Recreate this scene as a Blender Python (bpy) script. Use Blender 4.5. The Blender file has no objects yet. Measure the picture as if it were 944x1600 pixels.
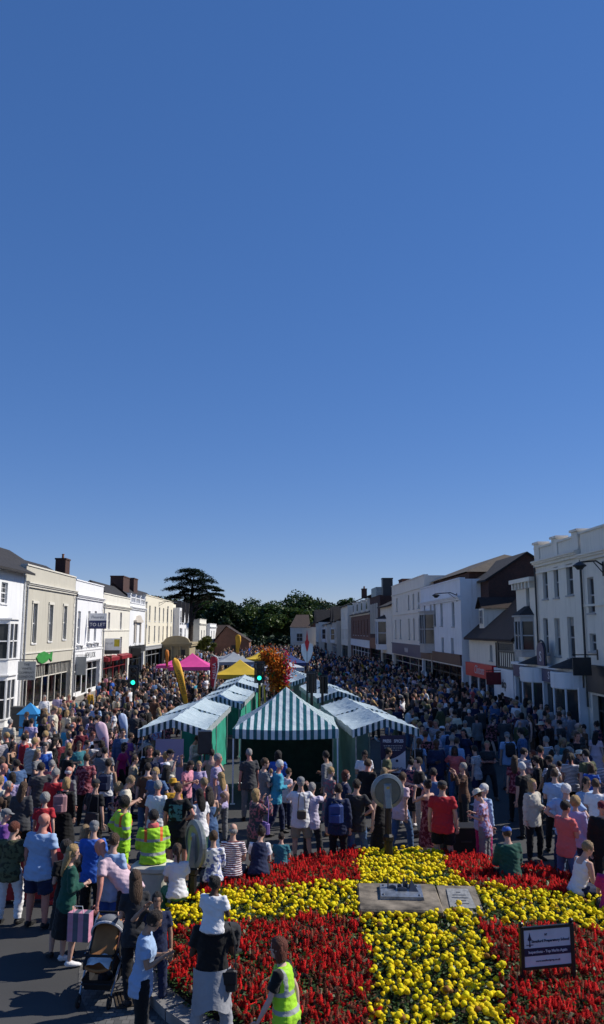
import bpy, math, random
import numpy as np
from mathutils import Vector, Matrix, Euler
R = math.radians
random.seed(7)
RNG = np.random.default_rng(11)
scn = bpy.context.scene
COL = scn.collection

# ------------------------------------------------------------------ camera geometry (street runs along +Y)
F = 1200.0; PITCH = math.atan(184/1200.0); YAW = math.atan(42/math.hypot(184, 1200.0)); EYE = 5.0
def ray(px, py):
    x = (px-472)/F; y = (800-py)/F
    f = (math.sin(YAW)*math.cos(PITCH), math.cos(YAW)*math.cos(PITCH), math.sin(PITCH))
    r = (math.cos(YAW), -math.sin(YAW), 0)
    u = (-math.sin(YAW)*math.sin(PITCH), -math.cos(YAW)*math.sin(PITCH), math.cos(PITCH))
    return tuple(f[i]+x*r[i]+y*u[i] for i in range(3))
def atz(px, py, z=0.0):
    d = ray(px, py); t = (z-EYE)/d[2]; return d[0]*t, d[1]*t
def atx(px, py, X):
    d = ray(px, py); t = X/d[0]; return d[1]*t, EYE+d[2]*t
def aty(px, py, Y):
    d = ray(px, py); t = Y/d[1]; return d[0]*t, EYE+d[2]*t

# ------------------------------------------------------------------ objects
def tag(o, label=None, cat=None, group=None, kind=None):
    if label: o['label'] = label
    if cat: o['category'] = cat
    if group: o['group'] = group
    if kind: o['kind'] = kind
    return o
def empty(name, loc=(0, 0, 0), rz=0.0, label=None, cat=None, group=None):
    o = bpy.data.objects.new(name, None); COL.objects.link(o)
    o.empty_display_size = .1
    o.location = loc; o.rotation_euler = (0, 0, rz)
    return tag(o, label, cat, group)
def link(name, me, parent=None, loc=None, rot=None):
    o = bpy.data.objects.new(name, me); COL.objects.link(o)
    if parent: o.parent = parent
    if loc is not None: o.location = loc
    if rot is not None: o.rotation_euler = rot
    return o
def copy_tree(o, parent=None):
    kids = list(o.children)
    c = o.copy(); COL.objects.link(c)
    if parent: c.parent = parent
    for ch in kids: copy_tree(ch, c)
    return c

class MB:
    """collects shapes, then links them as ONE mesh object"""
    def __init__(s): s.v = []; s.f = []; s.m = []; s.mi = 0; s.M = None
    def add(s, vs, fs, mi=None):
        n = len(s.v)
        if s.M is not None: vs = [tuple(s.M @ Vector(v)) for v in vs]
        s.v += [tuple(v) for v in vs]
        s.f += [tuple(i+n for i in f) for f in fs]
        s.m += [s.mi if mi is None else mi]*len(fs)
        return s
    def quad(s, a, b, c, d, mi=None): return s.add([a, b, c, d], [(0, 1, 2, 3)], mi)
    def box(s, x0, x1, y0, y1, z0, z1, mi=None, bev=0.0):
        if x0 > x1: x0, x1 = x1, x0
        if y0 > y1: y0, y1 = y1, y0
        if z0 > z1: z0, z1 = z1, z0
        if bev <= 0:
            v = [(x, y, z) for z in (z0, z1) for y in (y0, y1) for x in (x0, x1)]
            return s.add(v, [(0, 2, 3, 1), (4, 5, 7, 6), (0, 1, 5, 4), (2, 6, 7, 3), (0, 4, 6, 2), (1, 3, 7, 5)], mi)
        b = bev; v = []; f = []
        def ring(z, i):
            return [(x0+b+i, y0+i, z), (x1-b-i, y0+i, z), (x1-i, y0+b+i, z), (x1-i, y1-b-i, z),
                    (x1-b-i, y1-i, z), (x0+b+i, y1-i, z), (x0+i, y1-b-i, z), (x0+i, y0+b+i, z)]
        rs = [ring(z0, b), ring(z0+b, 0), ring(z1-b, 0), ring(z1, b)]
        for r in rs: v += r
        for k in range(3):
            for i in range(8):
                j = (i+1) % 8; f.append((k*8+i, k*8+j, k*8+8+j, k*8+8+i))
        f.append(tuple(range(7, -1, -1))); f.append(tuple(range(24, 32)))
        return s.add(v, f, mi)
    def tube(s, pts, r, n=8, mi=None, cap=True):
        pts = [Vector(p) for p in pts]
        if not hasattr(r, '__len__'): r = [r]*len(pts)
        v = []; f = []; up = None
        for i, p in enumerate(pts):
            t = (pts[min(i+1, len(pts)-1)]-pts[max(i-1, 0)])
            t = t.normalized() if t.length > 1e-9 else Vector((0, 0, 1))
            if up is None: up = t.orthogonal().normalized()
            up = (up - t*up.dot(t)); up = up.normalized() if up.length > 1e-6 else t.orthogonal().normalized()
            b = t.cross(up)
            for k in range(n):
                a = 2*math.pi*k/n; v.append(tuple(p+(up*math.cos(a)+b*math.sin(a))*r[i]))
        for i in range(len(pts)-1):
            for k in range(n):
                j = (k+1) % n; f.append((i*n+k, i*n+j, i*n+n+j, i*n+n+k))
        if cap:
            f.append(tuple(range(n-1, -1, -1))); f.append(tuple(range((len(pts)-1)*n, len(pts)*n)))
        return s.add(v, f, mi)
    def lathe(s, prof, n=16, mi=None, c=(0, 0, 0), sx=1, sy=1):
        v = []; f = []
        for r, z in prof:
            for k in range(n):
                a = 2*math.pi*k/n; v.append((c[0]+r*math.cos(a)*sx, c[1]+r*math.sin(a)*sy, c[2]+z))
        for i in range(len(prof)-1):
            for k in range(n):
                j = (k+1) % n; f.append((i*n+k, i*n+j, i*n+n+j, i*n+n+k))
        f.append(tuple(range(n-1, -1, -1))); f.append(tuple(range((len(prof)-1)*n, len(prof)*n)))
        return s.add(v, f, mi)
    def prism(s, poly, y0, y1, mi=None):
        """polygon in x,z extruded along y"""
        n = len(poly); v = [(x, y0, z) for x, z in poly]+[(x, y1, z) for x, z in poly]
        f = [tuple(range(n)), tuple(range(2*n-1, n-1, -1))]
        f += [(i+n, (i+1) % n+n, (i+1) % n, i) for i in range(n)]
        return s.add(v, f, mi)
    def ball(s, c, rx, ry=None, rz=None, n=8, m=6, mi=None):
        ry = ry or rx; rz = rz or rx
        v = [(c[0], c[1], c[2]-rz)]; f = []
        for i in range(1, m):
            a = math.pi*i/m-math.pi/2
            for k in range(n):
                b = 2*math.pi*k/n; v.append((c[0]+rx*math.cos(a)*math.cos(b), c[1]+ry*math.cos(a)*math.sin(b), c[2]+rz*math.sin(a)))
        v.append((c[0], c[1], c[2]+rz)); L = len(v)-1
        for k in range(n):
            j = (k+1) % n; f.append((0, 1+j, 1+k)); f.append((L, L-n+k, L-n+j))
        for i in range(m-2):
            for k in range(n):
                j = (k+1) % n; f.append((1+i*n+k, 1+i*n+j, 1+i*n+n+j, 1+i*n+n+k))
        return s.add(v, f, mi)
    def mesh(s, name, mats=None, smooth=False):
        me = bpy.data.meshes.new(name); me.from_pydata(s.v, [], s.f)
        if mats is not None:
            for m in (mats if isinstance(mats, (list, tuple)) else [mats]): me.materials.append(m)
        if any(s.m): me.polygons.foreach_set('material_index', s.m)
        if smooth: me.polygons.foreach_set('use_smooth', [True]*len(s.f))
        me.update(); return me
    def build(s, name, mats, parent=None, loc=None, rot=None, smooth=False):
        return link(name, s.mesh(name, mats, smooth), parent, loc, rot)

def arrays_mesh(name, V, Fs, mats, colors=None, mi=None, smooth=False):
    """V (n,3), Fs (m,k) with constant k; colors per face (m,3) -> corner colours"""
    me = bpy.data.meshes.new(name); m, k = Fs.shape
    me.vertices.add(len(V)); me.vertices.foreach_set('co', np.asarray(V, np.float32).ravel())
    me.loops.add(m*k); me.loops.foreach_set('vertex_index', Fs.astype(np.int32).ravel())
    me.polygons.add(m); me.polygons.foreach_set('loop_start', np.arange(0, m*k, k, dtype=np.int32))
    for mt in (mats if isinstance(mats, (list, tuple)) else [mats]): me.materials.append(mt)
    if mi is not None: me.polygons.foreach_set('material_index', np.asarray(mi, np.int32))
    if smooth: me.polygons.foreach_set('use_smooth', np.ones(m, bool))
    me.update(calc_edges=True)
    if colors is not None:
        at = me.color_attributes.new('Col', 'FLOAT_COLOR', 'CORNER')
        c = np.ones((m, k, 4), np.float32); c[:, :, :3] = np.asarray(colors)[:, None, :]
        at.data.foreach_set('color', c.ravel())
    me.validate()
    return me
def scatter(bv, bf, pos, scl, mats3):
    """copies of base verts at pos with scale and 3x3 rotations -> V,F"""
    n = len(pos); b = np.asarray(bv)
    V = np.einsum('nij,kj->nki', mats3, b)
    V = V*(scl[:, None, None] if scl.ndim == 1 else scl[:, None, :])+pos[:, None, :]
    Fs = (np.asarray(bf)[None]+(np.arange(n)*len(b))[:, None, None]).reshape(-1, len(bf[0]))
    return V.reshape(-1, 3), Fs
def rotmats(n, tilt=0.3):
    a = RNG.uniform(0, 2*np.pi, n); t = RNG.normal(0, tilt, n); p = RNG.uniform(0, 2*np.pi, n)
    ca, sa = np.cos(a), np.sin(a); Z = np.zeros(n); O = np.ones(n)
    Rz = np.stack([ca, -sa, Z, sa, ca, Z, Z, Z, O], -1).reshape(n, 3, 3)
    x, y = np.cos(p), np.sin(p); c, s_ = np.cos(t), np.sin(t); C = 1-c
    Rt = np.stack([c+x*x*C, x*y*C, y*s_, x*y*C, c+y*y*C, -x*s_, -y*s_, x*s_, c], -1).reshape(n, 3, 3)
    return Rt @ Rz

# ------------------------------------------------------------------ materials
def new_mat(name):
    m = bpy.data.materials.new(name); m.use_nodes = True
    nt = m.node_tree; b = nt.nodes['Principled BSDF']
    return m, nt, b
def N(nt, t, **kw):
    n = nt.nodes.new(t)
    for k, v in kw.items():
        if k.startswith('i_'): n.inputs[k[2:].replace('_', ' ')].default_value = v
        else: setattr(n, k, v)
    return n
def mixrgb(nt, fac, a, b, mode='MIX'):
    n = nt.nodes.new('ShaderNodeMix'); n.data_type = 'RGBA'; n.blend_type = mode
    for i, x in ((0, fac), (6, a), (7, b)):
        if isinstance(x, bpy.types.NodeSocket): nt.links.new(x, n.inputs[i])
        elif i == 0: n.inputs[0].default_value = x
        else: n.inputs[i].default_value = (*x[:3], 1)
    return n.outputs[2]
def noise_bump(nt, b, scale, strength, dist=.01, coord='Object', detail=4):
    tc = N(nt, 'ShaderNodeTexCoord'); nz = N(nt, 'ShaderNodeTexNoise'); nz.inputs['Scale'].default_value = scale
    nz.inputs['Detail'].default_value = detail
    nt.links.new(tc.outputs[coord], nz.inputs['Vector'])
    bp = N(nt, 'ShaderNodeBump'); bp.inputs['Strength'].default_value = strength; bp.inputs['Distance'].default_value = dist
    nt.links.new(nz.outputs['Fac'], bp.inputs['Height']); nt.links.new(bp.outputs['Normal'], b.inputs['Normal'])
    return tc, nz
MC = {}
def mat(name, col, rough=.6, metal=0.0, var=.12, scale=6.0, bump=.15, spec=.4, bscale=None):
    """painted / stone / cloth: base colour with blotchy variation and fine bump"""
    if name in MC: return MC[name]
    m, nt, b = new_mat(name)
    b.inputs['Roughness'].default_value = rough; b.inputs['Metallic'].default_value = metal
    b.inputs['Specular IOR Level'].default_value = spec
    tc, nz = noise_bump(nt, b, bscale or scale*6, bump)
    n2 = N(nt, 'ShaderNodeTexNoise'); n2.inputs['Scale'].default_value = scale; n2.inputs['Detail'].default_value = 5
    nt.links.new(tc.outputs['Object'], n2.inputs['Vector'])
    d = tuple(c*(1-var*2.2) for c in col); l = tuple(min(1, c*(1+var*.8)) for c in col)
    cr = N(nt, 'ShaderNodeValToRGB'); cr.color_ramp.elements[0].position = .3; cr.color_ramp.elements[1].position = .68
    cr.color_ramp.elements[0].color = (*d, 1); cr.color_ramp.elements[1].color = (*l, 1)
    nt.links.new(n2.outputs['Fac'], cr.inputs['Fac']); nt.links.new(cr.outputs['Color'], b.inputs['Base Color'])
    MC[name] = m; return m
def render_mat(name, col, grime=(.25, .24, .21)):
    """painted render: streaky dirt running down, uneven paint"""
    if name in MC: return MC[name]
    m, nt, b = new_mat(name); b.inputs['Roughness'].default_value = .85; b.inputs['Specular IOR Level'].default_value = .25
    tc, nz = noise_bump(nt, b, 40, .25, .01)
    mp = N(nt, 'ShaderNodeMapping'); mp.inputs['Scale'].default_value = (2.2, 2.2, .22); nt.links.new(tc.outputs['Object'], mp.inputs['Vector'])
    st = N(nt, 'ShaderNodeTexNoise'); st.inputs['Scale'].default_value = 1.6; st.inputs['Detail'].default_value = 8; st.inputs['Roughness'].default_value = .7
    nt.links.new(mp.outputs['Vector'], st.inputs['Vector'])
    cr = N(nt, 'ShaderNodeValToRGB'); cr.color_ramp.elements[0].position = .52; cr.color_ramp.elements[1].position = .8
    nt.links.new(st.outputs['Fac'], cr.inputs['Fac'])
    bl = N(nt, 'ShaderNodeTexNoise'); bl.inputs['Scale'].default_value = .8; bl.inputs['Detail'].default_value = 6
    nt.links.new(tc.outputs['Object'], bl.inputs['Vector'])
    base = mixrgb(nt, bl.outputs['Fac'], tuple(c*.88 for c in col), tuple(min(1, c*1.07) for c in col))
    g = N(nt, 'ShaderNodeMath', operation='MULTIPLY'); g.inputs[1].default_value = .62; nt.links.new(cr.outputs['Color'], g.inputs[0])
    nt.links.new(mixrgb(nt, g.outputs[0], base, tuple(c*g_ for c, g_ in zip(col, (.5, .48, .44)))), b.inputs['Base Color'])
    MC[name] = m; return m
def brick_mat(name, c1=(.20, .075, .045), c2=(.12, .045, .03), mortar=(.3, .27, .23), scale=6, wide=True):
    if name in MC: return MC[name]
    m, nt, b = new_mat(name); b.inputs['Roughness'].default_value = .9
    tc = N(nt, 'ShaderNodeTexCoord'); sp = N(nt, 'ShaderNodeSeparateXYZ'); cb = N(nt, 'ShaderNodeCombineXYZ')
    nt.links.new(tc.outputs['Object'], sp.inputs[0])
    ad = N(nt, 'ShaderNodeMath', operation='ADD'); nt.links.new(sp.outputs['X'], ad.inputs[0]); nt.links.new(sp.outputs['Y'], ad.inputs[1])
    nt.links.new(ad.outputs[0], cb.inputs['X']); nt.links.new(sp.outputs['Z'], cb.inputs['Y'])
    br = N(nt, 'ShaderNodeTexBrick'); br.inputs['Scale'].default_value = scale
    br.inputs['Color1'].default_value = (*c1, 1); br.inputs['Color2'].default_value = (*c2, 1); br.inputs['Mortar'].default_value = (*mortar, 1)
    br.inputs['Mortar Size'].default_value = .012; br.inputs['Brick Width'].default_value = .62 if wide else .4; br.inputs['Row Height'].default_value = .24
    nt.links.new(cb.outputs[0], br.inputs['Vector'])
    nz = N(nt, 'ShaderNodeTexNoise'); nz.inputs['Scale'].default_value = 1.2; nz.inputs['Detail'].default_value = 6
    nt.links.new(tc.outputs['Object'], nz.inputs['Vector'])
    nt.links.new(mixrgb(nt, .6, br.outputs['Color'], mixrgb(nt, nz.outputs['Fac'], (.4, .4, .4), (1.25, 1.25, 1.25)), 'MULTIPLY'), b.inputs['Base Color'])
    bp = N(nt, 'ShaderNodeBump'); bp.inputs['Strength'].default_value = .4; bp.inputs['Distance'].default_value = .02
    nt.links.new(br.outputs['Fac'], bp.inputs['Height']); bp.invert = True; nt.links.new(bp.outputs['Normal'], b.inputs['Normal'])
    MC[name] = m; return m
def glass_mat():
    if 'glass' in MC: return MC['glass']
    m, nt, b = new_mat('window_glass'); b.inputs['Roughness'].default_value = .09; b.inputs['Specular IOR Level'].default_value = .35
    tc = N(nt, 'ShaderNodeTexCoord'); nz = N(nt, 'ShaderNodeTexNoise'); nz.inputs['Scale'].default_value = 1.3
    nt.links.new(tc.outputs['Object'], nz.inputs['Vector'])
    nt.links.new(mixrgb(nt, nz.outputs['Fac'], (.012, .014, .017), (.06, .065, .07)), b.inputs['Base Color'])
    bp = N(nt, 'ShaderNodeBump'); bp.inputs['Strength'].default_value = .05; nt.links.new(nz.outputs['Fac'], bp.inputs['Height']); nt.links.new(bp.outputs['Normal'], b.inputs['Normal'])
    MC['glass'] = m; return m
def objcol_mat(name, kind='plain', second=(.8, .8, .8), rough=.85, scale=20.0, zs=None):
    """cloth whose colour is the object's own colour, with a woven pattern"""
    if name in MC: return MC[name]
    m, nt, b = new_mat(name); b.inputs['Roughness'].default_value = rough; b.inputs['Specular IOR Level'].default_value = .25
    if hasattr(b.inputs, 'get') and b.inputs.get('Sheen Weight') and kind != 'skin': b.inputs['Sheen Weight'].default_value = .1
    oi = N(nt, 'ShaderNodeObjectInfo'); c = oi.outputs['Color']
    tc = N(nt, 'ShaderNodeTexCoord')
    if kind == 'stripe':
        w = N(nt, 'ShaderNodeTexWave'); w.wave_type = 'BANDS'; w.bands_direction = 'Z'; w.inputs['Scale'].default_value = scale; w.inputs['Distortion'].default_value = .4
        nt.links.new(tc.outputs['Object'], w.inputs['Vector']); cr = N(nt, 'ShaderNodeValToRGB'); cr.color_ramp.interpolation = 'CONSTANT'
        cr.color_ramp.elements[1].position = .5; nt.links.new(w.outputs['Fac'], cr.inputs['Fac']); c = mixrgb(nt, cr.outputs['Color'], c, second)
    elif kind == 'blotch':
        v = N(nt, 'ShaderNodeTexNoise'); v.inputs['Scale'].default_value = scale; v.inputs['Detail'].default_value = 3
        nt.links.new(tc.outputs['Object'], v.inputs['Vector']); cr = N(nt, 'ShaderNodeValToRGB'); cr.color_ramp.elements[0].position = .5; cr.color_ramp.elements[1].position = .56
        nt.links.new(v.outputs['Fac'], cr.inputs['Fac']); c = mixrgb(nt, cr.outputs['Color'], c, second)
    elif kind == 'check':
        for d in ('X', 'Z'):
            w = N(nt, 'ShaderNodeTexWave'); w.bands_direction = d; w.inputs['Scale'].default_value = scale
            nt.links.new(tc.outputs['Object'], w.inputs['Vector']); mm = N(nt, 'ShaderNodeMath', operation='MULTIPLY'); mm.inputs[1].default_value = .5
            nt.links.new(w.outputs['Fac'], mm.inputs[0]); c = mixrgb(nt, mm.outputs[0], c, second)
    elif kind == 'hivis':
        sp = N(nt, 'ShaderNodeSeparateXYZ'); nt.links.new(tc.outputs['Object'], sp.inputs[0])
        for zc in zs:
            su = N(nt, 'ShaderNodeMath', operation='SUBTRACT'); su.inputs[1].default_value = zc; nt.links.new(sp.outputs['Z'], su.inputs[0])
            ab = N(nt, 'ShaderNodeMath', operation='ABSOLUTE'); nt.links.new(su.outputs[0], ab.inputs[0])
            lt = N(nt, 'ShaderNodeMath', operation='LESS_THAN'); lt.inputs[1].default_value = .024; nt.links.new(ab.outputs[0], lt.inputs[0])
            c = mixrgb(nt, lt.outputs[0], c, (.33, .35, .33))
        ab = N(nt, 'ShaderNodeMath', operation='ABSOLUTE'); nt.links.new(sp.outputs['X'], ab.inputs[0])
        su = N(nt, 'ShaderNodeMath', operation='SUBTRACT'); su.inputs[1].default_value = .125; nt.links.new(ab.outputs[0], su.inputs[0])
        a2 = N(nt, 'ShaderNodeMath', operation='ABSOLUTE'); nt.links.new(su.outputs[0], a2.inputs[0])
        lt = N(nt, 'ShaderNodeMath', operation='LESS_THAN'); lt.inputs[1].default_value = .022; nt.links.new(a2.outputs[0], lt.inputs[0])
        gt = N(nt, 'ShaderNodeMath', operation='GREATER_THAN'); gt.inputs[1].default_value = max(zs)-.02; nt.links.new(sp.outputs['Z'], gt.inputs[0])
        mu = N(nt, 'ShaderNodeMath', operation='MULTIPLY'); nt.links.new(lt.outputs[0], mu.inputs[0]); nt.links.new(gt.outputs[0], mu.inputs[1])
        c = mixrgb(nt, mu.outputs[0], c, second)
    nz = N(nt, 'ShaderNodeTexNoise'); nz.inputs['Scale'].default_value = 7 if kind not in ('skin', 'hair') else 18; nz.inputs['Detail'].default_value = 3
    nt.links.new(tc.outputs['Object'], nz.inputs['Vector'])
    if kind == 'hair':
        nz.inputs['Detail'].default_value = 6; mp = N(nt, 'ShaderNodeMapping'); mp.inputs['Scale'].default_value = (5, 5, .7); nt.links.new(tc.outputs['Object'], mp.inputs['Vector']); nt.links.new(mp.outputs['Vector'], nz.inputs['Vector'])
    amt = {'skin': (.82, 1.08), 'hair': (.35, 1.65)}.get(kind, (.86, 1.08))
    c = mixrgb(nt, 1.0, c, mixrgb(nt, nz.outputs['Fac'], (amt[0],)*3, (amt[1],)*3), 'MULTIPLY')
    nt.links.new(c, b.inputs['Base Color'])
    bp = N(nt, 'ShaderNodeBump'); bp.inputs['Strength'].default_value = {'skin': .1, 'hair': 1.0}.get(kind, .9); bp.inputs['Distance'].default_value = .03
    nt.links.new(nz.outputs['Fac'], bp.inputs['Height']); nt.links.new(bp.outputs['Normal'], b.inputs['Normal'])
    MC[name] = m; return m
def attr_mat(name, rough=.6, transl=0.0, spec=.3):
    """colour from the mesh's own face colours (petals, leaves, far clothes)"""
    if name in MC: return MC[name]
    m, nt, b = new_mat(name); b.inputs['Roughness'].default_value = rough; b.inputs['Specular IOR Level'].default_value = spec
    a = N(nt, 'ShaderNodeAttribute'); a.attribute_name = 'Col'
    nt.links.new(a.outputs['Color'], b.inputs['Base Color'])
    if transl > 0:
        t = N(nt, 'ShaderNodeBsdfTranslucent'); nt.links.new(a.outputs['Color'], t.inputs['Color'])
        mx = N(nt, 'ShaderNodeMixShader'); mx.inputs[0].default_value = transl
        nt.links.new(b.outputs[0], mx.inputs[1]); nt.links.new(t.outputs[0], mx.inputs[2])
        nt.links.new(mx.outputs[0], nt.nodes['Material Output'].inputs['Surface'])
    MC[name] = m; return m
def stripe_mat(name, c1=(.55, .62, .64), c2=(.012, .10, .115), period=.22, axis='X', transl=.15):
    """awning canvas, alternating stripes along one object axis"""
    if name in MC: return MC[name]
    m, nt, b = new_mat(name); b.inputs['Roughness'].default_value = .5
    tc = N(nt, 'ShaderNodeTexCoord'); sp = N(nt, 'ShaderNodeSeparateXYZ'); nt.links.new(tc.outputs['Object'], sp.inputs[0])
    dv = N(nt, 'ShaderNodeMath', operation='DIVIDE'); dv.inputs[1].default_value = period; nt.links.new(sp.outputs[axis], dv.inputs[0])
    fr = N(nt, 'ShaderNodeMath', operation='FRACT'); nt.links.new(dv.outputs[0], fr.inputs[0])
    gt = N(nt, 'ShaderNodeMath', operation='GREATER_THAN'); gt.inputs[1].default_value = .5; nt.links.new(fr.outputs[0], gt.inputs[0])
    nz = N(nt, 'ShaderNodeTexNoise'); nz.inputs['Scale'].default_value = 2.5; nz.inputs['Detail'].default_value = 6; nt.links.new(tc.outputs['Object'], nz.inputs['Vector'])
    c = mixrgb(nt, gt.outputs[0], c1, c2)
    c = mixrgb(nt, 1.0, c, mixrgb(nt, nz.outputs['Fac'], (.70,)*3, (1.14,)*3), 'MULTIPLY')
    nt.links.new(c, b.inputs['Base Color'])
    bp = N(nt, 'ShaderNodeBump'); bp.inputs['Strength'].default_value = .9; bp.inputs['Distance'].default_value = .09
    nt.links.new(nz.outputs['Fac'], bp.inputs['Height']); nt.links.new(bp.outputs['Normal'], b.inputs['Normal'])
    t = N(nt, 'ShaderNodeBsdfTranslucent'); nt.links.new(c, t.inputs['Color'])
    mx = N(nt, 'ShaderNodeMixShader'); mx.inputs[0].default_value = transl
    nt.links.new(b.outputs[0], mx.inputs[1]); nt.links.new(t.outputs[0], mx.inputs[2]); nt.links.new(mx.outputs[0], nt.nodes['Material Output'].inputs['Surface'])
    MC[name] = m; return m

WHITE = mat('white_paint', (.78, .78, .77), .5, var=.05)
BLACK = mat('black_paint', (.012, .012, .013), .4, var=.1)
DARK = mat('dark_interior', (.012, .012, .013), .9, var=.1)
GREYM = mat('grey_metal', (.28, .29, .30), .4, .7, var=.06)
SLATE = brick_mat('slate_roof', (.036, .034, .036), (.022, .021, .023), (.012, .012, .012), 3.2)
TILE = brick_mat('clay_tile_roof', (.055, .032, .024), (.035, .022, .018), (.015, .012, .01), 4)
BRICK = brick_mat('red_brick'); BRICKD = brick_mat('dark_brick', (.09, .035, .025), (.05, .022, .018), (.09, .08, .07))
GLASS = glass_mat()

def text_mesh(txt, size, mat_, parent, loc, rot=(R(90), 0, 0), name='lettering', align='CENTER', depth=.004, sx=1.0, bold=0.0, shear=0.0):
    cu = bpy.data.curves.new('lettering', 'FONT'); cu.body = txt; cu.size = size; cu.align_x = align; cu.align_y = 'CENTER'
    cu.extrude = depth; cu.offset = bold; cu.resolution_u = 2; cu.shear = shear
    o = bpy.data.objects.new('lettering_curve', cu); COL.objects.link(o)
    bpy.context.view_layer.update()
    dg = bpy.context.evaluated_depsgraph_get()
    me = bpy.data.meshes.new_from_object(o.evaluated_get(dg)); bpy.data.objects.remove(o); bpy.data.curves.remove(cu)
    me.materials.clear(); me.materials.append(mat_)
    t = link(name, me, parent, loc, rot); t.scale = (sx, 1, 1)
    return t
# ================================================================== people
SKIN = objcol_mat('skin', 'skin', rough=.55); HAIR = objcol_mat('hair_strands', 'hair', rough=.65)
CLOTH = objcol_mat('cloth'); STRIPE = objcol_mat('striped_cloth', 'stripe', (.75, .72, .74), scale=9)
FLORAL = objcol_mat('floral_cloth', 'blotch', (.10, .14, .36), scale=14); CAMO = objcol_mat('mottled_cloth', 'blotch', (.03, .035, .02), scale=13)
CHECK = objcol_mat('checked_cloth', 'check', (.7, .66, .72), scale=10); PRINT = objcol_mat('printed_cloth', 'blotch', (.35, .12, .14), scale=16)
HIVIS = objcol_mat('high_visibility_cloth', 'hivis', (.75, .13, .02), .6, zs=(1.02, 1.25)); HIVISV = objcol_mat('reflective_vest_cloth', 'hivis', (.36, .38, .36), .6, zs=(.98, 1.16)); HIVISS = objcol_mat('high_visibility_cloth_seated', 'hivis', (.75, .13, .02), .6, zs=(.64, .86))
SHOE = objcol_mat('shoe_leather', rough=.5); EYEM = mat('eye_dark', (.02, .015, .012), .8, spec=.1)
PATS = {'plain': CLOTH, 'stripe': STRIPE, 'floral': FLORAL, 'camo': CAMO, 'check': CHECK, 'print': PRINT, 'hivis': HIVIS, 'hivis_seated': HIVISS, 'vest': HIVISV}

def V3(x): return Vector(x)
ARM = {  # (upper, fore) : x is outward
 'down': ((.17, -.04, -1), (.06, .13, -1)), 'back': ((.17, -.38, -1), (.08, -.05, -1)), 'fwd': ((.15, .38, -1), (.05, .6, -1)),
 'bent': ((.16, -.1, -1), (-.32, .85, .15)), 'fold': ((.16, .18, -1), (-.95, .5, .1)), 'hip': ((.62, -.35, -.8), (-.7, .38, -.5)),
 'face': ((.35, .75, -.55), (-.42, .15, 1)), 'point': ((.25, .95, -.25), (.1, 1, .12)), 'push': ((.08, .25, -1), (0, 1, -.25)),
 'lap': ((.14, .3, -1), (-.25, .9, -.25)), 'brow': ((.6, .55, .05), (-.75, .1, .75)), 'up': ((.35, .35, .75), (-.1, .3, 1)), 'hold': ((.2, .15, -1), (-.55, .8, .35)), 'side': ((.5, 0, -.9), (.3, .25, -.9)),
}
LEG = {'st': ((.05, .01, -1), (.03, -.03, -1)), 'rl': ((.13, .16, -1), (.02, -.12, -1)), 'f': ((.03, .42, -1), (0, .05, -1)), 'b': ((.03, -.2, -1), (0, -.52, -1)),
       'sit': ((.16, 1, -.06), (.05, .12, -1)), 'strad': ((.32, .95, -.25), (-.1, .1, -1)), 'w': ((.16, .02, -1), (.08, -.03, -1))}
POSES = {'stand': (3, 'down', 'down', 'st', 'st', 0, 5), 'relax': (2, 'down', 'bent', 'st', 'rl', 18, 8), 'bag': (2, 'bent', 'down', 'rl', 'st', -15, 0),
 'fold': (0, 'fold', 'fold', 'w', 'w', 12, 3), 'hips': (3, 'hip', 'hip', 'w', 'st', -10, 0), 'onehip': (0, 'down', 'hip', 'st', 'rl', 25, 5),
 'walk': (6, 'fwd', 'back', 'b', 'f', 0, 5), 'walkb': (6, 'back', 'bent', 'f', 'b', -12, 8), 'photo': (0, 'face', 'face', 'st', 'w', 0, -5),
 'phone': (4, 'bent', 'hold', 'w', 'st', 5, 30), 'brow': (0, 'down', 'brow', 'st', 'st', 0, 0), 'point': (2, 'down', 'point', 'st', 'w', 20, 0),
 'push': (10, 'push', 'push', 'b', 'f', 0, 8), 'bend': (48, 'side', 'hip', 'w', 'st', 0, 15), 'sit': (8, 'lap', 'lap', 'sit', 'sit', 0, 5),
 'sitfold': (20, 'lap', 'fold', 'sit', 'sit', 20, 12), 'ride': (4, 'lap', 'hold', 'strad', 'strad', 30, 0), 'carry': (-3, 'hold', 'hold', 'st', 'w', 15, 5), 'holdlegs': (0, 'hold', 'hold', 'w', 'w', 0, 0)}

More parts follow.
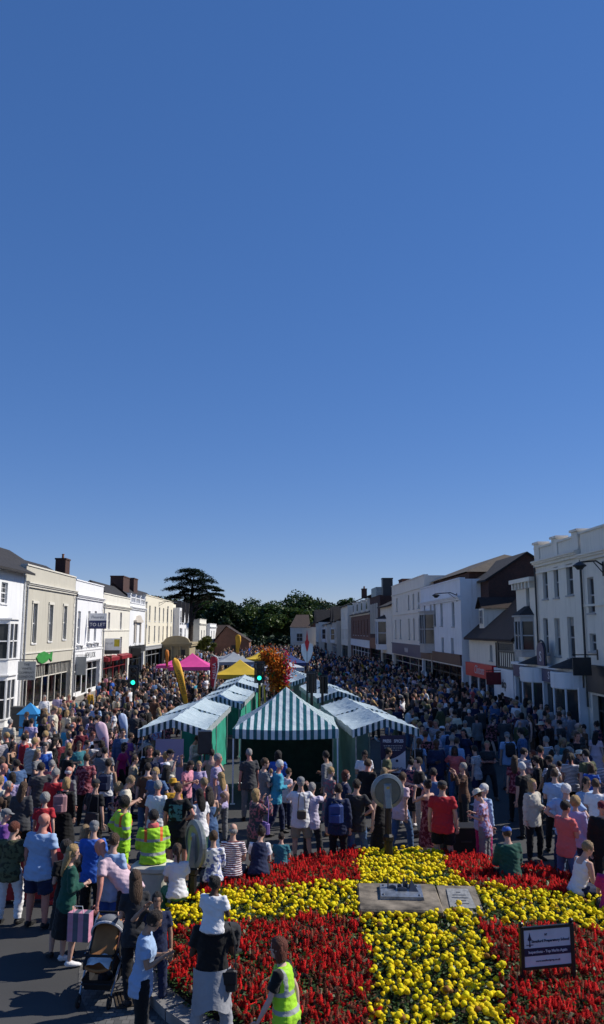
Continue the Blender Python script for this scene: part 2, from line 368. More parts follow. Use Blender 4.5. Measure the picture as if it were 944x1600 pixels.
def skeleton(pose, sex):
    lean, al, ar, ll, lr, hy, hp = POSES[pose]
    f = sex == 'f'; k = {}
    def d(v, s): v = V3((v[0]*s, v[1], v[2])); return v.normalized()
    hw = .095; th, sh = .435, .42
    drops = []
    for n, s in ((ll, -1), (lr, 1)):
        a, b = LEG[n]; drops.append(-(d(a, s)*th+d(b, s)*sh).z)
    hz = max(drops)+.075
    k['hip'] = P = V3((0, 0, hz)); L = R(lean)
    k['t'] = t = V3((0, math.sin(L), math.cos(L))); fw = V3((0, math.cos(L), -math.sin(L))); k['f'] = fw
    def tor(x, y, s): return P+V3((x, 0, 0))+fw*y+t*s
    k['tor'] = tor
    for nm, arm, leg, s in (('l', al, ll, -1), ('r', ar, lr, 1)):
        a, b = ARM[arm]
        rotl = Matrix.Rotation(-L*.35, 3, 'X')
        sw = (.158 if f else .178)
        S = tor(sw*s, -.005, .478); E = S+rotl @ d(a, s)*.285; W = E+rotl @ d(b, s)*.25
        k['arm'+nm] = (S, E, W, (W-E).normalized(), s)
        a, b = LEG[leg]; H = P+V3((hw*s*(1.05 if f else 1), 0, 0)); K = H+d(a, s)*th; A = K+d(b, s)*sh
        k['leg'+nm] = (H, K, A, s)
    nk = tor(0, -.005, .56); k['neck'] = nk
    hr = Euler((R(-lean*.3-hp*.0-hp), 0, R(-hy)), 'XYZ').to_matrix()
    k['headR'] = hr; hd = hr @ V3((0, .02, .155)); k['head'] = nk+hd
    return k

def loft(mb, rings):
    """rings: (centre, xaxis, yaxis, rx, ry)"""
    n = 12; v = []; f = []
    for c, xa, ya, rx, ry in rings:
        for i in range(n):
            a = 2*math.pi*i/n; v.append(tuple(c+xa*(rx*math.cos(a))+ya*(ry*math.sin(a))))
    for i in range(len(rings)-1):
        for q in range(n):
            j = (q+1) % n; f.append((i*n+q, i*n+j, i*n+n+j, i*n+n+q))
    c0 = len(v); v.append(tuple(rings[0][0])); v.append(tuple(rings[-1][0])); L = (len(rings)-1)*n
    for q in range(n):
        j = (q+1) % n; f.append((c0, j, q)); f.append((c0+1, L+q, L+j))
    mb.add(v, f)
X3 = Vector((1, 0, 0))
def limb(mb, pts, rs, ref=V3((0, 1, 0))):
    rg = []
    for i, p in enumerate(pts):
        t = (pts[min(i+1, len(pts)-1)]-pts[max(i-1, 0)]).normalized()
        xa = t.cross(ref)
        if xa.length < .15: xa = t.cross(V3((1, 0, 0)))
        xa.normalize(); ya = xa.cross(t); r = rs[i]; r = r if hasattr(r, '__len__') else (r, r)
        rg.append((p, xa, ya, r[0], r[1]))
    loft(mb, rg)
def lerp(a, b, t): return a+(b-a)*t
TORM = [(-.11, .10, .085, 0), (-.06, .155, .112, -.012), (.0, .168, .122, -.012), (.10, .155, .110, 0), (.2, .150, .105, .004), (.32, .168, .118, .006), (.42, .172, .115, .0), (.485, .150, .088, -.008), (.53, .09, .065, -.008), (.56, .058, .058, -.005)]
TORF = [(-.11, .10, .085, 0), (-.06, .170, .118, -.015), (.0, .178, .126, -.018), (.10, .150, .108, -.004), (.2, .128, .095, .0), (.31, .142, .118, .016), (.40, .148, .112, .010), (.475, .130, .080, -.006), (.53, .075, .055, -.008), (.56, .05, .05, -.005)]
def torso(mb, k, prof, inf=0.0, s0=None, s1=None, flare=0.0):
    rg = []
    for s, rx, ry, yo in prof:
        if s0 is not None and s < .0: continue
        if (s0 is not None and s < s0-1e-6) or (s1 is not None and s > s1+1e-6): continue
        fl = flare*max(0, .25-s)
        rg.append((k['tor'](0, yo, s), X3, k['f'], rx+inf+fl, ry+inf+fl))
    if s0 is not None:   # the hem hangs straight from the hips
        hx, hy = prof[2][1]+inf+flare*.4, prof[2][2]+inf+flare*.4
        for q in (.5, 1.0)[::-1]: rg.insert(0 if q == .5 else 0, (k['tor'](0, -.010, s0*q), X3, k['f'], hx, hy))
        rg[0], rg[1] = (rg[1], rg[0]) if rg[0][0].z > rg[1][0].z else (rg[0], rg[1])
    loft(mb, rg)
def remesh(mb, name, vox, mats, smooth_it=4, fold=0.0, post=None):
    me = bpy.data.meshes.new('tmp'); me.from_pydata(mb.v, [], mb.f)
    o = bpy.data.objects.new('tmp', me); COL.objects.link(o)
    md = o.modifiers.new('r', 'REMESH'); md.mode = 'VOXEL'; md.voxel_size = vox; md.use_smooth_shade = True
    sm = o.modifiers.new('s', 'SMOOTH'); sm.iterations = smooth_it; sm.factor = .5
    bpy.context.view_layer.update()
    out = bpy.data.meshes.new_from_object(o.evaluated_get(bpy.context.evaluated_depsgraph_get()))
    bpy.data.objects.remove(o); bpy.data.meshes.remove(me)
    out.name = name
    if fold:
        n = len(out.vertices); co = np.empty(n*3, np.float32); out.vertices.foreach_get('co', co); co = co.reshape(-1, 3)
        no = np.empty(n*3, np.float32); out.vertices.foreach_get('normal', no); no = no.reshape(-1, 3)
        w = np.sin(co[:, 2]*48+np.sin(co[:, 0]*19)*2.2+co[:, 1]*23)*np.cos(co[:, 0]*31+co[:, 2]*9)+.6*np.sin(co[:, 2]*95+co[:, 0]*40)
        co += no*(w*fold)[:, None]; out.vertices.foreach_set('co', co.ravel())
    if post is not None and post.v:   # small features (fingers, nose, ears) joined into the same mesh
        n = len(out.vertices); co = np.empty(n*3, np.float32); out.vertices.foreach_get('co', co)
        vs = [tuple(c) for c in co.reshape(-1, 3)]+post.v
        fs = [tuple(p.vertices) for p in out.polygons]; nf = len(fs); fs += [tuple(i+n for i in f) for f in post.f]
        bpy.data.meshes.remove(out); out = bpy.data.meshes.new(name); out.from_pydata(vs, [], fs)
        for m_ in mats: out.materials.append(m_)
        out.polygons.foreach_set('material_index', [0]*nf+list(post.m)); out.polygons.foreach_set('use_smooth', [True]*len(fs))
        out.update()
    else:
        out.materials.clear()
        for m_ in mats: out.materials.append(m_)
    return out
def leg_rings(k, nm, inf=0, upto=1.0, flare=0.0, f=False):
    H, K, A, s = k['leg'+nm]
    top = H+V3((-.018*s, 0, .03))
    rt = .092 if f else .088
    pts = [top, lerp(H, K, .2), lerp(H, K, .55), lerp(H, K, .9), lerp(K, A, .08), lerp(K, A, .32), lerp(K, A, .65), lerp(K, A, .95)]
    rs = [rt, rt-.004, .074, .058, .055, .056, .044, .034]
    tt = [0, .1, .27, .45, .54, .66, .82, 1.0]
    P = []; Q = []
    for p, r, q in zip(pts, rs, tt):
        if q > upto+.01: break
        P.append(p); Q.append(r+inf+flare*q)
    return P, Q
_pc = {}
def body_mesh(pose, sex):
    key = (pose, sex)
    if key in _pc: return _pc[key]
    k = skeleton(pose, sex); f = sex == 'f'; mb = MB(); post = MB()
    torso(mb, k, TORF if f else TORM)
    limb(mb, [k['tor'](0, -.008, .52), k['neck'], lerp(k['neck'], k['head'], .55)], [.056 if f else .064, .050 if f else .058, .05])
    hr = k['headR']; hc = k['head']
    prof = [(-.112, .022, .022, .052), (-.098, .045, .045, .036), (-.055, .062, .076, .014), (-.01, .072, .090, 0), (.04, .076, .095, -.006), (.08, .064, .080, -.010), (.105, .038, .05, -.012), (.117, .014, .02, -.012)]
    loft(mb, [(hc+hr @ V3((0, yo, s)), hr @ X3, hr @ V3((0, 1, 0)), rx, ry) for s, rx, ry, yo in prof])
    for nm in 'lr':
        S, E, W, fd, s = k['arm'+nm]; g = .88 if f else 1.0
        limb(mb, [k['tor'](.09*s, -.008, .478), S, lerp(S, E, .3), lerp(S, E, .7), E, lerp(E, W, .3), lerp(E, W, .7), W, W+fd*.02],
             [.05, .056*g, .050*g, .042*g, .040*g, .041*g, .033*g, .026*g, .028*g])
        # palm, four fingers of different lengths, thumb
        bend = V3((-.6*s, .55, 0)); bend = (bend-fd*bend.dot(fd)); bend = bend.normalized() if bend.length > .1 else fd.orthogonal().normalized()
        side = fd.cross(bend).normalized()
        if side.y < -.2 or (abs(side.y) <= .2 and side.z < 0): side = -side
        loft(mb, [(W, side, bend, .026*g, .02), (W+fd*.035, side, bend, .036*g, .017), (W+fd*.075, side, bend, .040*g, .015), (W+fd*.095, side, bend, .036*g, .013)])
        for i, (ln, o) in enumerate(((.068, .031), (.078, .011), (.072, -.010), (.056, -.030))):
            b0 = W+fd*.08+side*o*g; c = .35+.1*i
            p1 = b0+(fd+bend*.1).normalized()*(.02+ln*.35); p2 = p1+(fd+bend*c*1.6).normalized()*ln*.35; p3 = p2+(fd+bend*c*3.2).normalized()*ln*.3
            post.tube([b0, p1, p2, p3], [.0095, .009, .008, .006], 6, mi=0)
        b0 = W+fd*.025+side*.03*g; p1 = b0+(side*.9+fd*.7+bend*.35).normalized()*.035; p2 = p1+(fd+side*.25+bend*.5).normalized()*.032
        post.tube([b0, p1, p2], [.013, .011, .008], 6, mi=0)
        P, Q = leg_rings(k, nm, f=f); limb(mb, P, Q)
        H, K, A, s_ = k['leg'+nm]; lz = A.z-.045
        ft = V3((.12*s_, 1, 0)).normalized()
        limb(mb, [A+V3((0, 0, -.0))-ft*.03, A+ft*.02+V3((0, 0, -.03)), A+ft*.09+V3((0, 0, -.048)), A+ft*.15+V3((0, 0, -.056))], [(.036, .04), (.036, .034), (.04, .022), (.03, .014)], V3((0, 0, 1)))
    # nose, ears, eyes, brows, lips
    def H_(x, y, z): return hc+hr @ V3((x, y, z))
    post.add([tuple(H_(*p)) for p in ((-.014, .080, -.028), (.014, .080, -.028), (0, .112, -.024), (0, .090, .020), (0, .078, -.036))], [(0, 2, 3), (2, 1, 3), (0, 4, 2), (4, 1, 2)], 0)
    for s in (-1, 1):
        e = MB(); e.ball((0, 0, 0), .012, .02, .032, 8, 5); post.add([tuple(H_(v[0]+.076*s, v[1]-.008, v[2]-.012)) for v in e.v], e.f, 0)
        e = MB(); e.ball((0, 0, 0), .012, .006, .006, 8, 4); post.add([tuple(H_(v[0]+.030*s, v[1]+.086, v[2]+.012)) for v in e.v], e.f, 1)
        e = MB(); e.ball((0, 0, 0), .018, .005, .004, 8, 4); post.add([tuple(H_(v[0]+.031*s, v[1]+.088, v[2]+.031)) for v in e.v], e.f, 1)
    e = MB(); e.ball((0, 0, 0), .021, .006, .006, 8, 4); post.add([tuple(H_(v[0], v[1]+.083, v[2]-.058)) for v in e.v], e.f, 2)
    me = remesh(mb, 'person', .0165, [SKIN, EYEM, LIP], 3, 0, post)
    _pc[key] = (me, k); return _pc[key]
LIP = mat('lips', (.35, .12, .10), .5)
def garment(pose, sex, kind):
    """tee, long, tank, jacket, vest, dress / trousers, shorts, skirt, long_skirt, crop"""
    key = (pose, sex, kind)
    if key in _pc: return _pc[key]
    k = skeleton(pose, sex); f = sex == 'f'; mb = MB(); pr = TORF if f else TORM
    def sleeves(frac, inf, fl=0.0):
        for nm in 'lr':
            S, E, W, fd, s = k['arm'+nm]; pts = [k['tor'](.07*s, -.008, .465), S+V3((0, 0, -.004)), lerp(S, E, .3)]; rs = [.062, .058+inf, .050+inf]
            if frac <= .5: pts.append(lerp(S, E, .62)); rs.append(.047+inf+fl)
            elif frac <= .75: pts += [lerp(S, E, .7), E, lerp(E, W, .35)]; rs += [.043+inf, .042+inf, .042+inf]
            else: pts += [lerp(S, E, .7), E, lerp(E, W, .4), lerp(E, W, .97)]; rs += [.043+inf, .042+inf, .039+inf, .029+inf*.9]
            limb(mb, pts, rs)
    if kind in ('tee', 'long', 'mid', 'jacket', 'tank', 'vest', 'dress', 'sundress'):
        inf = {'jacket': .042, 'vest': .034, 'tank': .012, 'dress': .016, 'sundress': .012}.get(kind, .024 if not f else .017)
        s1 = {'tank': .47, 'sundress': .42, 'vest': .53}.get(kind, .54)
        s0 = -.17 if kind in ('tee', 'long', 'jacket', 'mid') and pose not in ('sit', 'sitfold', 'ride') else -.06
        if kind in ('dress', 'sundress'): s0 = -.06
        torso(mb, k, pr, inf, s0, s1, .05 if kind == 'tee' and not f else .03)
        if kind == 'tee': sleeves(.5, .017, .012)
        if kind in ('dress',): sleeves(.5, .012, .01)
        if kind == 'mid': sleeves(.7, .018)
        if kind == 'long': sleeves(1, .016)
        if kind == 'jacket': sleeves(1, .034)
        if kind in ('tank', 'vest'):
            for s in (-1, 1): limb(mb, [k['tor'](.085*s, .03, .38), k['tor'](.10*s, .004, .485), k['tor'](.10*s, -.012, .50), k['tor'](.085*s, -.04, .40)], [.075, .062, .062, .06])
    if kind in ('trousers', 'shorts', 'crop'):
        rg = [(k['tor'](0, yo, s), X3, k['f'], rx+.012, ry+.012) for s, rx, ry, yo in pr if s <= .1]
        loft(mb, rg)
        for nm in 'lr':
            P, Q = leg_rings(k, nm, .018 if kind != 'shorts' else .014, {'trousers': 1.0, 'shorts': .45, 'crop': .82}[kind], {'trousers': .008, 'shorts': .07, 'crop': .01}[kind], f)
            limb(mb, P, Q)
    if kind in ('skirt', 'long_skirt', 'dress', 'sundress'):
        P = k['hip']; lg = {'skirt': .5, 'long_skirt': .80, 'dress': .52, 'sundress': .62}[kind]
        if pose in ('sit', 'sitfold', 'ride'):
            for nm in 'lr': Pp, Q = leg_rings(k, nm, .03, .5, .03, f); limb(mb, Pp, Q)
            limb(mb, [P+V3((0, -.02, 0)), P+V3((0, .2, 0)), P+V3((0, .42, -.02))], [(.2, .11), (.2, .09), (.18, .07)], V3((0, 0, 1)))
        else:
            w = .02 if kind != 'long_skirt' else .05
            loft(mb, [(P+V3((0, -.005, .12)), X3, V3((0, 1, 0)), .15, .115), (P+V3((0, -.012, 0)), X3, V3((0, 1, 0)), .19, .145), (P+V3((0, 0, -lg*.5)), X3, V3((0, 1, 0)), .205+w, .165+w*1.5), (P+V3((0, 0, -lg)), X3, V3((0, 1, 0)), .225+w*1.6, .19+w*2)])
    me = remesh(mb, kind, .020, [CLOTH], 3, .005)
    _pc[key] = me; return me
def shoe_mesh(pose, sex, nm):
    key = (pose, sex, 'shoe'+nm)
    if key in _pc: return _pc[key]
    k = skeleton(pose, sex); mb = MB(); H, K, A, s = k['leg'+nm]; ft = V3((.12*s, 1, 0)).normalized(); dz = lambda z: V3((0, 0, z))
    limb(mb, [A-ft*.055+dz(-.035), A-ft*.03+dz(-.015), A+ft*.02+dz(-.02), A+ft*.09+dz(-.04), A+ft*.15+dz(-.05), A+ft*.185+dz(-.058)],
         [(.026, .026), (.042, .05), (.042, .05), (.048, .034), (.043, .025), (.02, .014)], V3((0, 0, 1)))
    me = mb.mesh('shoe', [SHOE], True); _pc[key] = me; return me
def hair_mesh(style):
    if ('hair', style) in _pc: return _pc[('hair', style)]
    mb = MB(); n, m = 16, 12
    def shell(rx, ry, rz, cy, cz, cut, jit=0.0):
        v = []; f = []; keep = {}
        for i in range(m+1):
            a = math.pi*i/m-math.pi/2
            for q in range(n):
                b = 2*math.pi*q/n; j = 1+jit*math.sin(7*b+5*a)*math.cos(4*a+3*b)
                v.append((rx*math.cos(a)*math.cos(b)*j, cy+ry*math.cos(a)*math.sin(b)*j, cz+rz*math.sin(a)*j))
        for i in range(m):
            for q in range(n):
                j = (q+1) % n; fc = (i*n+q, i*n+j, i*n+n+j, i*n+n+q); c = [sum(v[t][d] for t in fc)/4 for d in range(3)]
                if not cut(c): f.append(fc)
        mb.add(v, f)
    face = lambda lo, fr: (lambda c: (c[1] > fr and c[2] < .062) or c[2] < lo or (c[1] > -.01 and c[2] < -.0 and abs(c[0]) > .05 and lo > -.06))
    if style == 'short': shell(.087, .104, .104, -.012, .022, face(-.055, .045), .02)
    elif style == 'crop': shell(.082, .098, .100, -.012, .022, face(-.05, .048))
    elif style == 'fringe': shell(.086, .102, .075, -.018, -.01, lambda c: c[2] > .03 or c[2] < -.055 or c[1] > -.01)
    elif style == 'curly': shell(.108, .122, .118, -.016, .018, face(-.08, .055), .09)
    elif style in ('bob', 'long', 'pony', 'bun'):
        shell(.090, .107, .108, -.012, .020, lambda c: (c[1] > .045 and c[2] < .062) or c[2] < -.075, .02)
        if style == 'bob': loft(mb, [(V3((0, -.025, z)), X3, V3((0, 1, 0)), rx, ry) for z, rx, ry in ((.04, .085, .082), (-.04, .094, .078), (-.10, .098, .070), (-.145, .088, .055))])
        if style == 'long': loft(mb, [(V3((0, y, z)), X3, V3((0, 1, 0)), rx, ry) for z, y, rx, ry in ((.04, -.03, .085, .08), (-.06, -.045, .095, .068), (-.16, -.075, .105, .052), (-.27, -.095, .09, .038), (-.36, -.10, .05, .02))])
        if style == 'pony': mb.tube([(0, -.10, .05), (0, -.15, .045), (0, -.165, -.03), (0, -.15, -.13), (0, -.14, -.2)], [.018, .03, .036, .03, .008], 8)
        if style == 'bun': mb.ball((0, -.075, .11), .045, .045, .04, 10, 7)
    elif style in ('cap', 'flatcap'):
        shell(.086, .102, .072, -.008, .05, lambda c: c[2] < .02)
        mb.add([(-.07, .07, .035), (-.055, .135, .025), (0, .16, .028), (.055, .135, .025), (.07, .07, .035), (-.065, .075, .045), (-.05, .135, .033), (0, .162, .036), (.05, .135, .033), (.065, .075, .045)],
               [(0, 1, 2, 3, 4), (9, 8, 7, 6, 5), (0, 5, 6, 1), (1, 6, 7, 2), (2, 7, 8, 3), (3, 8, 9, 4)])
    elif style in ('sunhat', 'strawhat'):
        mb.lathe([(.16, .03), (.165, .036), (.09, .045), (.088, .09), (.075, .125), (.03, .137)], 16, c=(0, -.01, 0), sy=1.12)
    if 'hat' not in style and 'cap' not in style:   # loose, uneven strands
        rj = random.Random(len(style)*7); seen_ = {}
        for i, v_ in enumerate(mb.v):
            kx = tuple(round(q, 4) for q in v_); j = seen_.setdefault(kx, (rj.uniform(-.009, .011), rj.uniform(-.006, .006))); mb.v[i] = (v_[0]*(1+j[0]*5), v_[1]*(1+j[0]*5)-abs(j[1])*.5, v_[2]+j[1]*1.6)
    me = mb.mesh('hair', [HAIR], True); _pc[('hair', style)] = me; return me

COLS = {'silver': (.32, .33, .36), 'black': (.008, .008, .009), 'navy': (.012, .02, .06), 'white': (.72, .72, .74), 'grey': (.16, .165, .175), 'dark grey': (.05, .052, .058), 'red': (.42, .02, .03), 'maroon': (.13, .012, .025),
 'pale blue': (.30, .42, .62), 'blue': (.03, .11, .45), 'royal blue': (.01, .09, .55), 'denim blue': (.06, .12, .25), 'beige': (.45, .38, .27), 'cream': (.62, .57, .45), 'khaki': (.30, .25, .17), 'olive': (.09, .10, .05),
 'dark green': (.01, .07, .05), 'green': (.05, .22, .10), 'turquoise': (.05, .32, .45), 'pink': (.62, .25, .33), 'pale pink': (.62, .45, .50), 'purple': (.14, .05, .24), 'lilac': (.42, .36, .56), 'magenta': (.40, .015, .13),
 'yellow': (.65, .50, .06), 'mustard': (.50, .27, .02), 'orange': (.6, .16, .03), 'brown': (.12, .06, .035), 'tan': (.36, .22, .13), 'charcoal': (.025, .026, .03), 'coral': (.60, .12, .12), 'lime': (.37, .70, .025), 'teal': (.03, .16, .2), 'stone': (.5, .46, .38)}
HCOL = {'black': (.01, .008, .007), 'dark': (.022, .014, .01), 'brown': (.07, .038, .02), 'auburn': (.12, .03, .015), 'blond': (.40, .26, .11), 'fair': (.28, .19, .10), 'grey': (.28, .27, .26), 'white': (.62, .61, .60)}
SKINS = {'l': (.55, .33, .25), 'p': (.60, .40, .33), 't': (.40, .23, .15), 'd': (.10, .05, .032), 'r': (.55, .24, .18)}
NPEOPLE = 0
def person(x, y, face, pose='stand', sex='m', h=1.74, top=('tee', 'navy'), bot=('trousers', 'black'), hair=('short', 'brown'), skin='l', shoe='black', label=None, group=None, z=0.0, w=1.0, pat='plain', bpat='plain', detail=True):
    """face: compass heading in degrees, 0 looks away along the street, 90 towards +x"""
    global NPEOPLE; NPEOPLE += 1
    bm, k = body_mesh(pose, sex)
    o = link('person', bm); o.location = (x, y, z); o.rotation_euler = (0, 0, R(-face)); s = h/1.74
    o.scale = (s*w, s*w, s); o.color = (*SKINS[skin], 1)
    tag(o, label, 'person', group)
    def part(nm, me, col, m=None, loc=None, rot=None):
        p = link(nm, me, o)
        if loc is not None: p.matrix_local = Matrix.Translation(loc) @ rot.to_4x4()
        p.color = (*col, 1)
        if m is not None and m is not me.materials[0]: p.material_slots[0].link = 'OBJECT'; p.material_slots[0].material = m
        return p
    st, hc = hair
    names = {'cap': 'cap', 'flatcap': 'cap', 'sunhat': 'sun_hat', 'strawhat': 'straw_hat'}
    if st != 'bald':
        if st in names:
            part('hair', hair_mesh('crop'), HCOL['grey' if hc == 'grey' else 'brown'], None, k['head'], k['headR'])
            part(names[st], hair_mesh(st), COLS.get(hc, (.4, .3, .15)), CLOTH, k['head'], k['headR'])
        else: part('hair', hair_mesh(st), HCOL[hc], None, k['head'], k['headR'])
    nice = {'tee': 't_shirt', 'long': 'long_sleeved_top', 'mid': 'blouse', 'jacket': 'jacket', 'tank': 'sleeveless_top', 'vest': 'waistcoat', 'dress': 'dress', 'sundress': 'sundress', 'crop': 'cropped_trousers'}
    if isinstance(top[0], str): tops = [top]
    else: tops = list(top)
    for i, t in enumerate(tops):
        part(nice.get(t[0], t[0]), garment(pose, sex, t[0]), COLS[t[1]], PATS[t[2] if len(t) > 2 else pat])
    if bot: part(nice.get(bot[0], bot[0]), garment(pose, sex, bot[0]), COLS[bot[1]], PATS[bpat])
    if detail:
        for nm in 'lr': part('shoe', shoe_mesh(pose, sex, nm), COLS[shoe])
    return o
def person_at(px, py, face, pose='stand', h=1.74, z=0.0, **kw):
    """px,py: where the photograph shows the top of the head"""
    k = skeleton(pose, kw.get('sex', 'm')); top = k['head']+k['headR'] @ V3((0, 0, .125))
    s = h/1.74; a = R(-face)
    x, y = atz(px, py, z+top.z*s)
    x -= (math.cos(a)*top.x-math.sin(a)*top.y)*s; y -= (math.sin(a)*top.x+math.cos(a)*top.y)*s
    return person(x, y, face, pose, h=h, z=z, **kw)
# ================================================================== ground
def asphalt_mat(name, col, spots=.5):
    m, nt, b = new_mat(name); b.inputs['Roughness'].default_value = .88; b.inputs['Specular IOR Level'].default_value = .3
    tc = N(nt, 'ShaderNodeTexCoord')
    n1 = N(nt, 'ShaderNodeTexNoise'); n1.inputs['Scale'].default_value = .35; n1.inputs['Detail'].default_value = 8; nt.links.new(tc.outputs['Object'], n1.inputs['Vector'])
    n2 = N(nt, 'ShaderNodeTexNoise'); n2.inputs['Scale'].default_value = 90; n2.inputs['Detail'].default_value = 3; nt.links.new(tc.outputs['Object'], n2.inputs['Vector'])
    v = N(nt, 'ShaderNodeTexVoronoi'); v.inputs['Scale'].default_value = 2.2; nt.links.new(tc.outputs['Object'], v.inputs['Vector'])
    cr = N(nt, 'ShaderNodeValToRGB'); cr.color_ramp.elements[0].position = .03; cr.color_ramp.elements[1].position = .05; nt.links.new(v.outputs['Distance'], cr.inputs['Fac'])
    c = mixrgb(nt, n1.outputs['Fac'], tuple(x*.45 for x in col), tuple(x*1.5 for x in col))
    c = mixrgb(nt, 1.0, c, mixrgb(nt, n2.outputs['Fac'], (.6,)*3, (1.4,)*3), 'MULTIPLY')
    c = mixrgb(nt, cr.outputs['Color'], tuple(x*.45 for x in col), c)
    nt.links.new(c, b.inputs['Base Color'])
    bp = N(nt, 'ShaderNodeBump'); bp.inputs['Strength'].default_value = .4; bp.inputs['Distance'].default_value = .01
    nt.links.new(n2.outputs['Fac'], bp.inputs['Height']); nt.links.new(bp.outputs['Normal'], b.inputs['Normal'])
    return m
def paving_mat(name, c1, c2, mortar, scale, w=.5, h=.5):
    m, nt, b = new_mat(name); b.inputs['Roughness'].default_value = .85
    tc = N(nt, 'ShaderNodeTexCoord'); br = N(nt, 'ShaderNodeTexBrick'); br.inputs['Scale'].default_value = scale
    br.inputs['Color1'].default_value = (*c1, 1); br.inputs['Color2'].default_value = (*c2, 1); br.inputs['Mortar'].default_value = (*mortar, 1)
    br.inputs['Mortar Size'].default_value = .02; br.inputs['Brick Width'].default_value = w; br.inputs['Row Height'].default_value = h
    nt.links.new(tc.outputs['Object'], br.inputs['Vector'])
    nz = N(nt, 'ShaderNodeTexNoise'); nz.inputs['Scale'].default_value = 1.5; nz.inputs['Detail'].default_value = 8; nt.links.new(tc.outputs['Object'], nz.inputs['Vector'])
    nt.links.new(mixrgb(nt, 1.0, br.outputs['Color'], mixrgb(nt, nz.outputs['Fac'], (.7,)*3, (1.25,)*3), 'MULTIPLY'), b.inputs['Base Color'])
    bp = N(nt, 'ShaderNodeBump'); bp.invert = True; bp.inputs['Strength'].default_value = .5; bp.inputs['Distance'].default_value = .01
    nt.links.new(br.outputs['Fac'], bp.inputs['Height']); nt.links.new(bp.outputs['Normal'], b.inputs['Normal'])
    return m
XL, XR = -14.4, 12.4
ASPH = asphalt_mat('asphalt', (.062, .062, .062)); GRASSM = mat('rough_grass', (.05, .075, .025), .95, var=.3, scale=.3)
PAVE = paving_mat('paving_slabs', (.26, .23, .19), (.22, .20, .17), (.12, .11, .10), 1.1, .6, .6); KERB = mat('granite_kerb', (.24, .23, .22), .8, var=.18, scale=3)
mb = MB(); mb.quad((-900, -300, -.02), (900, -300, -.02), (900, 1600, -.02), (-900, 1600, -.02)); tag(mb.build('ground', GRASSM), kind='structure')
mb = MB(); mb.quad((-60, -30, 0), (60, -30, 0), (60, 24, 0), (-60, 24, 0)); mb.quad((-10, 24, 0), (9, 24, 0), (9, 210, 0), (-10, 210, 0)); mb.quad((-60, 24, 0), (-10, 24, 0), (-10, 30, 0), (-60, 30, 0))
tag(mb.build('road', ASPH), kind='structure')
for nm, x0, x1, kx in (('pavement_sunny_side', -16.5, -10.15, -10.15), ('pavement_shaded_side', 9.15, 15, 9.0)):
    mb = MB(); mb.box(x0, x1, 26.5, 200, -.01, .12); tag(mb.build(nm, PAVE), kind='structure')
    mb = MB()
    for i in range(110): mb.box(kx, kx+.15, 26.5+i*.915, 26.5+i*.915+.9, -.01, .135, bev=.012)
    tag(mb.build('kerb', KERB), kind='structure')
# painted markings
PAINT = mat('road_paint', (.55, .55, .52), .7, var=.25, scale=12)
mb = MB()
for i in range(18): mb.quad((-5.6, 24+i*6, .004), (-5.48, 24+i*6, .004), (-5.48, 27+i*6, .004), (-5.6, 27+i*6, .004))
for i in range(8): mb.quad((4.6+i*.01, 20.8+i*3, .004), (4.72+i*.01, 20.8+i*3, .004), (4.72+i*.01, 22.6+i*3, .004), (4.6+i*.01, 22.6+i*3, .004))
tag(mb.build('road_markings', PAINT), kind='structure')

# ================================================================== flower bed
BC = (2.3, 13.25); BA, BB = 4.25, 4.05; BROT = R(-4.8)
def bed_rt(x, y):
    dx, dy = x-BC[0], y-BC[1]; c, s = math.cos(-BROT), math.sin(-BROT)
    u, v = dx*c-dy*s, dx*s+dy*c
    return u, v, np.sqrt((u/BA)**2+(v/BB)**2)
def bed_z(r): return .13+.36*(1-np.clip(r, 0, 1)**2)
def bed_w(u, v):
    c, s = math.cos(BROT), math.sin(BROT); return BC[0]+u*c-v*s, BC[1]+u*s+v*c
SOIL = mat('soil', (.035, .024, .016), .95, var=.3, scale=9, bump=.8)
v = []; f = []; n = 64; K = 10
for i in range(K+1):
    for q in range(n):
        r = i/K*.985; a = 2*math.pi*q/n; x, y = bed_w(BA*r*math.cos(a), BB*r*math.sin(a)); v.append((x, y, float(bed_z(r))))
for i in range(K):
    for q in range(n): j = (q+1) % n; f.append((i*n+q, i*n+j, i*n+n+j, i*n+n+q))
mb = MB(); mb.add(v, f); tag(mb.build('soil_mound', SOIL, smooth=True), kind='structure')
mb = MB()
for q in range(46):
    a0, a1 = 2*math.pi*(q+.03)/46, 2*math.pi*(q+.97)/46; P = []
    for a in (a0, a1):
        for k_ in (.985, 1.055):
            x, y = bed_w(BA*k_*math.cos(a), BB*k_*math.sin(a)); P.append((x, y))
    (p, q_, r_, s_) = P; vv = [(*p, -.01), (*q_, -.01), (*s_, -.01), (*r_, -.01), (*p, .16), (*q_, .14), (*s_, .14), (*r_, .16)]
    mb.add(vv, [(3, 2, 1, 0), (4, 5, 6, 7), (0, 1, 5, 4), (1, 2, 6, 5), (2, 3, 7, 6), (3, 0, 4, 7)])
tag(mb.build('bed_kerb', KERB), 'ring of worn pale stone kerb blocks edging the round flower bed', 'kerb', kind='structure')
# ring of granite setts round the kerb
SETT = paving_mat('granite_setts', (.13, .125, .12), (.07, .07, .07), (.03, .03, .03), 5, .5, .5)
mb = MB(); v = []; f = []
for q in range(72):
    a = 2*math.pi*q/72
    for k_ in (1.05, 1.24): x, y = bed_w(BA*k_*math.cos(a), BB*k_*math.sin(a)); v.append((x, y, .006))
mb.add(v, [(2*q, 2*q+1, (2*q+3) % 144, (2*q+2) % 144) for q in range(72)]); tag(mb.build('sett_path', SETT), kind='structure')

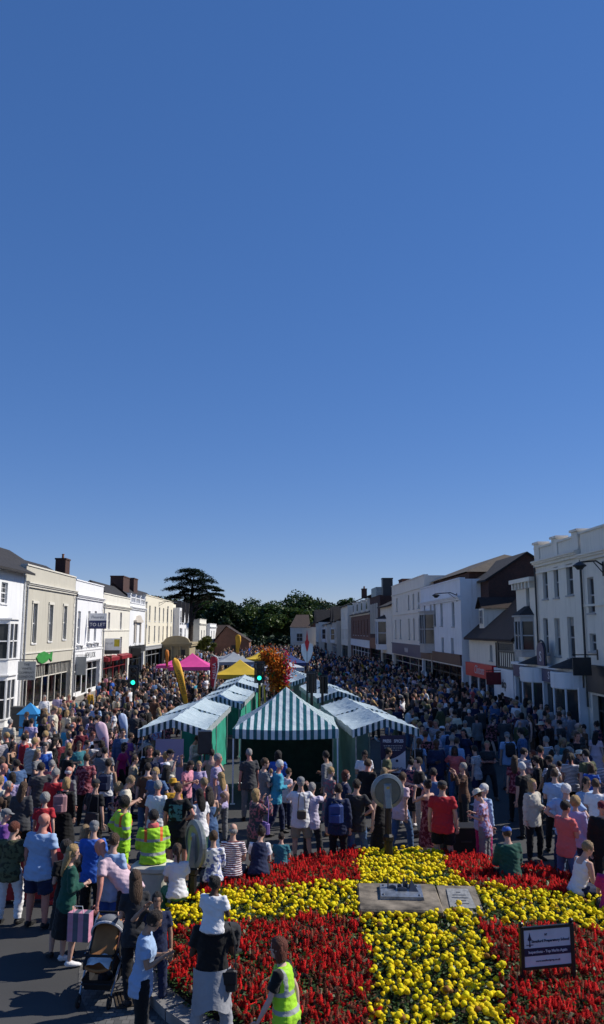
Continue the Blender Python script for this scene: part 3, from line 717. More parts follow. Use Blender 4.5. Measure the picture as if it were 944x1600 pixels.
ARM_V, ARM_H = .86, .80
def zone(u, v):  # yellow cross on red; boundaries wander a little
    wob = .07*np.sin(u*3.1+v*2.2)+.05*np.sin(u*7-v*5)+RNG.normal(0, .035, np.shape(u))
    iv = np.abs(u+wob) < ARM_V; ih = np.abs(v+wob+.02*u) < ARM_H
    return np.where(iv & (v > 0), 'far', np.where(iv, 'near', np.where(ih & (u < 0), 'west', np.where(ih, 'east', np.where(v > 0, np.where(u < 0, 'rfw', 'rfe'), np.where(u < 0, 'rnw', 'rne'))))))
def keepout(u, v): return ((u > -.93) & (u < .42) & (v > -.72) & (v < .60)) | ((u > .40) & (u < 1.06) & (v > -.44) & (v < .54))
def pts(density, lim=.99):
    n = int(density*4*BA*BB); u = RNG.uniform(-BA, BA, n); v = RNG.uniform(-BB, BB, n)
    r = np.sqrt((u/BA)**2+(v/BB)**2); k = (r < lim) & ~keepout(u, v); return u[k], v[k], r[k]
def place(u, v, z):
    x, y = bed_w(u, v); return np.stack([x, y, z], -1)
# marigold head: ruffled ball
def marigold():
    mb = MB(); mb.ball((0, 0, 0), 1, 1, .78, 9, 6)
    V = np.array(mb.v); r = 1+.13*np.sin(np.arange(len(V))*2.4); V = V*r[:, None]; F4 = []
    for f in mb.f: F4.append(f if len(f) == 4 else (f[0], f[1], f[2], f[2]))
    T = []
    for f in mb.f:
        T.append((f[0], f[1], f[2]));
        if len(f) == 4: T.append((f[0], f[2], f[3]))
    return V, np.array(T)
MV, MF = marigold()
PETAL = attr_mat('petals', .75, .22, .15); LEAF = attr_mat('leaves', .5, .2, .35)
patchy = lambda u, v, s, p: np.sin(u*s+p)*np.sin(v*s*1.3+p*2)+.5*np.sin(u*s*2.7+v*s*2.1+p)
u, v, r = pts(160, .985); zn = zone(u, v)
lab = {'far': 'far', 'near': 'near', 'west': 'west', 'east': 'east'}
YL = {'far': 'bed of yellow marigolds in the arm of the cross reaching towards the stalls', 'near': 'broad bed of yellow marigolds coming from the stone slab towards the viewer',
      'west': 'band of yellow marigolds between the slab and the seated stewards side of the bed', 'east': 'band of yellow marigolds beyond the small stone lectern, behind the school board'}
RL = {'rfw': 'red salvias behind the yellow cross, below the seated striped and floral couple', 'rfe': 'red salvias behind the yellow cross, by the black box and capped man',
      'rnw': 'large panel of red and fading salvias behind the vested steward and child on shoulders', 'rne': 'panel of red and fading salvias around the white school board'}
for zk in ('far', 'near', 'west', 'east'):
    k = (zn == zk)
    gap = patchy(u, v, 5.5, 1.0) > .75; k &= ~(gap & (RNG.random(len(u)) < .75))
    n = k.sum(); pos = place(u[k], v[k], bed_z(r[k])+.225+RNG.normal(0, .026, n)+.03*patchy(u[k], v[k], 4, 0))
    sc = RNG.uniform(.026, .046, n); sc[RNG.random(n) < .14] *= .6
    V, Fs = scatter(MV, MF, pos, np.stack([sc*RNG.uniform(.85, 1.2, n), sc, sc*RNG.uniform(.8, 1.1, n)], -1), rotmats(n, .7)); V = V+RNG.normal(0, .0032, V.shape)
    base = np.array([.95, .80, .014]); t = RNG.random(n)
    c = base[None]*(.80+.28*t)[:, None]; c[:, 1] *= (.86+.18*RNG.random(n)); brown = RNG.random(n) < .05; c[brown] = (.28, .13, .03)
    cols = np.repeat(c, len(MF), 0)*RNG.uniform(.84, 1.08, (n*len(MF), 1))
    o = link('marigold_bedding', arrays_mesh('marigold_bedding', V, Fs, PETAL, cols)); tag(o, YL[zk], 'flower bed', 'yellow and red cross bedding', 'stuff')
# salvia spike: whorls of small pointed florets
def spike():
    V = []; T = []
    for i in range(9):
        z = i/9*1.0; rr = .20*(1-z*.72)+.03
        for q in range(4):
            a = q*math.pi/2+i*.75; ca, sa = math.cos(a), math.sin(a); n0 = len(V)
            V += [(0, 0, z), (rr*ca-.10*sa*.6, rr*sa+.10*ca*.6, z+.02), (rr*1.25*ca, rr*1.25*sa, z+.15), (rr*ca+.10*sa*.6, rr*sa-.10*ca*.6, z+.02)]
            T += [(n0, n0+1, n0+2), (n0, n0+2, n0+3), (n0+1, n0+3, n0+2)]
    n0 = len(V); V += [(.03, 0, .9), (-.02, .03, .9), (-.02, -.03, .9), (0, 0, 1.15)]; T += [(n0, n0+1, n0+3), (n0+1, n0+2, n0+3), (n0+2, n0, n0+3)]
    return np.array(V), np.array(T)
SV, SF = spike()
u, v, r = pts(620, .985); zn = zone(u, v)
for zk in ('rfw', 'rfe', 'rnw', 'rne'):
    k = (zn == zk); n = k.sum(); uu, vv, rr = u[k], v[k], r[k]
    pos = place(uu, vv, bed_z(rr)+.14+RNG.normal(0, .035, n)+.045*patchy(uu, vv, 6, 2)+.03*patchy(uu, vv, 17, 1))
    h = RNG.uniform(.045, .10, n); w = h*RNG.uniform(.8, 1.5, n); sc = np.stack([w, w, h], -1)
    V, Fs = scatter(SV, SF, pos, sc, rotmats(n, .55))
    t = RNG.random(n); fade = (patchy(uu, vv, 3.2, .4)*.25+(.20 if zk in ('rne', 'rnw') else .03)+.28*np.clip(-vv/BB, 0, 1) > RNG.random(n))
    c = np.stack([.56+.30*t, .012+.012*t, .014+.010*t], -1); c[t < .22] *= .55
    fc = np.stack([.15+.15*t, .045+.05*t, .03+.03*t], -1); pale = RNG.random(n) < .10; fc[pale] = (.30, .24, .16); c[fade] = fc[fade]
    cols = np.repeat(c, len(SF), 0)*RNG.uniform(.55, 1.15, (n*len(SF), 1))
    o = link('salvia_bedding', arrays_mesh('salvia_bedding', V, Fs, PETAL, cols)); tag(o, RL[zk], 'flower bed', 'yellow and red cross bedding', 'stuff')
# foliage under the flowers
lv = np.array([(0, 0, 0), (.35, .5, .12), (0, 1.1, -.05), (-.35, .5, .12)]); lf = np.array([(0, 1, 2, 3)])
u, v, r = pts(900, 1.0); n = len(u); zz = RNG.uniform(.0, 1, n)
pos = place(u, v, bed_z(r)+.03+zz*.19); sc = RNG.uniform(.035, .075, n)
V, Fs = scatter(lv, lf, pos, sc, rotmats(n, .6))
g = RNG.random(n); c = np.stack([.025+.05*g, .055+.08*g, .012+.02*g], -1); b_ = RNG.random(n) < .06; c[b_] = (.13, .09, .04)
o = link('bedding_foliage', arrays_mesh('bedding_foliage', V, Fs, LEAF, c)); tag(o, 'dark green leaves filling the flower bed beneath the blooms', 'foliage', kind='stuff')

# ---- stone slab with town model
STONE = mat('worn_stone', (.22, .185, .14), .9, var=.38, scale=3.2, bump=.8); STONE2 = mat('lectern_stone', (.22, .19, .15), .9, var=.25, scale=6, bump=.5); BRONZE = mat('model_metal', (.30, .33, .37), .35, .55, var=.2, scale=9)
BRONZED = mat('dark_model_metal', (.09, .10, .12), .35, .7, var=.2)
def frame(u, v, z=0): x, y = bed_w(u, v); return (x, y, z)
ZT = .73
t = empty('stone_plinth', frame(0, 0, 0), BROT, 'large worn stone slab carrying a metal town model in the flower bed', 'plinth')
mb = MB(); mb.box(-.86, .32, -.64, .50, .2, ZT-.10, bev=.01); mb.build('base', STONE, t)
mb = MB(); mb.box(-.93, .385, -.72, .57, ZT-.098, ZT, bev=.025); mb.build('slab_top', STONE, t)
mt = empty('town_model', frame(-.24, .06, ZT), BROT+R(-1), 'grey metal relief model of the town lying on the large stone slab', 'model'); mt.scale = (.72, 1.2, 1)
mb = MB(); mb.prism([(-.46, 0), (.52, 0), (.50, .05), (-.44, .05)], -.27, .25); mb.build('base_plate', BRONZE, mt)
mb = MB()
for x, y, w, d, h in ((-.26, .10, .03, .03, .12), (-.16, .07, .16, .04, .03), (.10, .05, .05, .04, .14), (.05, -.02, .2, .05, .035), (.0, .06, .1, .04, .05), (.16, .12, .07, .06, .07)):
    mb.box(x-w/2, x+w/2, y-d/2, y+d/2, .05, .05+h); mb.add([(x-w/2, y-d/2, .051+h), (x+w/2, y-d/2, .051+h), (x+w/2, y+d/2, .051+h), (x-w/2, y+d/2, .051+h), (x, y, .07+h*1.3)], [(0, 1, 4), (1, 2, 4), (2, 3, 4), (3, 0, 4)])
mb.add([(.2, -.06, .05), (.42, -.06, .05), (.34, .12, .05), (.2, .12, .05), (.27, .06, .20)], [(0, 1, 4), (1, 2, 4), (2, 3, 4), (3, 0, 4)])
mb.build('model_buildings', BRONZED, mt)
for x, y in ((-.38, -.2), (-.36, .17), (.42, -.2), (.40, .18)):
    mb = MB(); mb.lathe([(.026, .05), (.026, .06), (.014, .068)], 10, c=(x, y, 0)); mb.build('bolt', BRONZED, mt)
t = empty('stone_lectern', frame(.73, .02, 0), BROT, 'small tilted stone lectern with an engraved plaque beside the large slab', 'lectern'); t.scale = (.66, 1.08, 1)
mb = MB(); mb.box(-.44, .44, -.36, .42, .2, .50, bev=.01); mb.build('base', STONE2, t)
mb = MB(); mb.add([(-.48, -.42, .50), (.48, -.42, .50), (.48, .46, .50), (-.48, .46, .50), (-.48, -.42, .60), (.48, -.42, .60), (.48, .46, .72), (-.48, .46, .72)], [(3, 2, 1, 0), (4, 5, 6, 7), (0, 1, 5, 4), (1, 2, 6, 5), (2, 3, 7, 6), (3, 0, 4, 7)]); mb.build('slab_top', STONE2, t)
PLQ = mat('engraved_plaque', (.33, .33, .31), .5, .2, var=.15, scale=14)
def lz(y): return .60+(y+.42)/.88*.12
mb = MB(); P = [(-.30, -.28), (.32, -.28), (.28, .33), (-.26, .33)]; mb.add([(x, y, lz(y)+.004) for x, y in P]+[(x, y, lz(y)+.016) for x, y in P], [(4, 5, 6, 7), (0, 1, 5, 4), (1, 2, 6, 5), (2, 3, 7, 6), (3, 0, 4, 7)]); pq = mb.build('plaque', PLQ, t)
mb = MB()
for i in range(5):
    y = .2-.09*i; w = (.05, .16, .2, .12, .17)[i]; mb.box(-w+.01, w+.01, y, y+.02, lz(y)+.0165, lz(y)+.021)
mb.build('engraving', BRONZED, pq)

# ---- school board
SIGNW = mat('sign_white', (.50, .53, .60), .35, var=.04); SIGNN = mat('sign_navy', (.012, .014, .05), .4, var=.05)
x0, y0 = atz(818, 1548, .38); x1, y1 = atz(897, 1540, .38)
w = math.hypot(x1-x0, y1-y0); an = math.atan2(y1-y0, x1-x0)
t = empty('school_board', ((x0+x1)/2, (y0+y1)/2, 0), an, 'white and navy school sponsor board on two black posts among red salvias', 'sign')
for s in (-1, 1):
    mb = MB(); mb.box(s*w/2-.027, s*w/2+.027, -.027, .027, .1, 1.16, bev=.006); mb.ball((s*w/2, 0, 1.185), .034, .034, .03); mb.build('post', BLACK, t)
zt, zb = 1.11, .66
mb = MB(); mb.box(-w/2+.028, w/2-.028, -.012, .012, zb, zt); bd = mb.build('board', SIGNW, t)
mb = MB(); mb.box(-w/2+.028, w/2-.028, -.02, .02, zt, zt+.035); mb.build('top_rail', BLACK, t); mb = MB(); mb.box(-w/2+.028, w/2-.028, -.02, .02, zb-.035, zb); mb.build('bottom_rail', BLACK, t)
mb = MB(); mb.box(-w/2+.03, w/2-.03, -.016, -.0125, zb+.13, zb+.225); mb.build('navy_band', SIGNN, bd)
text_mesh('Stratford Preparatory School', .046, SIGNN, bd, (.045, -.0135, zb+.305), bold=.001)
text_mesh('at', .05, SIGNN, bd, (-.02, -.0135, zb+.385))
text_mesh('Inspections - Top Marks Again', .045, SIGNW, bd, (0, -.0175, zb+.178), bold=.0012)
text_mesh('www.stratfordprep.co.uk', .034, SIGNN, bd, (0, -.0135, zb+.065))
mb = MB(); cx = -w/2+.11; cz = zb+.32
mb.prism([(cx-.012, cz-.08), (cx+.012, cz-.08), (cx+.006, cz-.01), (cx+.03, cz+.01), (cx+.012, cz+.05), (cx, cz+.1), (cx-.012, cz+.05), (cx-.03, cz+.01), (cx-.006, cz-.01)], -.0145, -.0125); mb.prism([(cx-.05, cz-.06), (cx+.05, cz-.06), (cx+.05, cz-.05), (cx-.05, cz-.05)], -.0150, -.0146); mb.build('emblem', SIGNN, bd)

# drain grate
mb = MB(); x, y = atz(215, 1560, 0)
mb.box(-.3, .3, -.24, -.2, .008, .022); mb.box(-.3, .3, .2, .24, .008, .022)
for i in range(13): mb.box(-.3+i*.047, -.276+i*.047, -.2, .2, .008, .02)
g = mb.build('drain_grate', mat('cast_iron', (.09, .07, .05), .7, .5, var=.2), loc=(x, y, 0), rot=(0, 0, .3)); tag(g, 'rusty cast iron drain grate in the setts beside the pushchair', 'drain grate')
# ================================================================== buildings
_wc = {}
BLIND = mat('window_blind', (.34, .33, .30), .8, var=.1)
FRAMEG = mat('window_frame_grey', (.34, .35, .36), .5, var=.05); DOORC = mat('shop_frame', (.60, .60, .57), .5, var=.05)
def window(parent, u, z, w, h, style='sash', fm=None, y=.0, rec=.11, sill=True, mname='w'):
    """window standing in its wall opening; u centre, z bottom; wall face at y"""
    fm = fm or WHITE; key = (round(w, 2), round(h, 2), style, fm.name, sill)
    if key not in _wc:
        mb = MB(); t = .055
        mb.box(-w/2, -w/2+t, 0, .06, 0, h); mb.box(w/2-t, w/2, 0, .06, 0, h); mb.box(-w/2+t, w/2-t, 0, .06, h-t, h); mb.box(-w/2+t, w/2-t, 0, .06, 0, t)
        if style in ('sash', 'sash2', 'six'): mb.box(-w/2+t, w/2-t, -.012, .05, h/2-.03, h/2+.03)
        if style in ('sash2', 'six'): mb.box(-.013, .013, .008, .04, t, h/2-.031); mb.box(-.013, .013, .008, .04, h/2+.031, h-t)
        if style == 'six':
            for q in (.25, .75): mb.box(-w/2+t, -.014, .01, .038, h*q-.011, h*q+.011); mb.box(.014, w/2-t, .01, .038, h*q-.011, h*q+.011)
        a = mb.mesh('window', fm)
        mb = MB(); mb.box(-w/2+t, w/2-t, .030, .036, t, h-t); b = mb.mesh('pane', GLASS)
        mb = MB(); mb.box(-w/2-.07, w/2+.07, -rec-.07, 0, -.07, -.001); c = mb.mesh('sill', fm)
        _wc[key] = (a, b, c)
    a, b, c = _wc[key]
    o = link('window', a, parent, (u, y+rec, z)); link('pane', b, o)
    if sill: link('sill', c, o)
    q = (u*7.3+z*3.1+len(bpy.data.objects)*.37) % 1.0   # some windows have a blind part way down
    if q < .5 and h > .9:
        fr_ = (.22, .34, .5, .62)[int(q*8) % 4]; k2 = ('blind', round(w, 2), round(h, 2), fr_)
        if k2 not in _wc: mb = MB(); mb.box(-w/2+.06, w/2-.06, .022, .028, h*(1-fr_), h-.058); _wc[k2] = mb.mesh('blind', BLIND)
        link('blind', _wc[k2], o)
    return o
def wall_grid(mb, u0, u1, z0, z1, ops, y=0.0, d=.24, mi=0):
    us = sorted({u0, u1, *[o[0] for o in ops], *[o[1] for o in ops]}); zs = sorted({z0, z1, *[o[2] for o in ops], *[o[3] for o in ops]})
    us = [q for q in us if u0-1e-6 <= q <= u1+1e-6]; zs = [q for q in zs if z0-1e-6 <= q <= z1+1e-6]
    for i in range(len(us)-1):
        for j in range(len(zs)-1):
            cu, cz = (us[i]+us[i+1])/2, (zs[j]+zs[j+1])/2
            if any(o[0] < cu < o[1] and o[2] < cz < o[3] for o in ops): continue
            mb.quad((us[i], y, zs[j]), (us[i+1], y, zs[j]), (us[i+1], y, zs[j+1]), (us[i], y, zs[j+1]), mi)
    for a, b, c, e in ops:
        mb.quad((a, y, c), (a, y, e), (a, y+d, e), (a, y+d, c), mi); mb.quad((b, y, e), (b, y, c), (b, y+d, c), (b, y+d, e), mi)
        mb.quad((a, y, e), (b, y, e), (b, y+d, e), (a, y+d, e), mi); mb.quad((b, y, c), (a, y, c), (a, y+d, c), (b, y+d, c), mi)
def cornice(mb, L, z, p=.25, h=.28, e0=0.0, e1=0.0, yf=0.0):
    """stepped moulding along the facade"""
    mb.box(-e0, L+e1, yf-p*.45, yf-.002, z-h, z-h*.55); mb.box(-e0, L+e1, yf-p*.75, yf-.002, z-h*.548, z-h*.25); mb.box(-e0, L+e1, yf-p, yf-.002, z-h*.248, z)
def chimney(parent, u, y, z0, w=.9, d=.6, h=1.3, m=None, pots=3):
    mb = MB(); mb.box(u-w/2, u+w/2, y-d/2, y+d/2, z0, z0+h); mb.box(u-w/2-.05, u+w/2+.05, y-d/2-.05, y+d/2+.05, z0+h+.002, z0+h+.12); c = mb.build('chimney', m or BRICKD, parent)
    POT = mat('chimney_pot', (.25, .11, .06), .8)
    for i in range(pots):
        mb = MB(); x = u+(i-(pots-1)/2)*w/max(pots, 1)*.95; mb.lathe([(.10, 0), (.085, .3), (.11, .34), (.10, .38)], 10, c=(x, y, z0+h+.122)); mb.build('chimney_pot', POT, c)
    return c
def aerial(parent, u, y, z, h=1.2):
    mb = MB(); mb.tube([(u, y, z), (u, y, z+h)], .018, 5); mb.tube([(u-.5, y, z+h-.1), (u+.5, y, z+h-.1)], .012, 4)
    for i in range(6): mb.tube([(u-.45+i*.17, y-.2, z+h-.1), (u-.45+i*.17, y+.2, z+h-.1)], .008, 4)
    return mb.build('aerial', GREYM, parent)
def root_for(name, side, Y0, Y1, label, cat='building', X=None, group=None):
    if side == 'L': return empty(name, (X if X is not None else XL, Y0, 0), R(90), label, cat, group)
    return empty(name, (X if X is not None else XR, Y1, 0), R(-90), label, cat, group)
def gable_roof(parent, L, d, ze, zr, m, over=.25, y0=0.0, name='roof'):
    """ridge parallel to the street"""
    mb = MB(); mb.prism([(0, 0), (1, 0), (0, 1)], 0, 0) if False else None
    a, b, c = (y0-over, ze), (y0+d/2, zr), (y0+d+over, ze); th = .12
    for x0, x1 in ((-.0, L),):
        vs = []
        for x in (x0, x1):
            vs += [(x, a[0], a[1]), (x, b[0], b[1]), (x, c[0], c[1]), (x, c[0], c[1]-th), (x, b[0], b[1]-th), (x, a[0], a[1]-th)]
        fs = [(0, 1, 7, 6), (1, 2, 8, 7), (2, 3, 9, 8), (3, 4, 10, 9), (4, 5, 11, 10), (5, 0, 6, 11), (0, 5, 4, 1), (1, 4, 3, 2), (6, 7, 10, 11), (7, 8, 9, 10)]
        mb.add(vs, fs)
    return mb.build(name, m, parent)
def hinge_roof(parent, pts_, m, name='roof'):
    mb = MB(); mb.add(*pts_); return mb.build(name, m, parent)
def building(side, Y0, Y1, h, wm, label, wins=(), z0=0.0, parapet=0.0, pwm=None, cor=True, shop=None, roof=None, rm=None, depth=9.0, strings=(), name='shop_building', X=None, quoins=None, group=None, fm=None, frames=False, ops=()):
    """wins: (worldY centre, z bottom, w, h, style). shop: dict(z, fm, bays, fascia, ...)"""
    L = Y1-Y0; rt = root_for(name, side, Y0, Y1, label, X=X, group=group)
    U = (lambda Y: Y-Y0) if side == 'L' else (lambda Y: Y1-Y)
    O = [(U(wy)-w/2, U(wy)+w/2, zb, zb+wh) for wy, zb, w, wh, st in wins]
    if shop: O.append((.35, L-.35, .0, shop.get('z', 2.75)))
    O += list(ops)
    mb = MB(); top = h+parapet
    wall_grid(mb, 0, L, 0, top, O)
    mb.quad((0, depth, 0), (0, 0, 0), (0, 0, top), (0, depth, top)); mb.quad((L, 0, 0), (L, depth, 0), (L, depth, top), (L, 0, top)); mb.quad((L, depth, 0), (0, depth, 0), (0, depth, top), (L, depth, top))
    if parapet:
        mb.quad((0, 0, top), (L, 0, top), (L, .3, top), (0, .3, top)); mb.quad((L, .3, top), (L, .3, h-.1), (0, .3, h-.1), (0, .3, top)); mb.quad((0, .3, h-.1), (L, .3, h-.1), (L, depth, h-.1), (0, depth, h-.1))
    mb.build('wall', wm, rt)
    mb = MB()
    if cor: cornice(mb, L, h, e0=0, e1=0)
    for zz in strings: mb.box(0, L, -.07, -.002, zz-.09, zz)
    if parapet: mb.box(0, L, -.06, .34, top+.002, top+.09)
    if mb.v: mb.build('moulding', pwm or wm, rt)
    if quoins:
        mb = MB(); k = 0; z = .3
        while z < h-.5:
            wq = .34 if k % 2 else .22
            mb.box(.0, wq, -.03, -.002, z, z+.27); mb.box(L-wq, L, -.03, -.002, z, z+.27); z += .30; k += 1
        mb.build('quoins', quoins, rt)
    for wy, zb, w, wh, st in wins:
        window(rt, U(wy), zb, w, wh, st, fm)
        if frames:
            mb = MB(); u = U(wy); mb.box(u-w/2-.12, u-w/2-.002, -.05, -.002, zb-.05, zb+wh); mb.box(u+w/2+.002, u+w/2+.12, -.05, -.002, zb-.05, zb+wh); mb.box(u-w/2-.16, u+w/2+.16, -.08, -.002, zb+wh+.002, zb+wh+.16); mb.build('window_surround', quoins or WHITE, rt)
    if shop: shopfront(rt, L, **shop)
    if roof: gable_roof(rt, L, depth, h+roof[0], h+roof[1], rm or SLATE, roof[2] if len(roof) > 2 else .25, roof[3] if len(roof) > 3 else 0)
    return rt
def shopfront(rt, L, z=2.75, bays=4, frame=None, fascia=None, ftext=None, ftsize=.4, ftm=None, stall=.45, door=None, transom=.6, fz=None, ftu=None, posters=()):
    frame = frame or DOORC; u0, u1 = .35, L-.35; mb = MB(); n = bays; w = (u1-u0)/n; door = n//2 if door is None else door
    rec = .22
    for i in range(n+1): mb.box(u0+i*w-.035 if 0 < i < n else (u0 if i == 0 else u1-.07), u0+i*w+.035 if 0 < i < n else (u0+.07 if i == 0 else u1), rec, rec+.08, 0, z)
    for i in range(n):
        a, b = u0+i*w+.071, u0+(i+1)*w-.071
        mb.box(a, b, rec+.01, rec+.07, z-transom-.03, z-transom+.03)
        if i != door: mb.box(a, b, rec-.02, rec+.07, 0, stall)
        else: mb.box(a, a+.08, rec+.01, rec+.06, .02, z-transom-.031); mb.box(b-.08, b, rec+.01, rec+.06, .02, z-transom-.031); mb.box(a+.081, b-.081, rec+.01, rec+.06, .02, .24)
    sf = mb.build('shop_front', frame, rt)
    for i in range(n):
        a, b = u0+i*w+.036, u0+(i+1)*w-.036
        mb = MB(); mb.quad((a, rec+.05, 0), (b, rec+.05, 0), (b, rec+.05, z), (a, rec+.05, z)); mb.build('pane', SHOPGLASS, sf)
    mb = MB(); mb.quad((u0, rec+1.6, 0), (u1, rec+1.6, 0), (u1, rec+1.6, z), (u0, rec+1.6, z)); mb.quad((u0, rec+.1, z), (u1, rec+.1, z), (u1, rec+1.6, z), (u0, rec+1.6, z)); mb.quad((u0, rec+.1, 0), (u0, rec+1.6, 0), (u0, rec+1.6, z), (u0, rec+.1, z)); mb.quad((u1, rec+.1, 0), (u1, rec+1.6, 0), (u1, rec+1.6, z), (u1, rec+.1, z)); mb.quad((u0, rec+.1, .13), (u1, rec+.1, .13), (u1, rec+1.6, .13), (u0, rec+1.6, .13)); mb.build('shop_interior', INTER, rt)
    for pu, pz, pw, ph, pm in posters:
        mb = MB(); mb.box(pu-pw/2, pu+pw/2, rec+.30, rec+.33, pz, pz+ph); mb.build('window_display', pm, rt)
    if fascia:
        fz = fz or (z+.04, z+.62); mb = MB(); mb.box(.12, L-.12, -.10, -.003, fz[0], fz[1]); mb.box(.06, L-.06, -.16, -.003, fz[1]+.002, fz[1]+.10); fa = mb.build('fascia', fascia, rt)
        if ftext: text_mesh(ftext, ftsize, ftm or WHITE, fa, (ftu if ftu is not None else L/2, -.104, (fz[0]+fz[1])/2), depth=.01)
m, nt, b = new_mat('shop_glass'); b.inputs['Roughness'].default_value = .03; b.inputs['Base Color'].default_value = (.5, .55, .56, 1); b.inputs['Specular IOR Level'].default_value = .8
tr = N(nt, 'ShaderNodeBsdfTransparent'); mx = N(nt, 'ShaderNodeMixShader'); mx.inputs[0].default_value = .45; gl = N(nt, 'ShaderNodeBsdfGlossy'); gl.inputs['Roughness'].default_value = .03; gl.inputs['Color'].default_value = (.5, .5, .5, 1)
fr = N(nt, 'ShaderNodeFresnel'); fr.inputs[0].default_value = 1.9; nt.links.new(fr.outputs[0], mx.inputs[0]); nt.links.new(tr.outputs[0], mx.inputs[1]); nt.links.new(gl.outputs[0], mx.inputs[2]); nt.links.new(mx.outputs[0], nt.nodes['Material Output'].inputs['Surface']); SHOPGLASS = m
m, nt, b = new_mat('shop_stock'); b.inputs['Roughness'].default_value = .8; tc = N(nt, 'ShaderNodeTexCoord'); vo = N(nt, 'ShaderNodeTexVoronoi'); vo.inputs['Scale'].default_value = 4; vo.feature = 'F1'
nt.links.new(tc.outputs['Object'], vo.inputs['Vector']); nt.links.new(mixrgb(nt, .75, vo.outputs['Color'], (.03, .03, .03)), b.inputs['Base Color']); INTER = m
def oriel(rt, u, z, w=2.0, h=1.9, p=.55, n=3, fm=None, roofm=None, base=.5, parapet=0.0):
    """canted bay window hung on the wall"""
    fm = fm or WHITE; o = MB(); c = w*.24
    P = [(u-w/2, 0), (u-w/2+c, -p), (u+w/2-c, -p), (u+w/2, 0)]
    # solid base and head
    def slab(mb, z0, z1, e=0.0):
        q = [(u-w/2-e, -.002), (u-w/2+c-e*.5, -p-e), (u+w/2-c+e*.5, -p-e), (u+w/2+e, -.002)]
        mb.add([(x, y, z0) for x, y in q]+[(x, y, z1) for x, y in q], [(3, 2, 1, 0), (4, 5, 6, 7), (0, 1, 5, 4), (1, 2, 6, 5), (2, 3, 7, 6)])
    slab(o, z-base, z-.06); slab(o, z-.058, z, .06); slab(o, z+h, z+h+.22); slab(o, z+h+.222, z+h+.30, .1)
    segs = [(P[0], P[1], 1), (P[1], P[2], 2 if n > 2 else 1), (P[2], P[3], 1)]
    for A, B, k in segs:
        A, B = V3((*A, 0)), V3((*B, 0)); d = (B-A); Ls = d.length; d.normalize(); nrm = V3((-d.y, d.x, 0))
        for i in range(k+1):
            p0 = A+d*(Ls*i/k); t_ = .05; q = [p0-d*t_, p0+d*t_, p0+d*t_+nrm*.07, p0-d*t_+nrm*.07]
            o.add([(x.x, x.y, z) for x in q]+[(x.x, x.y, z+h) for x in q], [(0, 1, 5, 4), (1, 2, 6, 5), (2, 3, 7, 6), (3, 0, 4, 7)])
        for zz in (z+h*.5,):
            q = [A+nrm*.0, B+nrm*.0, B+nrm*.05, A+nrm*.05]; o.add([(x.x, x.y, zz-.03) for x in q]+[(x.x, x.y, zz+.03) for x in q], [(0, 1, 5, 4), (2, 3, 7, 6), (4, 5, 6, 7), (3, 2, 1, 0)])
    b_ = o.build('bay_window', fm, rt)
    for A, B, k in segs:
        A, B = V3((*A, 0)), V3((*B, 0)); d = (B-A).normalized(); nrm = V3((-d.y, d.x, 0))*.06
        mb = MB(); mb.quad((A.x+nrm.x, A.y+nrm.y, z), (B.x+nrm.x, B.y+nrm.y, z), (B.x+nrm.x, B.y+nrm.y, z+h), (A.x+nrm.x, A.y+nrm.y, z+h)); mb.build('pane', GLASS, b_)
    if roofm:
        mb = MB(); e = .12; zz = z+h+.302
        mb.add([(u-w/2-e, -.003, zz), (u-w/2+c-e*.5, -p-e, zz), (u+w/2-c+e*.5, -p-e, zz), (u+w/2+e, -.003, zz), (u-w*.2, -.003, zz+.45), (u+w*.2, -.003, zz+.45)], [(0, 1, 4), (1, 2, 5, 4), (2, 3, 5)]); mb.build('bay_roof', roofm, b_)
    return b_
def hanging_sign(name, label, side, Y, z, proj, w, h, m, X=None, lines=(), tm=None, ts=.16, bracket=True, cat='sign', face=-1):
    """board hung at right angles to the facade, facing along the street"""
    X0 = X if X is not None else (XL if side == 'L' else XR); s = 1 if side == 'L' else -1
    t = empty(name, (X0, Y, 0), 0, label, cat)
    mb = MB(); c = s*(proj+w/2); mb.box(c-w/2, c+w/2, -.03, .03, z-h, z, bev=.008); bd = mb.build('board', m, t)
    if bracket:
        mb = MB(); mb.tube([(s*.003, 0, z+.10), (s*(proj+w), 0, z+.10)], .02, 6); mb.tube([(c-w*.35, 0, z), (c-w*.35, 0, z+.10)], .01, 5); mb.tube([(c+w*.35, 0, z), (c+w*.35, 0, z+.10)], .01, 5); mb.box(s*.003, s*.03, -.05, .05, z-.1, z+.3); mb.build('bracket', BLACK, t)
    for i, ln in enumerate(lines): text_mesh(ln, ts, tm or BLACK, bd, (c, -.035, z-h/2+((len(lines)-1)/2-i)*ts*1.25), depth=.003)
    return t
RW = render_mat('white_render', (.74, .75, .76)); RB = render_mat('beige_render', (.50, .475, .40)); RBL = render_mat('pale_beige_render', (.64, .615, .54)); RC = render_mat('cream_render', (.70, .68, .60)); RC2 = render_mat('yellow_cream_render', (.72, .67, .54)); RG = render_mat('grey_cream_render', (.56, .51, .44)); RG2 = render_mat('warm_white_render', (.80, .735, .63)); RW2 = render_mat('bright_white_render', (.76, .77, .79)); STN = render_mat('sandstone', (.36, .30, .19))
RED = mat('red_sign_paint', (.58, .015, .022), .4, var=.05); DRED = mat('deep_red_paint', (.22, .010, .016), .5, var=.1); NAVY = mat('navy_sign_paint', (.02, .03, .11), .4, var=.05); SGREY = mat('grey_sign_paint', (.36, .38, .38), .5, var=.05); CHAR = mat('charcoal_paint', (.03, .032, .034), .45, var=.1); SALMON = mat('salmon_display', (.55, .12, .09), .7); DKGREY = mat('dark_grey_text', (.06, .07, .08), .6)

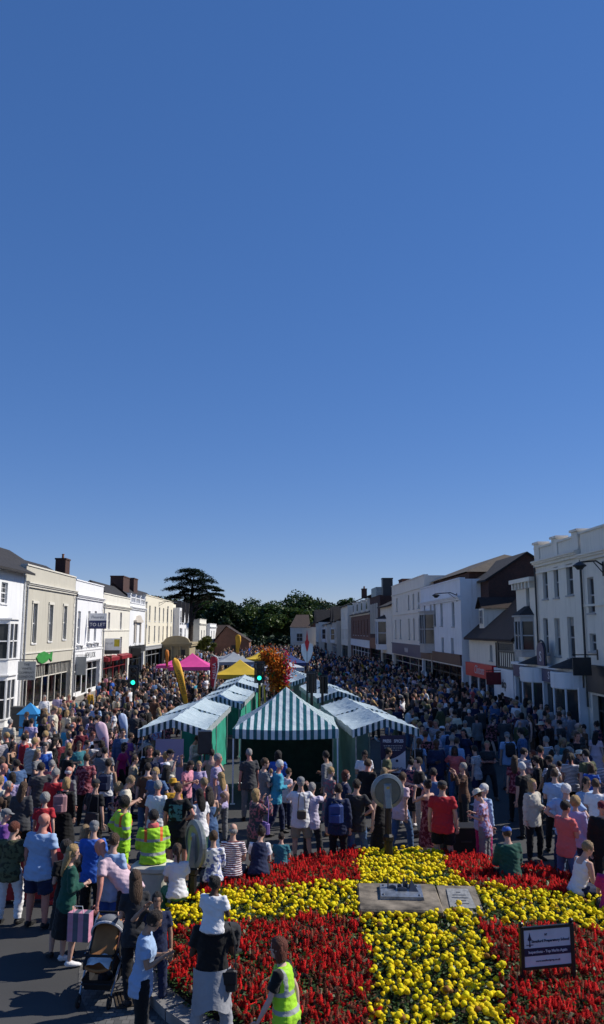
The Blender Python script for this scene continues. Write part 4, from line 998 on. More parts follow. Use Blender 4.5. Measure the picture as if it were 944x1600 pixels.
# ------------------------------ sunny side (x = XL)
def wl(px, yt, yb, w, st='sash'):
    Y, zt = atx(px, yt, XL); _, zb_ = atx(px, yb, XL); return (Y, zb_, w, zt-zb_, st)
A = building('L', 33.5, 44.9, 8.2, RW, 'bright white building with grey slate roof and stacked bay windows at the street corner', wins=[wl(8, 910, 943, .95, 'six'), (37.2, 5.9, .95, 1.35, 'six')], roof=(.0, 2.5, .55), shop=None, cor=False, depth=9)
oriel(A, 41.0-33.5, 3.55, 2.5, 1.75, .8, fm=WHITE, base=.9); oriel(A, 41.0-33.5, .55, 2.5, 1.9, .8, fm=WHITE, base=.54)
mb = MB(); mb.tube([(11.2, -.06, 0), (11.2, -.06, 8.1)], .05, 8); mb.build('drainpipe', WHITE, A)
mb = MB(); mb.prism([(9.9, 0), (10.8, 0), (10.8, 1.9), (10.7, 2.15), (10.35, 2.3), (10.0, 2.15), (9.9, 1.9)], -.05, -.003); mb.build('door', WHITE, A)
B = building('L', 45.0, 56.1, 7.75, RB, 'beige building with three tall windows above a shop with a green emblem', wins=[wl(55, 943, 1005, .82), wl(80, 945, 1002, .82), wl(102, 947, 999, .82)], parapet=.95, pwm=RBL, strings=(3.7,), quoins=RBL, frames=True,
   shop=dict(z=2.9, bays=7, frame=RBL, stall=.35, transom=.8, door=3, posters=[(3.0, .7, .5, 1.3, SALMON), (8.2, .7, .5, 1.3, SALMON)]), fm=WHITE)
mb = MB(); mb.prism([(-1.15, .05), (-.75, .33), (-.2, .40), (.35, .26), (.62, .14), (1.05, .36), (.98, .0), (1.0, -.30), (.6, -.06), (.2, -.26), (-.4, -.34), (-.9, -.2)], -.08, -.003)
g = mb.build('green_emblem', mat('green_sign', (.04, .26, .05), .5), B, (4.3, 0, 3.28)); g.scale = (1.5, 1, 1)
mb = MB(); 
for i in range(30):
    if 13 < i < 17: continue
    u = .55+i*.345; mb.box(u, u+.05, .16, .20, 2.16, 2.86)
mb.build('transom_bars', RBL, B)
gable_roof(B, 11.1, 9, 7.85, 10.7, SLATE, .0, .35)
C_ = building('L', 56.15, 65.2, 7.55, RW, 'white building with a lettered shop front, blue and white agent board by its windows', wins=[wl(124.5, 955, 1006, .8), wl(140, 955, 1003, .75), wl(150, 955, 1002, .75)], parapet=1.0, strings=(3.75,), quoins=RW,
   shop=dict(z=2.55, bays=5, frame=WHITE, fascia=RW, ftext='NEW LOOK', ftsize=.62, ftm=DKGREY, fz=(2.65, 3.45), ftu=4.9))
for w_ in (wl(124.5, 955, 1006, .8), wl(140, 955, 1003, .75), wl(150, 955, 1002, .75)):
    mb = MB(); u = w_[0]-56.15; mb.box(u-.55, u+.55, -.35, -.003, w_[1]-.12, w_[1]-.073); mb.box(u-.45, u-.35, -.25, -.003, w_[1]-.4, w_[1]-.122); mb.box(u+.35, u+.45, -.25, -.003, w_[1]-.4, w_[1]-.122); mb.build('balcony_ledge', WHITE, C_)
gable_roof(C_, 9.05, 9, 7.7, 10.3, SLATE, .0, .35); chimney(C_, 5.8, 2.6, 8.4, 1.3, .8, 2.1, BRICKD, 1)
aerial(C_, .6, 3, 7.6, 1.7); aerial(C_, 7.6, 3, 7.6, 1.5)
mb = MB(); mb.lathe([(.05, 0), (.28, .08), (.42, .2)], 12, c=(6.4, 2, 8.3)); mb.build('satellite_dish', WHITE, C_)
D = building('L', 65.3, 77.3, 7.15, RC, 'cream building with two rows of narrow windows above red shop canopies', wins=[wl(171, 957, 983, .8), wl(189.5, 957, 983, .8), wl(189.5, 995, 1026, .8)], parapet=.85, strings=(5.0,), shop=dict(z=2.3, bays=4, frame=DRED, stall=.5))
for a, b_ in ((.4, 5.2), (6.4, 11.2)):
    mb = MB(); mb.add([(a, -.003, 2.8), (b_, -.003, 2.8), (b_, -.5, 2.65), (a, -.5, 2.65), (a, -.003, 2.35), (b_, -.003, 2.35), (b_, -.5, 2.35), (a, -.5, 2.35)], [(0, 3, 2, 1), (4, 5, 6, 7), (3, 7, 6, 2), (0, 4, 7, 3), (1, 2, 6, 5)]); mb.build('shop_canopy', DRED, D)
E_ = building('L', 77.35, 86.4, 7.3, RW, 'narrow ornate white building with a stone pediment window and rooftop balustrade', wins=[wl(213, 970, 1006, .95), wl(219.5, 970, 1006, .95)], parapet=.35, shop=dict(z=2.6, bays=3, frame=CHAR, fascia=CHAR, fz=(2.7, 3.3)))
mb = MB()
for i in range(4): u = .25+i*2.8; mb.box(u-.2, u+.2, .0, .3, 7.75, 8.5); mb.box(u-.27, u+.27, -.05, .35, 8.502, 8.6)
for i in range(22): mb.box(.5+i*.38, .62+i*.38, .08, .2, 7.75, 8.2)
mb.box(.46, 8.6, .04, .26, 8.202, 8.3); mb.build('balustrade', RW, E_)
mb = MB(); mb.prism([(2.2, 5.75), (6.4, 5.75), (6.4, 5.95), (5.6, 6.05), (4.9, 6.4), (4.3, 6.5), (3.7, 6.4), (3.0, 6.05), (2.2, 5.95)], -.3, -.003); mb.box(2.5, 2.9, -.15, -.003, 3.7, 5.74); mb.box(5.7, 6.1, -.15, -.003, 3.7, 5.74); mb.build('pediment', RG, E_)
FW = []
for wy in (89.5, 93.5, 97, 100.5, 104, 108): FW += [(wy, 6.0, .95, 1.75, 'sash'), (wy, 3.55, .95, 1.9, 'sash')]
F_ = building('L', 86.5, 112.6, 8.1, RC2, 'long yellow cream building with three storeys of narrow windows', wins=FW, parapet=.7, cor=False, shop=dict(z=2.7, bays=8, frame=FRAMEG, fascia=FRAMEG, fz=(2.75, 3.1)))
mb = MB(); mb.box(23.4, 26.1, -.9, -.01, 3.4, 8.1); mb.build('bay_tower', RW, F_)
window(F_, 24.7, 6.0, 1.2, 1.7, 'sash2', y=-.9-.11-.07); window(F_, 24.7, 3.8, 1.5, 1.5, 'sash2', y=-.9-.11-.07)
# big dark roof and chimneys behind D, E, F
b2 = empty('brick_house', (-15.6, 84.2, 0), R(90), 'dark slate roofed brick house rising behind the cream shops', 'building')
mb = MB(); mb.box(0, 22, 0, 4, 0, 8.3); mb.build('wall', BRICKD, b2); gable_roof(b2, 22, 4, 8.3, 10.0, SLATE)
chimney(b2, 1.8, 1.6, 8.5, 3.6, 1.4, 2.2, BRICKD, 0); chimney(b2, 9.2, 1.8, 8.5, 2.6, 1.2, 2.5, BRICKD, 0)
b3 = empty('slate_roofed_house', (-15.3, 72.5, 0), R(90), 'low grey slate roof showing above the cream parapet', 'building')
mb = MB(); mb.box(0, 11, 0, 4, 0, 7.9); mb.build('wall', BRICKD, b3); gable_roof(b3, 11, 4, 7.9, 9.6, SLATE)
# gabled and terraced houses further along
G = building('L', 112.8, 134, 6.6, RW, 'white house row with three dark gabled dormers past the yellow cream building', wins=[(116, 3.6, 1.4, 1.6, 'sash'), (120.5, 3.6, 1.4, 1.6, 'sash'), (125, 3.6, 1.4, 1.6, 'sash'), (130, 3.6, 1.4, 1.6, 'sash')], roof=(0, 2.4), cor=False, shop=dict(z=2.5, bays=6, frame=WHITE), name='house_row')
for i in range(3):
    u = 2.6+i*5.2; mb = MB(); mb.prism([(u-1.6, 6.1), (u+1.6, 6.1), (u, 8.9)], -.35, 2.5); d_ = mb.build('gable', RW, G)
    mb = MB(); mb.prism([(u-1.9, 6.2), (u-1.62, 6.1), (u, 8.92), (u+1.62, 6.1), (u+1.9, 6.2), (u, 9.3)], -.5, 2.6); mb.build('gable_roof', SLATE, d_)
chimney(G, 3.5, 3.2, 8, 1.2, .8, 1.4); chimney(G, 14, 3.2, 8, 1.2, .8, 1.4)
I1 = building('L', 134.2, 147, 6.1, RC, 'pale flat topped building projecting into the bend of the street', wins=[(138, 3.3, 1.5, 1.6, 'sash2'), (143, 3.3, 1.5, 1.6, 'sash2')], X=-13.0, shop=dict(z=2.5, bays=4, frame=CHAR), parapet=.7)
I2 = building('L', 147.2, 163, 5.6, RW, 'last white building before the trees on the sunny side', wins=[(151, 3.3, 1.5, 1.5, 'sash2'), (157, 3.3, 1.5, 1.5, 'sash2')], X=-12.3, shop=dict(z=2.5, bays=4, frame=WHITE), parapet=.5)
# stone entrance porch with segmental pediment
P_ = empty('stone_porch', (-10.7, 99.5, 0), 0, 'brown stone entrance porch with a curved pediment standing out from the shops', 'porch')
mb = MB(); mb.box(-3.65, -.15, 0, 7, 0, 2.9); mb.build('wall', STN, P_)
mb = MB(); mb.box(-3.66, .1, -.25, 7.2, 2.902, 3.15); mb.box(-3.67, .2, -.4, 7.3, 3.152, 3.4); mb.build('cornice', STN, P_)
mb = MB(); arc = [(-1.8+1.6*math.sin(a), 3.402+.1+.75*math.cos(a)) for a in np.linspace(-1.4, 1.4, 14)]; mb.prism([(-3.6, 3.402)]+arc+[(-.1, 3.402)], -.25, .6); mb.build('pediment', STN, P_)
for x in (-2.9, -1.1): 
    mb = MB(); mb.box(x-.4, x+.4, -.05, -.003, .5, 2.5); mb.build('window', GLASS, P_)
for i in range(4):
    mb = MB(); x = -3.5+i*1.1; mb.lathe([(.14, 0), (.11, .15), (.10, 2.7), (.15, 2.89)], 10, c=(x, -.22, 0)); mb.build('column', STN, P_)

hanging_sign('hanging_sign', 'grey square shop sign with four lines of lettering hung from the white building', 'L', 42.5, 3.32, .62, .95, .98, SGREY, lines=('THE', 'WHITE', 'COMPANY', 'LONDON'), tm=DKGREY, ts=.17)
hanging_sign('hanging_sign', 'small pale sign board hung between the beige and white shops', 'L', 56.6, 3.1, .12, .75, 1.3, SGREY, ts=.1)
t = hanging_sign('letting_board', 'navy and white agent board reading to let on the white building', 'L', 59.9, 6.25, .15, 1.35, 1.15, WHITE, bracket=False)
mb = MB(); mb.box(.15, 1.5, -.036, -.0305, 5.07, 5.7); nb = mb.build('navy_band', NAVY, t); text_mesh('TO LET', .36, WHITE, nb, (.82, -.038, 5.38), depth=.002); text_mesh('Fleurets', .3, NAVY, t, (.82, -.033, 5.95), depth=.002)
t = hanging_sign('letting_board', 'white and yellow agent board above the red shop canopies', 'L', 66.2, 4.28, .05, 1.3, 1.3, WHITE, bracket=False)
mb = MB(); mb.box(.85, 1.3, -.036, -.0305, 3.6, 4.2); mb.build('yellow_panel', mat('yellow_sign', (.5, .4, .02), .5), t); mb = MB(); mb.box(.05, 1.35, -.037, -.031, 3.0, 3.3); mb.build('black_band', CHAR, t); text_mesh('TO LET', .2, NAVY, t, (.45, -.034, 3.85), depth=.002)
hanging_sign('hanging_sign', 'plain brown hanging sign below the yellow agent board', 'L', 66.6, 2.85, .1, .5, .75, mat('brown_sign', (.16, .07, .05), .6), bracket=True)
hanging_sign('hanging_sign', 'black oblong hanging sign on the ornate white building', 'L', 78.0, 3.2, .1, 1.0, .75, CHAR)

for rt_, u_, hh_ in ((B, .12, 7.6), (C_, .1, 7.4), (D, .15, 7.0), (F_, .2, 7.9), (F_, 17.5, 7.9)):
    mb = MB(); mb.tube([(u_, -.09, 0), (u_, -.09, hh_)], .05, 6); mb.box(u_-.1, u_+.1, -.17, -.02, hh_+.002, hh_+.2); mb.build('drainpipe', FRAMEG, rt_)
# ------------------------------ shaded side (x = XR)
def wr(px, yt, yb, w, st='sash', X=None):
    Y, zt = atx(px, yt, X or XR); _, zb_ = atx(px, yb, X or XR); return (Y, zb_, w, zt-zb_, st)
Ra = building('R', 24.2, 30.7, 8.0, RG2, 'off white end building with a black wall lantern and dark shop front', wins=[wr(922, 902, 958, .62), wr(926, 990, 1018, .62)], parapet=.85, strings=(6.0,), fm=FRAMEG, shop=dict(z=2.5, bays=3, frame=CHAR, fascia=CHAR, fz=(2.6, 3.55)))
Rb = building('R', 30.8, 36.2, 8.2, RG2, 'tall three storey white building with parapet piers and six grey sash windows', wins=[wr(851, 891, 936, .62), wr(868, 886, 934, .56), wr(889, 881, 930, .72), wr(852, 966, 1022, .62), wr(870, 966, 1025, .66), wr(891, 964, 1028, .74)], parapet=.58, fm=FRAMEG, cor=True, strings=(7.7,))
for u in (.35, 2.7, 5.05):
    mb = MB(); mb.box(u-.33, u+.33, -.05, .4, 8.25, 9.0); mb.box(u-.4, u+.4, -.12, .46, 9.002, 9.1)
    mb.build('parapet_pier', RG2, Rb)
# shop fronts with two round drum bays
Sf = empty('double_bow_shop', (XR, 39.2, 0), R(-90), 'navy signed shop front with two rounded white bows along its width', 'shop front')
mb = MB(); 
for u in (.0, 2.2, 4.1, 6.0, 8.2): mb.box(u, u+.16, -.32, -.004, 0, 2.7)
mb.box(-.05, 8.45, -.45, -.004, 3.30, 3.42); mb.build('shop_frame', RW2, Sf)
mb = MB(); mb.box(.17, 8.2, -.14, -.10, .5, 2.62); mb.build('pane', GLASS, Sf)
for a_, b_ in ((.0, 2.2), (4.2, 6.0)): mb = MB(); mb.box(a_, b_, -.36, -.16, 2.72, 3.28); fs_ = mb.build('fascia', NAVY, Sf); text_mesh('S', .45, RW2, fs_, ((a_+b_)/2, -.365, 3.0))
for uc in (3.15, 7.2):
    mb = MB(); n_ = 16; v = []; f = []
    for zz, rr in ((2.62, .98), (2.66, 1.02), (3.26, 1.02), (3.30, .98)):
        for q in range(n_+1): a = math.pi*q/n_; v.append((uc+rr*math.cos(a), -.1-rr*.85*math.sin(a), zz))
    for i in range(3):
        for q in range(n_): f.append((i*17+q, i*17+q+1, i*17+18+q, i*17+17+q))
    f.append(tuple(range(16, -1, -1))); f.append(tuple(range(51, 68))); mb.add(v, f); dr = mb.build('bow_drum', RW2, Sf)
    mb = MB(); v = [(uc, -.1, 3.85)]
    for q in range(n_+1): a = math.pi*q/n_; v.append((uc+1.14*math.cos(a), -.1-1.1*.85*math.sin(a), 3.44))
    mb.add(v, [(0, q+1, q+2) for q in range(n_)]+[tuple(range(17, 0, -1))]); mb.build('bow_roof', SLATE, dr)
    mb = MB(); v = []
    for zz in (.55, 2.62):
        for q in range(n_+1): a = math.pi*q/n_; v.append((uc+.92*math.cos(a), -.1-.92*.85*math.sin(a), zz))
    mb.add(v, [(q, q+1, q+18, q+17) for q in range(n_)]); mb.build('bow_pane', GLASS, dr)
    mb = MB()
    for q in range(0, n_+1, 4): a = math.pi*q/n_; x_, y_ = uc+.95*math.cos(a), -.1-.95*.85*math.sin(a); mb.tube([(x_, y_, 0), (x_, y_, 2.63)], .05, 6)
    v = []
    for zz in (.05, .5):
        for q in range(n_+1): a = math.pi*q/n_; v.append((uc+.98*math.cos(a), -.1-.98*.85*math.sin(a), zz))
    mb.add(v, [(q, q+1, q+18, q+17) for q in range(n_)]+[tuple(range(17, 34))]); mb.build('bow_frame', RW2, dr)
Rc = building('R', 36.25, 39.35, 7.3, RG2, 'narrow white building with bracketed eaves and a slate roofed bay window', wins=[wr(824, 916, 962, .5)], parapet=0, fm=FRAMEG, cor=False)
mb = MB(); mb.box(-.05, 3.15, -.35, .4, 7.302, 7.5)
for i in range(6): mb.box(.15+i*.52, .30+i*.52, -.28, -.003, 7.0, 7.3)
mb.build('eaves', RG2, Rc); oriel(Rc, 1.6, 4.05, 1.9, 1.35, .5, fm=FRAMEG, roofm=SLATE, base=.35)
mb = MB(); mb.quad((0, 0, 7.29), (3.1, 0, 7.29), (3.1, 9, 7.29), (0, 9, 7.29)); mb.build('flat_roof', SLATE, Rc)
Rd = building('R', 39.4, 49.4, 4.55, RG2, 'low old white building with deep dark roof, attic dormer and red shop front', wins=[wr(767, 1008, 1032, .5, 'sash2'), wr(790, 1010, 1036, .6, 'sash2')], parapet=0, cor=False, depth=8, fm=FRAMEG)
gable_roof(Rd, 10, 8, 4.5, 8.2, TILE, .35)
dz = MB(); u = 1.9; dz.box(u-.55, u+.55, .35, 2.6, 5.0, 6.35); dd = dz.build('dormer', RG2, Rd); window(dd, u, 5.35, .5, .85, 'sash2', FRAMEG, y=.35-.18, rec=.11, sill=False)
mb = MB(); mb.add([(u-.75, .15, 6.3), (u, .15, 7.0), (u+.75, .15, 6.3), (u-.75, 3.2, 6.3), (u, 3.2, 7.0), (u+.75, 3.2, 6.3)], [(0, 1, 4, 3), (1, 2, 5, 4)]); mb.add([(u-.56, .349, 6.3), (u+.56, .349, 6.3), (u, .349, 6.85)], [(0, 1, 2)]); mb.build('dormer_roof', TILE, dd)
# timber framed end
mb = MB(); mb.box(7.3, 9.95, -.20, -.003, 3.0, 4.4); tf = mb.build('timber_bay', RG2, Rd)
mb = MB()
for i in range(8): mb.box(7.3+i*.37, 7.38+i*.37, -.235, -.202, 3.0, 3.8)
for zz in (2.98, 3.8, 4.3): mb.box(7.25, 10.0, -.24, -.202, zz, zz+.1)
for i in range(14): mb.box(7.35+i*.19, 7.40+i*.19, -.235, -.202, 3.91, 4.29)
mb.box(7.1, 7.28, -.26, -.003, 2.9, 4.45); mb.build('timber', CHAR, tf)
mb = MB(); mb.box(.1, 6.1, -.3, -.003, 2.2, 3.0); rf = mb.build('red_fascia', RED, Rd); text_mesh('Clintons', .72, SIGNW, rf, (3.3, -.304, 2.62), shear=.4, sx=.9)
mb = MB(); mb.box(.1, .5, -.1, -.003, 0, 2.2); mb.box(2.2, 2.45, -.1, -.003, 0, 2.2); mb.box(4.0, 4.2, -.1, -.003, 0, 2.2); mb.box(5.7, 6.1, -.1, -.003, 0, 2.2); mb.build('shop_frame', RW2, Rd)
mb = MB(); mb.box(.5, 5.7, -.05, -.003, .3, 2.2); mb.build('pane', GLASS, Rd)
mb = MB(); mb.box(6.5, 9.95, -.3, -.003, 0, 2.95); wf = mb.build('white_shop_front', RW2, Rd); text_mesh('skp', .62, CHAR, wf, (8.3, -.304, 2.15), bold=.02)
mb = MB(); mb.box(7.1, 9.3, -.31, -.301, .4, 1.55); mb.build('pane', GLASS, wf)
hanging_sign('hanging_sign', 'dark red hanging sign with script under the red shop fascia', 'R', 41.6, 2.75, .15, .95, .65, mat('dark_red_sign', (.14, .01, .015), .5))
for rt_, u_, hh_ in ((Ra, .1, 7.8), (Rb, .12, 8.0), (Rd, 6.35, 4.3)):
    mb = MB(); mb.tube([(u_, -.09, 2.0 if rt_ in (Ra, Rb) else 0), (u_, -.09, hh_)], .045, 6); mb.build('drainpipe', CHAR, rt_)
# warehouse behind
Wh = empty('brick_warehouse', (13.4, 61, 0), R(-90), 'big dark brick gabled warehouse rising behind the low old building', 'building')
mb = MB(); mb.box(0, 13, 0, 5, 0, 8.1); mb.prism([(0, 8.1), (5, 8.1), (2.5, 9.75)], 12.6, 13) if False else None
mb.add([(13, 0, 8.1), (13, 5, 8.1), (13, 2.5, 9.75), (12.7, 0, 8.1), (12.7, 5, 8.1), (12.7, 2.5, 9.75), (0, 0, 8.1), (0, 5, 8.1), (0, 2.5, 9.75)], [(0, 1, 2), (8, 7, 6), (3, 5, 4)]); mb.build('wall', BRICKD, Wh); gable_roof(Wh, 13.15, 5, 8.12, 9.9, SLATE)
Rf = building('R', 49.9, 63.7, 7.2, RW2, 'bright white three storey building with a wide bay and brown shop fronts', wins=[wr(715.5, 941, 979, .75), wr(697, 943, 978, .75), wr(686, 943, 978, .75), wr(670, 945, 976, .6), wr(714.5, 997, 1034, .75), wr(699, 996, 1031, .75)], parapet=1.1, cor=True, X=12.05, fm=FRAMEG, shop=dict(z=2.6, bays=6, frame=CHAR, fascia=mat('brown_fascia', (.09, .035, .03), .5), fz=(2.7, 3.3)))
oriel(Rf, 3.4, 3.95, 3.6, 2.2, .6, fm=FRAMEG, base=.7)
mb = MB(); mb.tube([(4.3, -.06, 0), (4.3, -.06, 7)], .06, 6); mb.build('drainpipe', RG, Rf)
b4 = empty('hipped_roof_building', (13.2, 72, 0), R(-90), 'tan hipped roof and dark red brick wall behind the white parapets', 'building')
mb = MB(); mb.box(0, 20, 0, 8, 0, 8.9); mb.build('wall', BRICKD, b4)
mb = MB(); mb.add([(-.3, -.3, 8.9), (20.3, -.3, 8.9), (20.3, 8.3, 8.9), (-.3, 8.3, 8.9), (5, 4, 10.6), (15, 4, 10.6)], [(0, 1, 5, 4), (1, 2, 5), (2, 3, 4, 5), (3, 0, 4)]); mb.build('roof', brick_mat('tan_tile', (.10, .08, .06), (.07, .058, .045), (.05, .04, .03), 4), b4)
gw = []
for px in (674-9, 655-11, 645-9, 638-10, 624-8): pass
for wy in (66.5, 69, 71.5, 78.5): gw += [(wy, 6.85, .7, 1.35, 'sash')]
for wy in (66.5, 69, 71.5, 76.5, 79.5): gw += [(wy, 4.15, .7, 1.85, 'sash')]
Rg = building('R', 63.8, 81.8, 9.0, RG2, 'grey cream building with nine narrow windows above a navy shop fascia', wins=gw, parapet=.5, cor=False, strings=(6.55, 8.6), fm=FRAMEG, shop=dict(z=2.5, bays=4, frame=RG, fascia=NAVY, fz=(2.6, 3.6), ftext='M A N', ftsize=.6))
chimney(Rg, 1.6, 1.2, 9.1, 2.4, 1.0, 1.0, BRICKD, 0)
h1 = building('R', 82, 91, 7.6, RG2, 'narrow building with dark slate roof and tall white two storey bay', wins=[(88.5, 5.2, .8, 1.6, 'sash')], roof=(0, 1.8, .4), cor=False, fm=FRAMEG, depth=7, shop=dict(z=2.4, bays=3, frame=CHAR))
oriel(h1, 3.2, 3.4, 3.2, 2.5, .9, fm=RW2, roofm=SLATE, base=.6)
h2 = building('R', 91.2, 101, 8.6, BRICKD, 'dark modern brick building with long white vertical fins and tall chimney', wins=(), parapet=.4, cor=False, shop=dict(z=2.6, bays=3, frame=CHAR, fascia=mat('orange_brown_fascia', (.20, .07, .03), .6), fz=(2.7, 3.9)))
mb = MB()
for i in range(4): mb.box(1.8+i*1.9, 2.05+i*1.9, -.2, -.003, 4.5, 8.2)
mb.build('fins', RG2, h2); chimney(h2, 7.6, 1.2, 8.6, 1.3, 1.2, 2.5, CHAR, 0)
mb = MB(); mb.box(0, 5, .2, 3, 9.002, 10.3); mb.build('plant_room', mat('pale_green_cladding', (.30, .36, .35), .6), h2)
jw = [(104+i*3.7, 4.2, .9, 2.2, 'sash2') for i in range(6)]
h3 = building('R', 101.2, 126.5, 7.3, BRICK, 'red brick row with tall white windows and white dormers in its slate roof', wins=jw, roof=(0, 1.9, .3), cor=True, pwm=RG2, depth=8, shop=dict(z=2.5, bays=6, frame=RW2, fascia=RW2, fz=(2.6, 3.5)))
for i in range(4):
    mb = MB(); u = 3+i*6; mb.box(u-1, u+1, .1, 3, 7.5, 9.1); mb.box(u-1.15, u+1.15, 0, 3, 9.102, 9.25); d_ = mb.build('dormer', RG2, h3); mb = MB(); mb.box(u-.6, u+.6, .06, .098, 7.8, 8.8); mb.build('pane', GLASS, d_)
chimney(h3, 1, 4, 9, 1.0, .8, 1.3); chimney(h3, 24, 4, 9, 1.4, .8, 1.3)
defs = [(127, 140, 9.0, RG2, 11.9, 'tall plain cream gable building after the red brick row'), (140.3, 152, 6.6, RG, 11.1, 'grey house with bay windows following the tall cream building'), (152.3, 164, 6.0, RG2, 10.2, 'off white house with white bay windows near the end of the shaded side'), (164.3, 176, 6.6, RG2, 9.2, 'last twin gabled white house before the brick one')]
for i, (a, b_, hh, wmm, xx, lb) in enumerate(defs):
    L = b_-a; hb = building('R', a, b_, hh, wmm, lb, wins=[(a+L*q_, 3.4, .95, 1.7, 'sash') for q_ in (.15, .34, .66, .85)]+([(a+L/2, 6.6, .8, 1.3, 'sash')] if hh > 8 else []), roof=(0, 2.0, .3), cor=False, X=xx, name='town_house', shop=dict(z=2.4, bays=4, frame=(CHAR, RW2)[i % 2]))
    if i in (1, 3):
        for u in (2.6, L-2.6):
            mb = MB(); mb.prism([(u-1.6, hh-.2), (u+1.6, hh-.2), (u, hh+2.3)], -.3, 2.5); g_ = mb.build('gable', wmm, hb); mb = MB(); mb.prism([(u-1.9, hh-.1), (u-1.62, hh-.2), (u, hh+2.32), (u+1.62, hh-.2), (u+1.9, hh-.1), (u, hh+2.7)], -.45, 2.6); mb.build('gable_roof', SLATE, g_)
    if i in (1, 2): oriel(hb, L/2, 3.2, 2.6, 1.9, .7, fm=RW2, base=.6)
    chimney(hb, .7 if i else L-2, 3, hh+1.2, 1.2, .8, 1.5, BRICK if i == 1 else BRICKD)
# end house: white front facing the viewer with brick gable
b5 = empty('brick_gabled_house', (3.6, 178, 0), 0, 'white fronted house with a red brick gable closing the street', 'building')
mb = MB(); mb.box(0, 6.2, 0, 9, 0, 5.6); mb.build('wall', RG2, b5); window(b5, 2.0, 2.4, 1.4, 1.8, 'sash2', y=-.12-.07); 
mb = MB(); mb.box(4.2, 12, 2, 11, 0, 5.4); mb.add([(4.2, 1.99, 5.4), (12, 1.99, 5.4), (8.1, 1.99, 9.2)], [(0, 1, 2)]); mb.build('brick_wall', BRICK, b5)
mb = MB(); mb.add([(3.8, 1.7, 5.2), (8.1, 1.7, 9.5), (12.4, 1.7, 5.2), (3.8, 12, 5.2), (8.1, 12, 9.5), (12.4, 12, 5.2)], [(0, 1, 4, 3), (1, 2, 5, 4)]); mb.add([(-.3, -.3, 5.6), (4.5, -.3, 5.6), (4.5, 9, 8.6), (1.5, 9, 8.6)], [(0, 1, 2, 3)]); mb.build('roof', TILE, b5)
b6 = empty('brick_bungalow', (-11.6, 150, 0), R(0), 'small red brick house with a tiled gable roof below the trees', 'building')
mb = MB(); mb.box(0, 6.6, 0, 12, 0, 2.9); mb.add([(0, -.01, 2.9), (6.6, -.01, 2.9), (2.2, -.01, 5.6)], [(0, 1, 2)]); mb.build('wall', brick_mat('orange_brick', (.30, .12, .07), (.22, .09, .055), (.3, .26, .2), 6), b6)
mb = MB(); mb.add([(-.4, -.4, 2.75), (2.2, -.4, 5.75), (6.9, -.4, 2.75), (-.4, 12, 2.75), (2.2, 12, 5.75), (6.9, 12, 2.75)], [(0, 1, 4, 3), (1, 2, 5, 4)]); mb.build('roof', TILE, b6)
mb = MB(); mb.box(3.2, 4.6, -.06, -.003, .9, 2.1); mb.build('window', GLASS, b6)
b7 = empty('dark_roofed_hall', (-24, 160, 0), 0, 'dark low tiled roof between the cedar and the small brick house', 'building')
mb = MB(); mb.box(0, 14, 0, 9, 0, 3.0); mb.build('wall', BRICK, b7); mb = MB(); mb.add([(-.5, -.4, 2.9), (14.5, -.4, 2.9), (14.5, 4.5, 6), (-.5, 4.5, 6), (-.5, 9.4, 2.9), (14.5, 9.4, 2.9)], [(0, 1, 2, 3), (3, 2, 5, 4)]); mb.build('roof', TILE, b7)
# arch sign with S, lanterns, hanging sign
t = empty('arched_shop_sign', (XR-.02, 34.6, 3.42), R(-90), 'navy arched shop sign with a large white letter S above the bows', 'sign')
arc = [(.45*math.sin(a)+0, .62+.40*math.cos(a)) for a in np.linspace(1.57, -1.57, 12)]
mb = MB(); mb.prism([(.45, 0)]+arc+[(-.45, 0)], -.5, -.38); bd = mb.build('board', NAVY, t); text_mesh('S', .62, SIGNW, bd, (0, -.505, .38), bold=.01)
mb = MB(); arc2 = [(.53*math.sin(a), -.44, .62+.48*math.cos(a)) for a in np.linspace(1.57, -1.57, 12)]; mb.tube([(.53, -.44, 0)]+arc2+[(-.53, -.44, 0)], .04, 6); mb.build('sign_frame', CHAR, t)
hanging_sign('hanging_sign', 'black square hanging sign on the off white end building', 'R', 29.6, 3.95, .28, .72, .68, CHAR, tm=SGREY, lines=('',))
def wall_lamp(Y, X, z, ln, label):
    t = empty('wall_lantern', (X, Y, z), 0, label, 'lamp'); mb = MB(); mb.tube([(0, 0, .0), (-ln*.3, 0, .18), (-ln, 0, .12)], .03, 6); mb.tube([(0, 0, -.3), (-ln*.4, 0, .14)], .02, 5); mb.box(-.03, 0, -.05, .05, -.4, .15); mb.build('bracket', BLACK, t)
    mb = MB(); mb.lathe([(.04, .14), (.12, .1), (.26, .0), (.24, -.04)], 10, c=(-ln, 0, 0)); mb.lathe([(.20, -.04), (.10, -.16)], 10, c=(-ln, 0, 0)); mb.build('lamp_head', CHAR, t)
wall_lamp(50.8, 12.04, 7.25, 1.4, 'slim black wall lamp arm on the bright white building'); wall_lamp(28.6, 12.38, 7.4, .9, 'black wall lamp on a bracket high on the end building')
wall_lamp(88.5, -13.2, 8.0, -1.8, 'thin lamp arm reaching from the yellow cream building')
